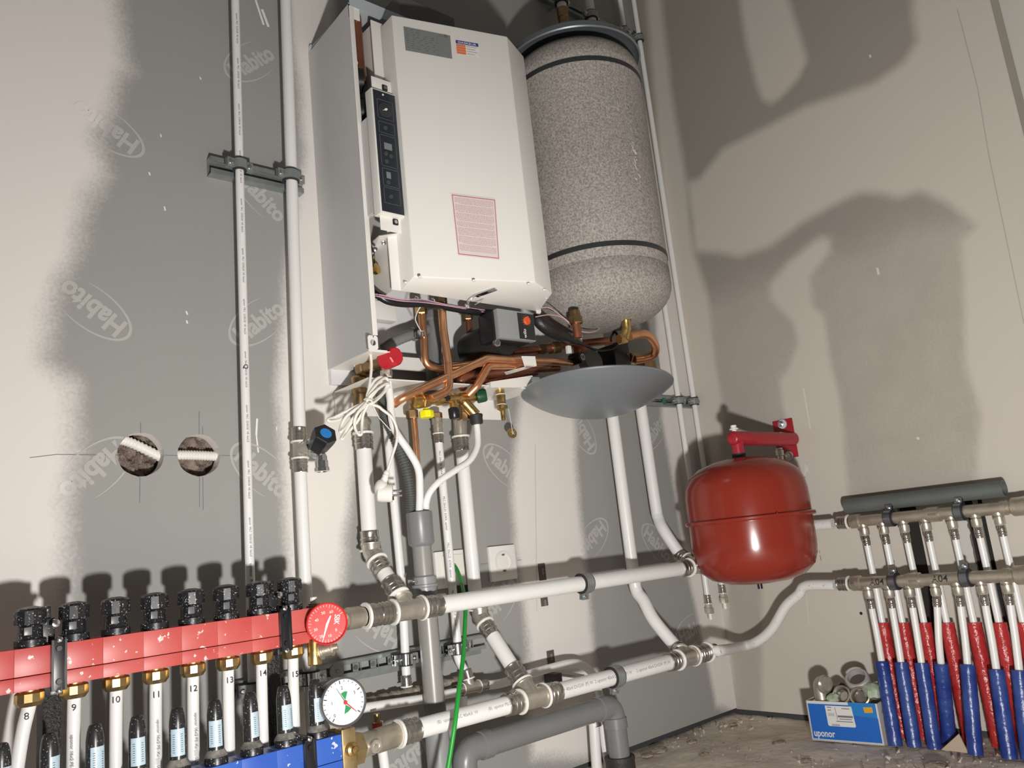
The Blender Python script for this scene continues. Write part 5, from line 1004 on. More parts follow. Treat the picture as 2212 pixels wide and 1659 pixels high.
# ================================================================ SOCKETS, TAGS, WIRE
def wall_plate(name, label, TLk, BRk, sock):
    a, b = B(TLk,0.010), B(BRk,0.010); c = (a+b)/2; w_, h_ = 0.0800, 0.0800; t = thing(name, label, 'socket' if sock else 'switch', (c.x,0,c.z-h_/2))
    g = G(); g.box((c.x,-0.005,c.z), (w_,0.010,h_), bev=0.003); fr_ = part('frame', g, white_pl, t)
    if sock:
        n = 32; g = G(); rc_ = 0.0195
        # round recess: ring wall and floor, set into a shallow raised plate
        g.lathe((c.x,-0.0102,c.z), (0,-1,0), [(-0.0001,0.0275),(0.0016,0.0270),(0.0020,0.0205),(-0.0055,0.0195),(-0.0055,0)], 36, cap=False); ins = part('insert', g, mat('socket_insert', (0.74,0.72,0.68), 0.4), t)
        g = G(); 
        for s in (-1,1): g = G(); g.lathe((c.x+0.0095*s-0.001,-0.0053,c.z), (0,-1,0), [(0,0.0028),(0.0004,0.0028),(0.0004,0)], 14); part('pin_hole', g, dark_hole, ins)
        for s in (-1,1): g = G(); g.box((c.x,-0.0095,c.z+s*0.0182), (0.007,0.006,0.0035)); part('earth_clip', g, mat('clip_grey', (0.10,0.095,0.09), 0.4), ins)
    else:
        g = G(); g.box((c.x+0.006,-0.0105,c.z+0.001), (0.058,0.004,0.058), bev=0.0012); part('rocker', g, mat('switch_cream', (0.80,0.78,0.72), 0.4), t)
    return t
wall_plate('wall_socket', 'white earthed wall socket, uncovered, right of the white drop pipe', kAA(1432,565), kAA(2025,1190), True)
wall_plate('wall_switch', 'white wall switch half hidden behind two white pipes', kAA(372,680), kAA(985,1320), False)
for k, (kp, w_, h_) in enumerate(((kH(842,110),0.0215,0.040), (kH(857,307),0.0215,0.022), (kH(900,683),0.022,0.032))):
    c = B(kp,0.002); t = thing('fixing_plate', ['brown metal fixing plate on the wall just above the upper main', 'brown metal fixing plate on the wall just below the upper main', 'brown metal fixing plate on the wall above the bent thin pipe'][k], 'plate', (c.x,0,c.z)); g = G(); g.box((c.x,-0.0015,c.z), (w_,0.003,h_), bev=0.0004); part('plate', g, mat('plate_brown', (0.105,0.085,0.075), 0.55), t)
    g = G(); g.ring((c.x+0.001,-0.0030,c.z+0.005 if k != 1 else c.z), (0,-1,0), 0.0018, 0.0032, 0.0008, 14); part('eyelet', g, mat('slot_grey', (0.33,0.30,0.28), 0.5), t)
    g = G(); g.ring((c.x+0.001,-0.0030,c.z-0.003 if k != 1 else c.z-0.007), (0,-1,0), 0.0018, 0.0032, 0.0008, 14); part('eyelet', g, MATS['slot_grey'], t)
gw = [B(kAA(768,960),0.03), B(kAA(820,1060),0.045), B(kAA(890,1250),0.07), B(kAA(930,1460),0.10), B(kQ(1350,1000),0.125), B(kQ(1358,1100),0.135), B(kQ(1345,1400),0.17), B(kR(1330,330),0.20), B(kR(1280,720),0.235), B(kR(1235,1100),0.25), B(kR(1190,1400),0.25), B(kR(1145,1680),0.25), B(kR(1105,1900),0.25)]
g = G(); g.tube(spline(gw, 6), 0.0042, 10); o = part('green_wire', g, mat('green_wire', (0.015,0.30,0.035), 0.4)); tag(o, 'thick green wire hanging in front of the lower main', 'wire')
c = B(kAA(905,1410),0.015); g = G(); g.box(c, (0.024,0.03,0.018), bev=0.002); o = part('wire_outlet', g, mat('outlet_dark', (0.035,0.038,0.036), 0.5)); tag(o, 'small dark wire outlet on the wall below the switch', 'outlet')

# ================================================================ CORNER PIPES AND UPPER PIPES
DC = 0.028
for k, (a, b, lab, ends) in enumerate((((1459.7,880), (1536,1283), 'left of the two thin white pipes beside the room corner, capped at the bottom', (kP(1640,690), kP(1680,975))), ((1497,880), (1563,1262), 'right of the two thin white pipes beside the room corner, capped at the bottom', (kP(1780,560), kP(1822,865))))):
    A, Bq = B(a,DC), B(b,DC); u = (A-Bq).normalized(); xm = (A.x+Bq.x)/2; bt = V(xm,-DC,Bq.z)
    t = thing('riser_pipe', lab, 'pipe', bt); tube_part(t, 'pipe', [bt, V(xm+0.004,-DC,2.65)], 0.0082, white_pipe)
    press(t, bt-V(0,0,0.026), V(0,0,1), 0.0082, 0.022); e0 = bt-V(0,0,0.026); g = G(); g.lathe(e0, (0,0,-1), [(0,0.0095),(0.010,0.0095),(0.011,0.0125),(0.026,0.0125),(0.027,0.009)], 8); part('compression_nut', g, nickel, t); g = G(); g.lathe(e0-V(0,0,0.027), (0,0,-1), [(0,0.0062),(0.016,0.0062),(0.017,0.005)], 12); part('stub', g, white_pl, t)
    if k == 0: XC0 = xm
    else: XC1 = xm
zr_ = B((1480,868),0.02).z
rr_ = c_rail('mounting_rail', 'short zinc rail near the room corner holding the two thin capped pipes', (XC0-0.16,0,zr_), (XC1+0.02,0,zr_), h=0.030, dep=0.014)
for xm in (XC0, XC1): clamp(rr_, V(xm+0.001,-DC,zr_), V(0,0,1), 0.0082, V(1,0.0,0), wd=0.018)
g = G(); q = B(kD(1665,1120),0.016); g.lathe(V(q.x,-0.014,zr_), (0,-1,0), [(0,0.011),(0.003,0.010),(0.004,0.004)], 16); part('bolt_head', g, mat('teal_zinc', (0.12,0.30,0.30), 0.3, 0.9), rr_)
zt_r = (B(kZ(1570,620),DC).z+B(kZ(1860,780),DC).z)/2
rr2 = c_rail('mounting_rail', 'zinc rail high on the wall above the hot-water cylinder', (B(kZ(100,20),0.03).x-0.04,0,zt_r), (XC1+0.02,0,zt_r), h=0.030, dep=0.014)
for xm in (XC0, XC1): clamp(rr2, V(xm+0.003,-DC,zt_r), V(0,0,1), 0.0082, V(1,0.0,0), wd=0.018)
for k, (kp, kb_, lab) in enumerate(((kZ(300,60), kZ(390,480), 'left of the two white pipes rising behind the top of the cylinder'), (kZ(890,330), kZ(930,560), 'right of the two white pipes rising behind the top of the cylinder'))):
    c = B(kp,0.055); e = B(kb_,0.055); t = thing('riser_pipe', lab, 'pipe', (c.x,-0.055,e.z-0.05)); zs_ = B(kZ(0,0) if k == 0 else kZ(0,0),0.055).z
    zj = B(kZ(320,205),0.055).z if k == 0 else B(kZ(920,490),0.055).z
    tube_part(t, 'pipe', [V(c.x,-0.055,zj), V(c.x,-0.055,2.65)], 0.0150, white_old, n=20)
    g = G(); g.lathe((c.x,-0.055,zj+0.004), (0,0,-1), [(0,0.0172),(0.03,0.0172),(0.032,0.0155),(0.045,0.0165),(0.060,0.0185),(0.075,0.0165),(0.14,0.0165)], 18); part('press_sleeve', g, brass_old, t)
    clamp(rr2, V(c.x,-0.055,B(kp,0.055).z if k else B(kZ(290,10),0.055).z), V(0,0,1), 0.0150, V(1,0.0,0), wd=0.020, stud_to=V(c.x,-0.0,(B(kp,0.055).z if k else B(kZ(290,10),0.055).z)))

# ================================================================ FLOOR-HEATING MANIFOLDS (LEFT)
DR, DB = 0.160, 0.205
red_bar = mat('red_manifold', (0.48,0.055,0.05), 0.40, var=(10,0.7,(0.56,0.13,0.115)), speck=(95,0.665,(0.75,0.62,0.58)))
blue_bar = mat('blue_manifold', (0.022,0.085,0.43), 0.38, var=(9,0.7,(0.05,0.15,0.52)), speck=(95,0.66,(0.55,0.62,0.75)))
zt6 = (B(kF(600,655),DR+0.022).z+B(kF(2000,480),DR+0.022).z)/2; zs6 = (B(kF(600,880),DR+0.022).z+B(kF(2000,655),DR+0.022).z)/2; zb6 = (B(kF(600,985),DR+0.022).z+B(kF(2000,755),DR+0.022).z)/2
xe6 = B(kG(790,480),DR+0.022).x; XL = -1.99
rm = thing('red_manifold', 'red heating manifold bar with a row of black valve knobs', 'manifold', ((XL+xe6)/2,-DR,zb6))
for (za_, zb_, nm) in ((zs6+0.0006,zt6,'bar_upper'), (zb6,zs6-0.0006,'bar_lower')):
    x = xe6; k = 0
    while x > XL+0.01:                       # segments about 5.5 cm long, hair joints between
        w_ = 0.0555; g = G(); g.box((x-w_/2,-DR,(za_+zb_)/2), (w_-0.0001,0.044,abs(za_-zb_)), bev=0.0004); part('bar_segment', g, red_bar, rm); x -= w_
knob_px = [kF(235,700), kF(580,650), kF(905,605), kF(1200,570), kF(1485,535), kF(1755,490), kF(2010,450), kG(605,410)]
kx = [B(p,DR).x for p in knob_px]; pitch = (kx[-1]-kx[0])/7; kx = [kx[0]+pitch*i for i in range(8)]
def knob(x):
    g = G(); g.lathe((x,-DR,zt6-0.001), (0,0,1), [(0,0.0200),(0.011,0.0200),(0.012,0.0172),(0.014,0.0160),(0.030,0.0155),(0.031,0.0150)], 24); kb = part('valve_base', g, black_spl, rm)
    g = G(); g.lathe((x,-DR,zt6+0.029), (0,0,1), [(0,0.0170),(0.002,0.0205),(0.020,0.0205),(0.023,0.0180),(0.026,0.0060),(0.0262,0.0)], 12); part('valve_cap', g, black_spl, kb, smooth=False)
    g = G(); g.box((x-0.006,-DR-0.0160,zt6+0.022), (0.010,0.004,0.011), bev=0.0008); part('valve_window', g, mat('window_grey', (0.12,0.12,0.125), 0.35), kb)
for x in kx: knob(x)
# black steel brackets: front strap, top clip, rear post
def strap(par, x, za_, zb_, dfront, M=black_spl):
    g = G(); g.box((x,-dfront-0.003,(za_+zb_)/2), (0.019,0.006,za_-zb_+0.012), bev=0.001); o = part('front_strap', g, black_pl, par)
    g = G(); g.box((x-0.0082,-dfront-0.0075,(za_+zb_)/2), (0.0028,0.004,za_-zb_+0.012)); g.box((x+0.0082,-dfront-0.0075,(za_+zb_)/2), (0.0028,0.004,za_-zb_+0.012)); part('strap_rib', g, black_pl, o, kind='stuff')
    for q in (za_-0.006, zb_+0.006): g = G(); g.lathe((x,-dfront-0.006,q), (0,-1,0), [(0,0.0042),(0.0025,0.0036)], 12); part('strap_screw', g, black_pl, o)
    for q in (za_+0.006, zb_-0.006): g = G(); g.lathe((x+0.001,-dfront-0.002,q), (0,-1,0), [(0,0.0045),(0.005,0.004),(0.006,0.002)], 12); part('steel_screw', g, chrome, o)
    return o
xb1, xb2 = B(kF(455,850),DR+0.025).x, B(kG(562,600),DR+0.025).x
for x in (xb1, xb2):
    strap(rm, x, zt6, zb6, DR+0.022)
    g = G(); g.box((x-0.010,-DR+0.010,zt6+0.018), (0.020,0.030,0.036), bev=0.002); g.box((x-0.012,-DR+0.012,zt6+0.044), (0.016,0.024,0.018), bev=0.002); tc_ = part('top_clip', g, black_spl, rm); g = G(); g.lathe((x-0.002,-DR-0.010,zt6+0.028), V(0.2,-1,0), [(0,0.0062),(0.006,0.0055),(0.007,0.003)], 12); part('steel_screw', g, chrome, tc_); g = G(); g.box((x-0.013,-DR-0.0015,zt6+0.046), (0.004,0.002,0.014)); part('steel_tab', g, chrome, tc_)
    PX_ = B(kF(400,1200),0.115).x if x == xb1 else B(kG(475,1000),0.115).x
    post = thing('manifold_bracket', 'left black bracket post, partly hidden behind the leaning loop pipe' if x == xb1 else 'right black textured bracket post beside the rightmost loop pipe', 'bracket', (PX_,-0.10,0), 'black manifold bracket posts'); g = G(); g.box((PX_,-0.10,zb6-0.20), (0.024,0.040,0.43), bev=0.002); part('rear_post', g, mat('post_black', (0.014,0.014,0.015), 0.35, bump=(240,0.9), speck=(200,0.68,(0.22,0.22,0.22))), post)
    g = G(); g.box((PX_,-0.135,zb6-0.008), (0.022,0.05,0.012), bev=0.002); part('bracket_arm', g, black_spl, post)
# end valve, vent, thermometer and drain cock
hx = xe6; g = G(); vv = val1-V(hx,-DR,val1.z); e_v = (val1-V(hx,-DR,val1.z)).normalized(); vl = (val1.x-hx); zc6 = (zt6+zb6)/2; a6 = V(hx,-DR,zc6); dv = (val1-a6); LV6 = dv.length
g.lathe(a6-dv.normalized()*0.002, dv, [(0,0.019),(0.010,0.020),(0.014,0.0185),(LV6*0.55,0.0190),(LV6*0.58,0.0165),(LV6*0.66,0.0165),(LV6*0.68,0.0195),(LV6*0.92,0.0195),(LV6*0.95,0.0165),(LV6,0.0165)], 16); bv = part('ball_valve', g, nickel_dull, rm)
g = G(); c = a6.lerp(val1,0.52)+V(0,-0.0185,0.002); g.lathe(c, (0,-1,0), [(0,0.0095),(0.004,0.0090),(0.004,0.0070),(0.002,0.0066),(0.002,0)], 20); part('valve_stem', g, nickel, bv); g = G(); g.lathe(c+V(0,-0.002,0), (0,-1,0), [(0,0.004),(0.003,0.003)], 6); part('stem_nut', g, nickel_dull, bv)
g = G(); xv = B(kG(785,360),DR).x; g.lathe((xv,-DR,zt6-0.001), (0,0,1), [(0,0.013),(0.004,0.013),(0.005,0.010),(0.007,0.010)], 12); vt = part('vent_plug', g, brass_old, rm); g = G(); g.lathe((xv,-DR,zt6+0.006), (0,0,1), [(0,0.0066),(0.010,0.0062),(0.011,0.005)], 8); part('vent_key', g, white_pl, vt, smooth=False)
g = G(); c = B(kG(790,740),DR+0.02); g.lathe((c.x,-DR-0.02,zb6+0.004), (0,0,-1), [(0,0.010),(0.004,0.0112),(0.040,0.0118),(0.042,0.010)], 20); dcock = part('drain_cock', g, brass, rm, 'brass drain cock')
dd_ = V(0.75,-0.55,0.12).normalized(); g = G(); b = B(kG(835,745),DR+0.025); g.lathe(b-dd_*0.004, dd_, [(0,0.008),(0.004,0.0150),(0.009,0.0150),(0.010,0.0110),(0.022,0.0110),(0.023,0.0130),(0.027,0.0130),(0.028,0.006),(0.034,0.006)], 14); part('cock_cap', g, nickel_dull, dcock)
def gauge(parent, c, nrm, upv, R, dep, rim, facem, name, label):
    nrm = Vector(nrm).normalized(); up_ = (Vector(upv)-nrm*Vector(upv).dot(nrm)).normalized(); rt = up_.cross(nrm)
    if rt.dot(CR) < 0: rt = -rt
    g = G(); g.lathe(c-nrm*dep, nrm, [(0,R*0.80),(0.002,R*0.96),(dep-0.004,R),(dep,R),(dep+0.0012,R*0.96),(dep,R*0.915),(dep-0.003,R*0.915)], 48, cap=False); g.lathe(c-nrm*dep, nrm, [(0.0,R*0.8),(0.0005,0.0001)], 48, cap=False); o = part(name, g, rim, parent, label)
    g = G(); g.lathe(c-nrm*0.0030, nrm, [(0,R*0.945),(0.0003,R*0.945),(0.0003,0.0001)], 48, cap=False); f = part('dial_face', g, facem, o)
    P = lambda x, y, h=0.0: c-nrm*(0.0024-h)+rt*(x*R)+up_*(y*R)
    return o, f, P, rt, up_, nrm
white_print = mat('white_print', (0.85,0.80,0.78), 0.5)
gc6 = B(kG(890,530),DR+0.052); redg = mat('gauge_red', (0.72,0.03,0.025), 0.35)
o, f, P, rt_, up6, nr = gauge(rm, gc6, V(-0.42,-1,0.10), V(0,0,1), 0.0345, 0.020, mat('gauge_red_rim', (0.62,0.03,0.03), 0.3), redg, 'thermometer', 'round red thermometer dial')
sc = 1/137.0
def gp(u, v, h=0.0): return P((u-888)*sc, -(v-530)*sc, h)
g = G()
for s, u, v, an in (('0',945,578,-130),('10',903,610,-170),('20',845,608,150),('30',812,560,110),('40',822,500,60),('50',868,458,15),('60',921,457,-30)):
    q = math.radians(an); d1 = rt_*math.cos(q)+up6*math.sin(q); d2 = -rt_*math.sin(q)+up6*math.cos(q); d1, d2 = rt_*0.98+up6*0.17, up6*0.98-rt_*0.17
    flat_text(g, s, gp(u,v,0.0002), d1, d2, 0.0044, 0.004)
q = math.radians(-100); d1 = rt_*math.cos(q)+up6*math.sin(q); d2 = -rt_*math.sin(q)+up6*math.cos(q); flat_text(g, 'SBK', gp(955,512,0.0002), d1, d2, 0.0085, 0.02, width=0.0165)
for k in range(31):
    a = math.radians(-40-k*(290/30.0)); r0, r1_ = (0.80,0.90) if k % 5 else (0.74,0.90); p0, p1 = P(math.cos(a)*r0,math.sin(a)*r0,0.0002), P(math.cos(a)*r1_,math.sin(a)*r1_,0.0002); s_ = (p1-p0).cross(nr).normalized()*0.00028; g.add([p0-s_,p1-s_,p1+s_,p0+s_], [(0,1,2,3)])
letters(g, white_print, f)
g = G(); t0, t1 = gp(915,482,0.0012), gp(850,645,0.0012); u_ = (t1-t0).normalized(); s_ = u_.cross(nr).normalized(); mm = gp(888,535,0.0012)
g.add([t0-s_*0.0012, mm-s_*0.0020, t1-s_*0.0003, t1+s_*0.0003, mm+s_*0.0020, t0+s_*0.0012], [(0,1,2,3,4,5)]); part('needle', g, white_print, f, smooth=False)
# loop pipes with numbers
zn = zb6
nums = ['8','9','10','11','12','13','14','15']; num_px = [kF(205,1235), kF(562,1170), kF(888,1110), kF(1195,1072), kF(1488,1025), kF(1765,960), kF(2030,905), kG(620,915)]
rest = {'8':'leftmost complete white loop pipe, leaning, with the handwritten number 8', '11':'white loop pipe with two ink strokes between the pipes numbered 10 and 12'}
for i, x in enumerate(kx):
    nm = nums[i]; t = thing('loop_pipe', rest.get(nm, {'9':'white loop pipe marked nine, right beside the left black strap of the red manifold','10':'white loop pipe marked ten, third complete one from the left under the red manifold','12':'white loop pipe marked twelve, fourth from the right under the red manifold','13':'white loop pipe marked thirteen, third from the right under the red manifold','14':'white loop pipe marked fourteen, left of the right black bracket post','15':'rightmost white loop pipe, marked fifteen, beside the brass drain cock'}.get(nm)), 'pipe', (x,-DR,0), 'white loop pipes below the red manifold')
    g = G(); g.lathe((x,-DR,zn+0.002), (0,0,-1), [(0,0.0125),(0.004,0.0130),(0.008,0.0130)], 18); part('brass_neck', g, brass, t)
    g = G(); g.lathe((x,-DR,zn-0.003), (0,0,-1), [(0,0.0170),(0.002,0.0190),(0.013,0.0190),(0.019,0.0145),(0.0195,0.0100)], 12); part('compression_nut', g, mat('brass_splattered', (0.56,0.40,0.18), 0.32, 0.95, var=(60,0.7,(0.36,0.25,0.11)), speck=(330,0.63,(0.50,0.47,0.41))), t, smooth=False)
    lean = V(-0.045,0.0,0) if nm == '8' else V(0.0,0.015,0)
    tube_part(t, 'pipe', [V(x,-DR,zn-0.02), V(x,-DR,zn-0.08)+lean*0.25, V(x,-DR,0.16)+lean*0.7, V(x,-DR,0.0)+lean], 0.0090, white_pipe, curve=True)
    zc_ = B(num_px[i],DR+0.009).z-0.003; g = G(); fdir = V(-0.25,-1,0) if i < 5 else V(-0.1,-1,0)
    pz = V(x,-DR,zc_)+lean*0.25*(zn-0.02-zc_)/0.06 if nm == '8' else V(x,-DR,zc_)
    pipe_text(g, nm, pz+V(0,0,0), V(0,0,1), fdir, 0.0092, 0.0088, along=False, bold=0.004); letters(g, ink, t, 'handwritten number '+nm if nm != '11' else 'two handwritten strokes')
    if nm in ('9','11','12'):
        g = G(); pipe_text(g, 'uponor 16x2 PE-Xa ||||| 0006', V(x,-DR,zc_-0.075), V(0,0,-1), V(-0.5 if nm == '9' else 0.0,-1,0), 0.0092, 0.0045); letters(g, ink_grey, t)
t = thing('loop_pipe', 'white loop pipe at the left picture edge, beside pipe 8', 'pipe', (kx[0]-pitch,-DR,0), 'white loop pipes below the red manifold'); x = kx[0]-pitch*0.62; tube_part(t, 'pipe', [V(x,-0.10,zn-0.03), V(x-0.005,-0.10,zn-0.12), V(x-0.02,-0.10,0.15), V(x-0.03,-0.10,0)], 0.0095, white_old, curve=True)
# ---- blue return manifold with flow meters
zt7 = (B(kG(860,1425),DB+0.022).z+B(kG(200,1605),DB+0.022).z)/2; zb7 = zt7-0.062; xe7 = B(kG(1000,1420),DB+0.022).x
bm_ = thing('blue_manifold', 'blue heating manifold bar with flow-meter tubes along the bottom edge', 'manifold', ((XL+xe7)/2,-DB,zb7))
for (za_, zb_) in ((zt7,zt7-0.0385), (zt7-0.0395,zb7)):
    x = xe7
    while x > XL+0.01:
        w_ = 0.0555; g = G(); g.box((x-w_/2,-DB,(za_+zb_)/2), (w_-0.0001,0.044,za_-zb_), bev=0.0004); part('bar_segment', g, blue_bar, bm_); x -= w_
meter_px = [kF(385,1700), kF(745,1720), kF(1075,1700), kF(1390,1660), kF(1690,1620), kF(1965,1560), kG(560,1475), kG(815,1395)]
mx_ = [B(p,DB).x for p in meter_px]; mp = (mx_[-1]-mx_[2])/5
lab_m = mat('meter_label', (0.47,0.60,0.68), 0.4, var=(300,0.35,(0.35,0.45,0.52)))
smoke = mat('meter_tube_dark', (0.022,0.022,0.022), 0.30, speck=(380,0.645,(0.40,0.39,0.37)))
dusty = mat('meter_base_dusty', (0.30,0.28,0.25), 0.7, var=(80,0.8,(0.06,0.06,0.06)))
for i in range(9):
    x = mx_[-1]-mp*(8-i)
    g = G(); g.lathe((x,-DB,zt7-0.001), (0,0,1), [(0,0.0172),(0.010,0.0172),(0.012,0.0165)], 24); mb = part('meter_base', g, black_spl, bm_)
    g = G(); g.lathe((x,-DB,zt7+0.0105), (0,0,1), [(0,0.0172),(0.008,0.0125),(0.010,0.0112)], 24); part('meter_collar', g, dusty, mb)
    g = G(); g.lathe((x,-DB,zt7+0.020), (0,0,1), [(0,0.0122),(0.050,0.0116),(0.062,0.0100),(0.069,0.0080),(0.0705,0.0060),(0.0705,0)], 20); tb = part('meter_tube', g, smoke, mb)
    a0 = (-0.2,-0.9,0.0,0.6,0.75,0.8,-0.7,0.05,0.0)[i]; g = G(); n = 8; q = []
    for k in range(n+1):
        an = -math.pi/2+0.15+a0*-0.6+(k/n-0.5)*1.7; dx, dy = math.cos(an), math.sin(an); q.append((V(x+dx*0.0126,-DB+dy*0.0126,zt7+0.025), V(x+dx*0.0122,-DB+dy*0.0122,zt7+0.062)))
    for k in range(n): g.add([q[k][0], q[k+1][0], q[k+1][1], q[k][1]], [(0,1,2,3)])
    lb = part('scale_label', g, lab_m, mb, 'pale blue scale label')
    g = G()
    for k in range(9):
        zz_ = zt7+0.030+k*0.003; an = -math.pi/2+0.15+a0*-0.6; 
        for da in (-0.45,0.45): dx, dy = math.cos(an+da), math.sin(an+da); tx = V(-dy,dx,0); c = V(x+dx*0.0127,-DB+dy*0.0127,zz_); g.add([c-tx*0.0016,c+tx*0.0016,c+tx*0.0016+V(0,0,0.0006),c-tx*0.0016+V(0,0,0.0006)], [(0,1,2,3)])
    letters(g, ink, lb)
xs1, xs2 = B(kG(752,1550),DB+0.025).x, mx_[0]+0.004
for x in (xs1, xs2):
    strap(bm_, x, zt7, zb7, DB+0.022); g = G(); a, b = V(x,-DB-0.022,zt7+0.006), V(x-0.028,-DB+0.01,zt7+0.016); g.box((a+b)/2, ((b-a).length,0.010,0.008), ((b-a).normalized(), V(0,0,1).cross((b-a).normalized()).normalized(), V(0,0,1))); part('strap_arm', g, black_spl, bm_)
    g = G(); g.box((x-0.004,-(DB-0.025+0.10)/2,zt7-0.03), (0.022,DB-0.12,0.020)); part('bracket_arm', g, black_pl, bm_)
# end block, ball valve, plug and gauge
zc7 = (zt7+zb7)/2; a7 = V(xe7,-DB,val2.z-0.004); g = G(); g.box((xe7+0.013,-DB,zc7+0.002), (0.026,0.048,0.072), bev=0.003); eb = part('end_block', g, mat('brass_block', (0.60,0.46,0.25), 0.36, 0.9, var=(50,0.7,(0.42,0.31,0.16))), bm_, 'brass end block')
dv = val2-a7; LV7 = dv.length; dn_ = dv.normalized()
g = G(); hexnut(g, a7+dn_*0.025, dn_, 0.0275, 0.022); part('union_nut', g, MATS['brass_block'], bm_, smooth=False)
g = G(); g.lathe(a7+dn_*0.040, dn_, [(0,0.0185),(0.002,0.0200),(0.030,0.0200),(0.033,0.0180),(0.038,0.0180),(0.040,0.0205),(LV7-0.046,0.0205),(LV7-0.042,0.0175),(LV7-0.040,0.0175)], 16); bv = part('ball_valve', g, nickel_dull, bm_)
c = B(kG(1275,1450),DB+0.024); g = G(); g.lathe(V(c.x,-DB-0.018,a7.z), (0,-1,0), [(0,0.0110),(0.005,0.0105),(0.005,0.0078),(0.003,0.0074),(0.003,0)], 20); part('valve_stem', g, nickel, bv); g = G(); g.lathe(V(c.x,-DB-0.020,a7.z), (0,-1,0), [(0,0.0045),(0.004,0.0035)], 6); part('stem_nut', g, nickel_dull, bv)
c = B(kG(1085,1515),DB+0.03); g = G(); g.lathe(V(c.x,-DB-0.018,c.z), V(0.1,-1,0), [(0,0.0135),(0.004,0.0135),(0.005,0.0110),(0.014,0.0105),(0.016,0.0060),(0.020,0.0055),(0.021,0)], 16); part('brass_plug', g, brass, bm_)
g = G(); c = B(kG(1095,1630),DB+0.02); g.lathe(V(c.x,-DB-0.012,c.z), (0,0,-1), [(0,0.006),(0.03,0.006)], 12); part('bleed_screw', g, chrome, bm_)
gc7 = B(kG(1022,1142),DB+0.03); greyrim = mat('gauge_rim_grey', (0.20,0.205,0.21), 0.3, 0.6, var=(60,0.6,(0.16,0.165,0.17)))
o, f, P, rt_, up7, nr = gauge(bm_, gc7, V(-0.16,-1,0.04), V(0,0,1), 0.0390, 0.028, greyrim, mat('dial_white', (0.76,0.75,0.74), 0.4), 'pressure_gauge', 'round white pressure gauge with a grey rim')
sc = 1/149.0
def gp(u, v, h=0.0): return P((u-1020)*sc, -(v-1140)*sc, h)
g = G()
for s, u, v in (('0',957,1210),('1',945,1135),('2',1015,1055),('3',1095,1095)): flat_text(g, s, gp(u,v,0.0002), rt_*0.98+up7*0.17, up7*0.98-rt_*0.17, 0.0050, 0.005)
for k in range(21):
    a = math.radians(225-k*(270/20.0)+8); r0 = 0.74 if k % 5 == 0 else 0.80; p0, p1 = P(math.cos(a)*r0,math.sin(a)*r0,0.0002), P(math.cos(a)*0.88,math.sin(a)*0.88,0.0002); s_ = (p1-p0).cross(nr).normalized()*(0.0008 if k % 5 == 0 else 0.00045); g.add([p0-s_,p1-s_,p1+s_,p0+s_], [(0,1,2,3)])
letters(g, ink, f)
for (u0, v0, u1, v1, u2, v2) in ((1005,1088,1050,1082,1032,1132), (1020,1212,1068,1185,1032,1158)):
    g = G(); a, b, c_ = gp(u0,v0,0.0003), gp(u1,v1,0.0003), gp(u2,v2,0.0003); g.add([a, (a+b)/2+(((a+b)/2)-c_)*0.12, b, c_], [(0,1,2,3)]); part('green_sector', g, mat('dial_green', (0.01,0.26,0.09), 0.4), f, smooth=False)
for nm, u, v, M_, w_ in (('needle',978,1052,ink,0.0007), ('set_hand',1100,1212,mat('hand_red', (0.55,0.03,0.02), 0.4),0.0012)):
    t0, t1 = gp(1032,1145,0.0008), gp(u,v,0.0008); s_ = (t1-t0).normalized().cross(nr).normalized()*w_; g = G(); g.add([t0-s_,t1-s_*0.4,t1+s_*0.4,t0+s_], [(0,1,2,3)]); part(nm, g, M_, f, smooth=False)
g = G(); g.lathe(gp(1032,1145,0.0006), nr, [(0,0.0035),(0.0012,0.003),(0.0012,0)], 14); part('hub', g, MATS['hand_red'], f)
g = G(); b = V(gc7.x+0.004,-DB,zt7); rr = random.Random(8)
g.tube([gc7-V(0,-0.012,0.034), b+V(0,0,0.012), b], [0.006,0.009,0.009], 12); o2 = part('gauge_stem', g, brass_old, bm_)
g = G(); c = b+V(-0.002,-0.004,0.016); g.sphere(c, 0.014, 14, (1.3,1,0.75)); 
for k in range(len(g.v)): g.v[k] = c+(g.v[k]-c)*(0.85+0.35*rr.random())
part('hemp_seal', g, mat('hemp', (0.50,0.43,0.35), 0.95, var=(120,0.8,(0.33,0.27,0.21))), bm_, 'tuft of hemp sealing fibre')

# ================================================================ EXPANSION VESSEL
vx_, vy_, rv = -0.280, -0.325, 0.1515
vred = mat('vessel_red', (0.245,0.026,0.014), 0.20, var=(4,0.4,(0.215,0.024,0.014)))
bred = mat('bracket_red', (0.36,0.018,0.028), 0.35)
zband = B((1618,1124),0.30+0.10).z; zband = 0.545
ztop = B(kI(525,455),0.325).z-0.005; zbot = 0.385
ev = thing('expansion_vessel', 'round red expansion vessel hanging from a red wall bracket', 'vessel', (vx_,vy_,zbot))
prof = [(zbot,0.0001),(zbot+0.001,0.030),(zbot+0.006,0.075),(zbot+0.018,0.113),(zbot+0.040,0.139),(zbot+0.065,0.1475),(zbot+0.095,0.1510),(zband-0.006,rv),(zband-0.0055,rv+0.006),(zband-0.002,rv+0.0088),(zband+0.003,rv+0.0088),(zband+0.0055,rv+0.005),(zband+0.006,rv)]
hT = ztop-zband
prof += [(ztop-0.095,0.1510),(ztop-0.070,0.1475),(ztop-0.045,0.137),(ztop-0.022,0.109),(ztop-0.008,0.068),(ztop-0.001,0.025),(ztop,0.0001)]
g = G(); g.lathe((vx_,vy_,0), (0,0,1), prof, 72); part('shell', g, vred, ev)
g = G(); g.tube([V(vx_,vy_,zbot+0.004), V(vx_,vy_,zbot-0.012)], 0.0062, 12); part('fill_valve', g, black_pl, ev)
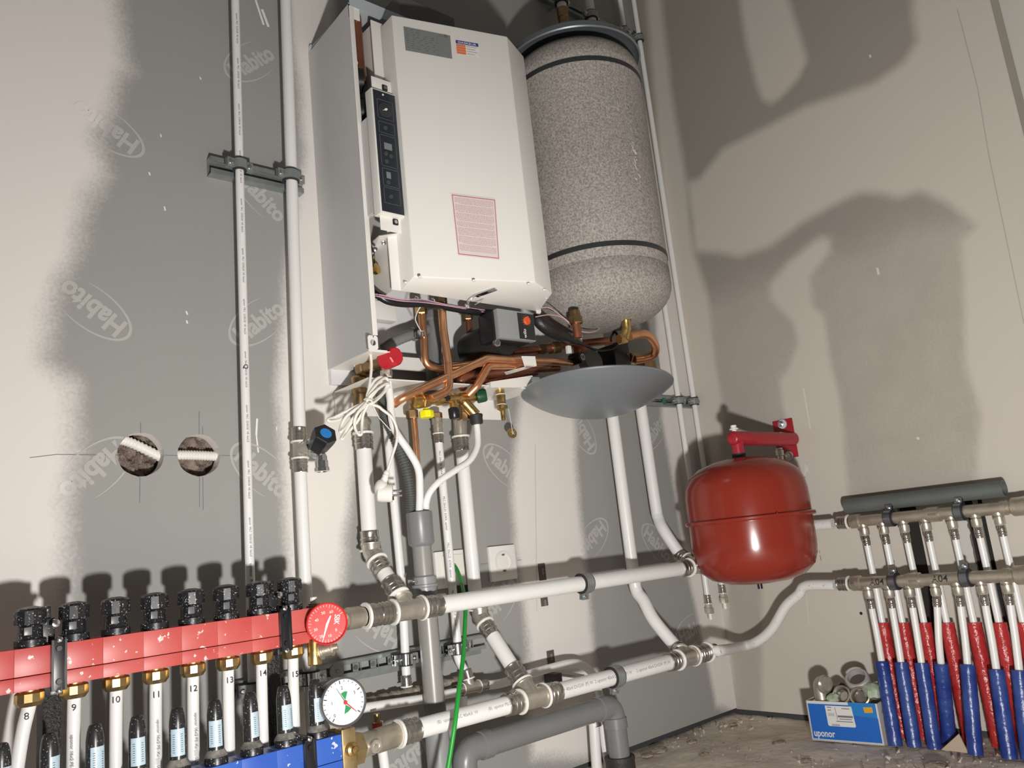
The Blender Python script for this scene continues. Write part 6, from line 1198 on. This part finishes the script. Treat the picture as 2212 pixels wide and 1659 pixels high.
g = G(); c = V(vx_,vy_,zband+0.001); d = V(-0.55,-0.83,0); g.box(c+d*(rv+0.0088), (0.003,0.004,0.011), (V(0.83,-0.55,0), d, V(0,0,1))); part('band_joint', g, vred, ev)
g = G(); dl = V(0.50,-0.87,0); s_ = V(0.87,0.5,0)
for k, (u, zz_, w_, h_) in enumerate([(0.0,0.512,0.012,0.004),(0.0,0.507,0.003,0.014)]+[(-0.008+0.0065*i,0.478-0.004*(i % 2),0.0028,0.012) for i in range(5)]+[(-0.006+0.0065*i,0.492,0.0028,0.008) for i in range(4)]):
    a = u/rv; d2 = dl*math.cos(a)+s_*math.sin(a); g.box(V(vx_,vy_,zz_-0.045)+d2*(rv+0.0003), (w_,0.0006,h_), (V(-d2.y,d2.x,0), d2, V(0,0,1)))
o = part('label_remains', g, mat('label_scrap', (0.50,0.40,0.37), 0.6), ev, 'scraps of white label'); o['kind'] = 'stuff'
# bracket
za8 = B(kI(450,320),0.325).z; br = thing('vessel_bracket', 'red tubular wall bracket carrying the expansion vessel', 'bracket', (0,vy_,za8-0.05)); ra = 0.0185
g = G(); g.lathe((vx_-0.022,vy_,za8), (1,0,0), [(0,0.0001),(0.001,0.012),(0.004,0.0165),(0.009,ra),(-(vx_-0.022)-0.006,ra)], 24); arm = part('arm', g, bred, br)
g = G(); g.cyl((vx_,vy_,za8), (vx_,vy_,ztop-0.002), 0.0155, n=20); part('neck', g, bred, br); g = G(); g.ring((vx_,vy_,ztop-0.001), (0,0,1), 0.014, 0.0172, 0.010, 20); part('neck_ring', g, rubber, br)
pc_ = [X(kI(820,190),-0.001), X(kI(958,165),-0.001), X(kI(1015,470),-0.001), X(kI(900,480),-0.001)]; yp0, yp1 = X(kI(1000,400),0).y, X(kI(822,230),0).y; zp0, zp1 = X(kI(960,475),0).z, X(kI(890,172),0).z
g = G(); g.box((-0.002,(yp0+yp1)/2,(zp0+zp1)/2), (0.004,abs(yp1-yp0)+0.004,zp1-zp0), bev=0.0008); pl = part('wall_plate', g, bred, br)
for kp, M_ in ((kI(885,207),chrome), (kI(937,460),nickel)):
    c = X(kp,-0.004); g = G(); g.lathe(c, (-1,0,0), [(0,0.0135),(0.0015,0.0130),(0.002,0.008)], 24); w_ = part('washer', g, mat('washer_pale', (0.55,0.57,0.62), 0.4), br); g = G(); g.lathe(c+V(-0.002,0,0), (-1,0,0), [(0,0.0085),(0.006,0.0085),(0.008,0.005)], 6); g.lathe(c+V(-0.008,0,0), (-1,0,0), [(0,0.004),(0.006,0.0035)], 10); part('bolt', g, M_, w_, smooth=False)
c = B(kI(492,225),0.30); g = G(); g.lathe((vx_-0.004,vy_,za8+ra-0.002), (0,0,1), [(0,0.006),(0.005,0.006),(0.006,0.0115),(0.009,0.0115),(0.010,0.0075),(0.017,0.0075),(0.018,0.006)], 10); part('vent_cap', g, white_pl, br)
c = B(kI(838,305),0.322); g = G(); g.lathe(c+V(-0.004,0.008,0), V(-0.2,-1,0), [(0,0.009),(0.004,0.009),(0.005,0.0115),(0.014,0.0105),(0.016,0.007)], 8); part('white_plug', g, white_pl, br)
c = B(kI(855,400),0.31); g = G(); g.lathe(c, (0,0,-1), [(0,0.010),(0.004,0.010),(0.006,0.012),(0.020,0.012),(0.022,0.009),(0.045,0.009)], 10); part('shut_off', g, nickel, br)

# ================================================================ SMALL NICKEL MANIFOLDS ON THE RIGHT WALL
UP = [kJ(725,560), kJ(905,545), kJ(1100,540), kJ(1305,525), kJ(1548,505), kJ(1775,495), kJ(1990,470)]
LO = [kJ(768,1150), kJ(958,1135), kJ(1150,1130), kJ(1390,1120), kJ(1600,1110), kJ(1825,1105), kJ(2062,1095)]
RMF = 0.0142
red_ins = mat('red_insulation', (0.40,0.022,0.024), 0.22, var=(40,0.6,(0.50,0.06,0.055)), bump=(70,0.9)); blue_ins = mat('blue_insulation', (0.012,0.035,0.205), 0.30, var=(18,0.7,(0.05,0.095,0.30)), bump=(60,0.5))
ordn = ['first','second','third','fourth','fifth','sixth','seventh']
for lvl, (P0, P1, ports, lab) in enumerate(((MU0, MU1, UP, 'upper nickel manifold on the right wall, under the loose grey tube'), (ML0, ML1, LO, 'lower nickel manifold on the right wall, marked A04 twice'))):
    mf = thing('nickel_manifold', lab, 'manifold', ((P0+P1)/2)-V(0,0,0.02)); u = (P1-P0).normalized(); L = (P1-P0).length; RM_X = (RMU, RML)[lvl]
    nf = (0.50, 0.355)[lvl]; g = G(); fl = []
    fl += [(-0.028,0.012),(-0.026,0.0165),(-0.012,0.0165),(-0.010,0.0185),(-0.002,0.0185),(0.0,RMF),(L*nf-0.010,RMF),(L*nf-0.009,0.0160),(L*nf-0.003,0.0160),(L*nf-0.002,0.0178),(L*nf+0.024,0.0178),(L*nf+0.025,RMF),(L*0.96,RMF),(L*0.962,0.0165),(L*1.0,0.0165),(L*1.002,0.0145),(L*1.02,0.0145)]
    g.lathe(P0, u, fl, 24); part('tube', g, nickel_dull, mf)
    hex_part(mf, 'end_nut', P0-u*0.024, u, 0.0195, 0.014, nickel_dull); hex_part(mf, 'centre_nut', P0+u*(L*nf+0.001), u, 0.0192, 0.022, nickel_dull)
    g = G(); g.lathe(P0+u*L*1.02, u, [(0,0.016),(0.004,0.0205),(0.020,0.0205),(0.028,0.0215),(0.040,0.0215),(0.044,0.018),(0.044,0)], 20); part('end_cap', g, nickel_dull, mf)
    press(mf, P0-u*0.030, -u, 0.0135, 0.026)
    fdir = TOCAM(P0)
    if lvl == 1:
        for kp in (kJ(865,1045), kJ(1450,1010)):
            c = X(kp,RM_X); g = G(); c = P0+u*((c.y-P0.y)/u.y); pipe_text(g, 'A04', c, -u if u.dot(CR) < 0 else u, TOCAM(c)+V(0,0,0.1), RMF, 0.0150, bold=0.006); letters(g, ink, mf, 'handwritten A04')
    for kp in ((kJ(960,430), kJ(1615,375)) if lvl == 0 else (kJ(1000,1010), kJ(1665,955))):
        c = X(kp,RM_X); c = P0+u*((c.y-P0.y)/u.y); cl = clamp(mf, c, u, RMF, V(0.25,0,1), wd=0.016, ears=1, M=mat('clamp_blue_zinc', (0.34,0.38,0.43), 0.3, 1.0)); g = G(); g.box(V(RM_X*0.42,c.y,c.z+0.002), (-RM_X*0.70,0.006,0.008)); part('clamp_arm', g, zinc, cl)
    for i, kp in enumerate(ports):
        c = X(kp,RM_X); c = P0+u*((c.y-P0.y)/u.y)
        g = G(); g.lathe(c-V(0,0,RMF*0.6), (0,0,-1), [(0,0.0120),(0.006,0.0115),(0.009,0.0085)], 16); g.lathe(c-V(0,0,RMF+0.003), (0,0,-1), [(0,0.0095),(0.002,0.0118),(0.016,0.0118),(0.020,0.0095)], 10); part('outlet', g, nickel, mf)
        # pipe with its sleeve
        z0 = c.z-RMF-0.022
        if lvl == 0:
            mid = V(-0.062, c.y+0.000, 0.33); flo = V(-0.072, c.y-0.004, 0.0); ztop_s = 0.262; col, M_ = 'red', red_ins; R_s = 0.0160
        else:
            kb9 = [kK(1015,1345), kK(1190,1352), kK(1380,1370), kK(1530,1330), kK(1760,1430), kK(2080,1465), kK(2260,1480)][i]
            mid = V(RM_X-0.008, c.y, 0.24); fz = Z(kb9, 0.0); flo = V(-0.13, c.y-0.006, 0.0); ztop_s = 0.180 if i < 5 else 0.172; col, M_ = 'blue', blue_ins; R_s = 0.0156
            flo = V(min(fz.x,-0.10), fz.y, 0.0); mid = V(RM_X-0.010, c.y*0.7+fz.y*0.3, 0.22)
        t = thing('manifold_pipe', '%s white pipe from the room corner under the %s nickel manifold, in a %s sleeve' % (ordn[i], ('upper','lower')[lvl], col), 'pipe', flo, 'white pipes with %s sleeves' % col)
        path = spline([V(c.x,c.y,z0), V(c.x,c.y,z0)*0.6+mid*0.4+V(0,0,0.0), mid, (mid+flo)/2, flo], 8)
        g = G(); g.tube(path, 0.0078, 14); part('pipe', g, white_pipe, t)
        g = G(); g.ring(V(c.x,c.y,z0+0.004), (0,0,-1), 0.0060, 0.0100, 0.004, 16); part('sleeve_ring', g, white_pl, t); g = G(); d0 = (path[2]-path[0]).normalized(); g.lathe(V(c.x,c.y,z0), d0, [(0,0.0085),(0.001,0.0090),(0.006,0.0090),(0.007,0.0096),(0.010,0.0096),(0.011,0.0090),(0.014,0.0090),(0.015,0.0096),(0.018,0.0096),(0.019,0.0090),(0.024,0.0090),(0.025,0.0080)], 16); part('press_sleeve', g, sleeve_m, t)
        sp = [q for q in path if q.z < ztop_s]; 
        if len(sp) >= 2:
            top_ = sp[0]+(path[path.index(sp[0])-1]-sp[0])*((ztop_s-sp[0].z)/max(1e-6,(path[path.index(sp[0])-1].z-sp[0].z))); sp = [top_]+sp
            rr = random.Random(i*3+lvl); fine = spline(sp, 4); g = G(); g.tube(fine, [R_s*(1+0.05*(rr.random()-0.5)) for _ in fine], 18, cap=False); ring_ = fine[0]; dq = (fine[1]-fine[0]).normalized(); g.lathe(ring_, dq, [(0,R_s*0.98),(0.0,0.0085),(0.01,0.0080)], 18, cap=False); part('foam_sleeve', g, M_, t, col+' foam sleeve')
# loose grey tube on top
a, b = X(kJ(552,320),-0.040), X(kJ(2030,150),-0.040); zz_ = (a.z+b.z)/2; a.z = zz_; b.z = zz_; g = G(); RT = 0.0188
g.lathe(a, (b-a), [(0,RT-0.003),(0.0,RT),((b-a).length,RT),((b-a).length,RT-0.003),(0.0,RT-0.003)], 28, cap=False); o = part('grey_tube', g, pvc_green); tag(o, 'short loose grey plastic tube lying above the upper nickel manifold', 'tube')

# ================================================================ BOX OF FITTINGS
bl, brr = Z(kK(235,1290),0.0), Z(kK(915,1343),0.0); ub = (brr-bl); wbx = ub.length; ub.normalize(); vb_ = V(0,0,1).cross(ub)
if vb_.dot(TOCAM(bl)) > 0: vb_ = -vb_
hb = 0.092; dpb = 0.075; card = mat('box_white_card', (0.62,0.61,0.59), 0.6); box = thing('fittings_box', 'small blue and white carton of pipe fittings on the floor', 'box', (bl+brr)/2+vb_*dpb/2)
up = V(0,0,1); cb = (bl+brr)/2
for nm, c, sz, ax in (('front_panel', cb+vb_*0.001+up*hb/2, (wbx,0.002,hb), (ub,vb_,up)), ('back_panel', cb+vb_*(dpb-0.001)+up*hb/2, (wbx,0.002,hb), (ub,vb_,up)), ('side_panel', bl+ub*0.001+vb_*dpb/2+up*hb/2, (0.002,dpb,hb), (ub,vb_,up)), ('side_panel', brr-ub*0.001+vb_*dpb/2+up*hb/2, (0.002,dpb,hb), (ub,vb_,up)), ('bottom_panel', cb+vb_*dpb/2+up*0.002, (wbx,dpb,0.002), (ub,vb_,up))):
    g = G(); g.box(c, sz, ax); o = part(nm, g, card, box, smooth=False)
    if nm == 'front_panel': fpn = o
bq = lambda u, v, h=0.0006: bl+ub*(wbx*u)+up*(hb*(1-v))-vb_*h
def bdec(name, poly, M_, h=0.0006, par=None, label=None): g = G(); g.add([bq(u,v,h) for u, v in poly], [tuple(range(len(poly)))]); return part(name, g, M_, par or fpn, label, smooth=False)
bdec('blue_print', [(0.02,0.07),(0.93,0.09),(0.985,0.36),(0.95,0.97),(0.05,0.955)] if False else [(0.025,0.07),(0.94,0.07),(0.94,0.34),(0.975,0.36),(0.975,0.95),(0.025,0.95)], mat('box_blue', (0.010,0.115,0.47), 0.45))
lw = bdec('address_label', [(0.27,0.10),(0.64,0.10),(0.66,0.58),(0.645,0.61),(0.29,0.61),(0.275,0.58)], mat('box_label', (0.66,0.65,0.63), 0.5), 0.0010)
bdec('orange_sticker', [(0.80,0.10),(0.92,0.09),(0.925,0.22),(0.81,0.24)], mat('box_orange', (0.62,0.33,0.02), 0.5), 0.0010)
bdec('blue_tape', [(0.60,0.0),(0.97,0.0),(0.97,0.36),(0.60,0.30)], mat('box_tape', (0.02,0.19,0.52), 0.3), 0.0008)
g = G(); flat_text(g, 'uponor', bq(0.20,0.80,0.0012), ub, up, 0.0155, 0.035, width=wbx*0.30); letters(g, card, fpn, 'white word on the blue print')
g = G(); rr = random.Random(12)
for k in range(16): g.add([bq(0.30+0.004*k*1.4,0.28,0.0014), bq(0.30+0.004*k*1.4+0.001+0.002*rr.random(),0.28,0.0014), bq(0.30+0.004*k*1.4+0.001+0.002*rr.random(),0.355,0.0014), bq(0.30+0.004*k*1.4,0.355,0.0014)], [(0,1,2,3)])
g.add([bq(0.405,0.13,0.0014), bq(0.412,0.13,0.0014), bq(0.425,0.44,0.0014), bq(0.418,0.44,0.0014)], [(0,1,2,3)])
for k, (u0, u1, v) in enumerate(((0.50,0.61,0.15),(0.43,0.64,0.33),(0.45,0.62,0.41),(0.40,0.63,0.47),(0.30,0.36,0.13),(0.30,0.35,0.20))): g.add([bq(u0,v,0.0014), bq(u1,v,0.0014), bq(u1,v+(0.05 if k == 1 else 0.02),0.0014), bq(u0,v+(0.05 if k == 1 else 0.02),0.0014)], [(0,1,2,3)])
for k in range(8): g.add([bq(0.33+0.014*k,0.555,0.0014), bq(0.338+0.014*k,0.555,0.0014), bq(0.338+0.014*k,0.60,0.0014), bq(0.33+0.014*k,0.60,0.0014)], [(0,1,2,3)])
letters(g, mat('label_ink', (0.16,0.16,0.16), 0.6), fpn)
g = G(); flat_text(g, 'uponor', brr+vb_*dpb*0.45+ub*0.0006+up*hb*0.80, vb_, up, 0.010, 0.03, width=dpb*0.5); letters(g, ink_grey, box)
# fittings in it
def bp(u, dd, zz_): return bl+ub*(wbx*u)+vb_*dd+up*zz_
e = thing('press_elbow', 'shiny bent press elbow standing at the left end of the blue carton', 'fitting', bp(0.17,0.03,hb-0.035)); g = G(); a0 = bp(0.17,0.030,hb-0.03)
g.tube(fillet([a0, a0+up*0.068, a0+up*0.068+ub*0.026-vb_*0.014], 0.018), 0.0165, 18); part('body', g, nickel, e); g = G(); g.lathe(a0+up*0.018, up, [(0,0.017),(0.001,0.0235),(0.008,0.0245),(0.010,0.018)], 22); part('flange', g, nickel, e); g = G(); g.lathe(a0+up*0.065+(ub*0.9-vb_*0.4).normalized()*0.014, (ub*0.9-vb_*0.4), [(0,0.0165),(0.001,0.0220),(0.006,0.0220),(0.007,0.0165)], 22); part('flange', g, nickel, e)
for k, (u, dd, zz_, r_, lab) in enumerate(((0.50,0.018,hb+0.012,0.0225,'round press coupling facing forward in the middle of the carton'), (0.755,0.015,hb+0.011,0.0230,'round press coupling facing forward near the right end of the carton'))):
    c = bp(u,dd,zz_); t = thing('press_coupling', lab, 'fitting', c-up*0.02, 'couplings in the carton'); d = (-vb_*0.85+up*0.42+ub*0.1*(1 if k else -1)).normalized()
    g = G(); g.lathe(c-d*0.035, d, [(0,r_*0.85),(0.030,r_*0.9),(0.032,r_),(0.040,r_),(0.041,r_*0.86),(0.036,r_*0.80),(0.0,r_*0.74)], 28, cap=False); part('body', g, nickel, t); g = G(); g.lathe(c-d*0.012, d, [(0,r_*0.66),(0.010,r_*0.66),(0.012,r_*0.60),(0.004,r_*0.52),(0.004,0)], 24, cap=False); part('inner_ring', g, sleeve_m, t)
    g = G(); g.box(c-up*0.020-d*0.004, (0.016,0.004,0.018), (ub,vb_,up)); part('paper_band', g, mat('green_white_bag', (0.50,0.53,0.47), 0.5, var=(90,0.8,(0.20,0.38,0.10))), t)
c = bp(0.69,0.045,hb+0.045); g = G(); d = (-vb_*0.62+up*0.75).normalized(); g.lathe(c, d, [(-0.006,0.0205),(-0.006,0.0285),(0.004,0.0290),(0.008,0.0265),(0.008,0.0215),(-0.006,0.0205)], 28, cap=False); o = part('sleeve_ring_loose', g, mat('ring_pale', (0.47,0.46,0.45), 0.45, 0.3)); o.name = 'loose_ring'; tag(o, 'pale metal ring lying on top of the fittings in the carton', 'ring')
c = bp(0.38,0.05,hb+0.014); g = G(); d = (ub*0.9+up*0.3-vb_*0.2).normalized(); g.lathe(c-d*0.025, d, [(0,0.012),(0.01,0.012),(0.011,0.016),(0.016,0.016),(0.017,0.012),(0.034,0.012),(0.035,0.017),(0.041,0.017),(0.042,0.011)], 20); o = part('pipe_coupler', g, mat('dark_nickel', (0.20,0.185,0.165), 0.35, 1.0)); tag(o, 'dark metal coupler lying between elbow and ring in the carton', 'fitting')
bagm = mat('bag_film', (0.56,0.58,0.55), 0.28, var=(45,0.9,(0.22,0.36,0.12))); rr = random.Random(6)
for k, (u, dd, zz_, r_, lab) in enumerate(((0.90,0.04,hb+0.022,0.024,'crumpled green and white fittings bag at the right end of the carton'), (0.36,0.02,hb+0.002,0.017,'small green and white fittings bag behind the front edge of the carton'))):
    c = bp(u,dd,zz_); g = G(); g.sphere(c, r_, 14, (1.25,0.9,0.8)); base = list(g.v); g.v = [c+(q-c)*(0.80+0.35*math.sin((q.x*270+q.z*210+k)*1.3)**2) for q in base]; o = part('fittings_bag', g, bagm); tag(o, lab, 'bag')
# clods and a strip of mesh on the floor
clod_m = mat('dirt_clod', (0.28,0.225,0.17), 0.95, var=(60,0.8,(0.45,0.38,0.31)), bump=(120,0.8))
for k, (kp, r_) in enumerate(((kAB(460,1440),0.016), (kAB(330,1500),0.012), (kAB(860,1340),0.011), (kAB(1350,1130),0.009), (kAB(1000,1490),0.010), (kAB(1900,1350),0.012), (kK(180,1480),0.010), (kK(1400,1530),0.020))):
    c = Z(kp,0.0); g = G(); g.sphere(c, r_, 12, (1.5,1.2,0.35)); rr = random.Random(40+k); g.v = [c+(q-c)*(0.75+0.5*rr.random()) for q in g.v]; o = part('dirt_clod', g, clod_m)
    tag(o, ['flat brown clod by the foot of the grey waste pipe', 'small brown clod nearest the black rubber collar', 'brown clod lying between the waste pipe and the corner', 'small brown clod close to the room corner', 'brown clod out on the floor in front of the waste pipe', 'brown clod on the floor left of the blue carton', 'small brown clod in front of the blue carton', 'large dark clod in front of the blue sleeves'][k], 'debris', 'clods on the floor')
# cardboard scrap between the sleeves
g = G(); a, b, c = Z(kK(1440,1382),0.004), Z(kK(1690,1412),0.004), None; m_ = (a+b)/2; tp_ = m_+V(0.012,0,0.034)+(b-a)*0.2
g.prism([a, b, tp_], V(0.002,0.0,0.0012)); o = part('cardboard_scrap', g, mat('cardboard', (0.45,0.36,0.27), 0.8)); tag(o, 'small triangle of brown cardboard leaning against the blue sleeves', 'cardboard')
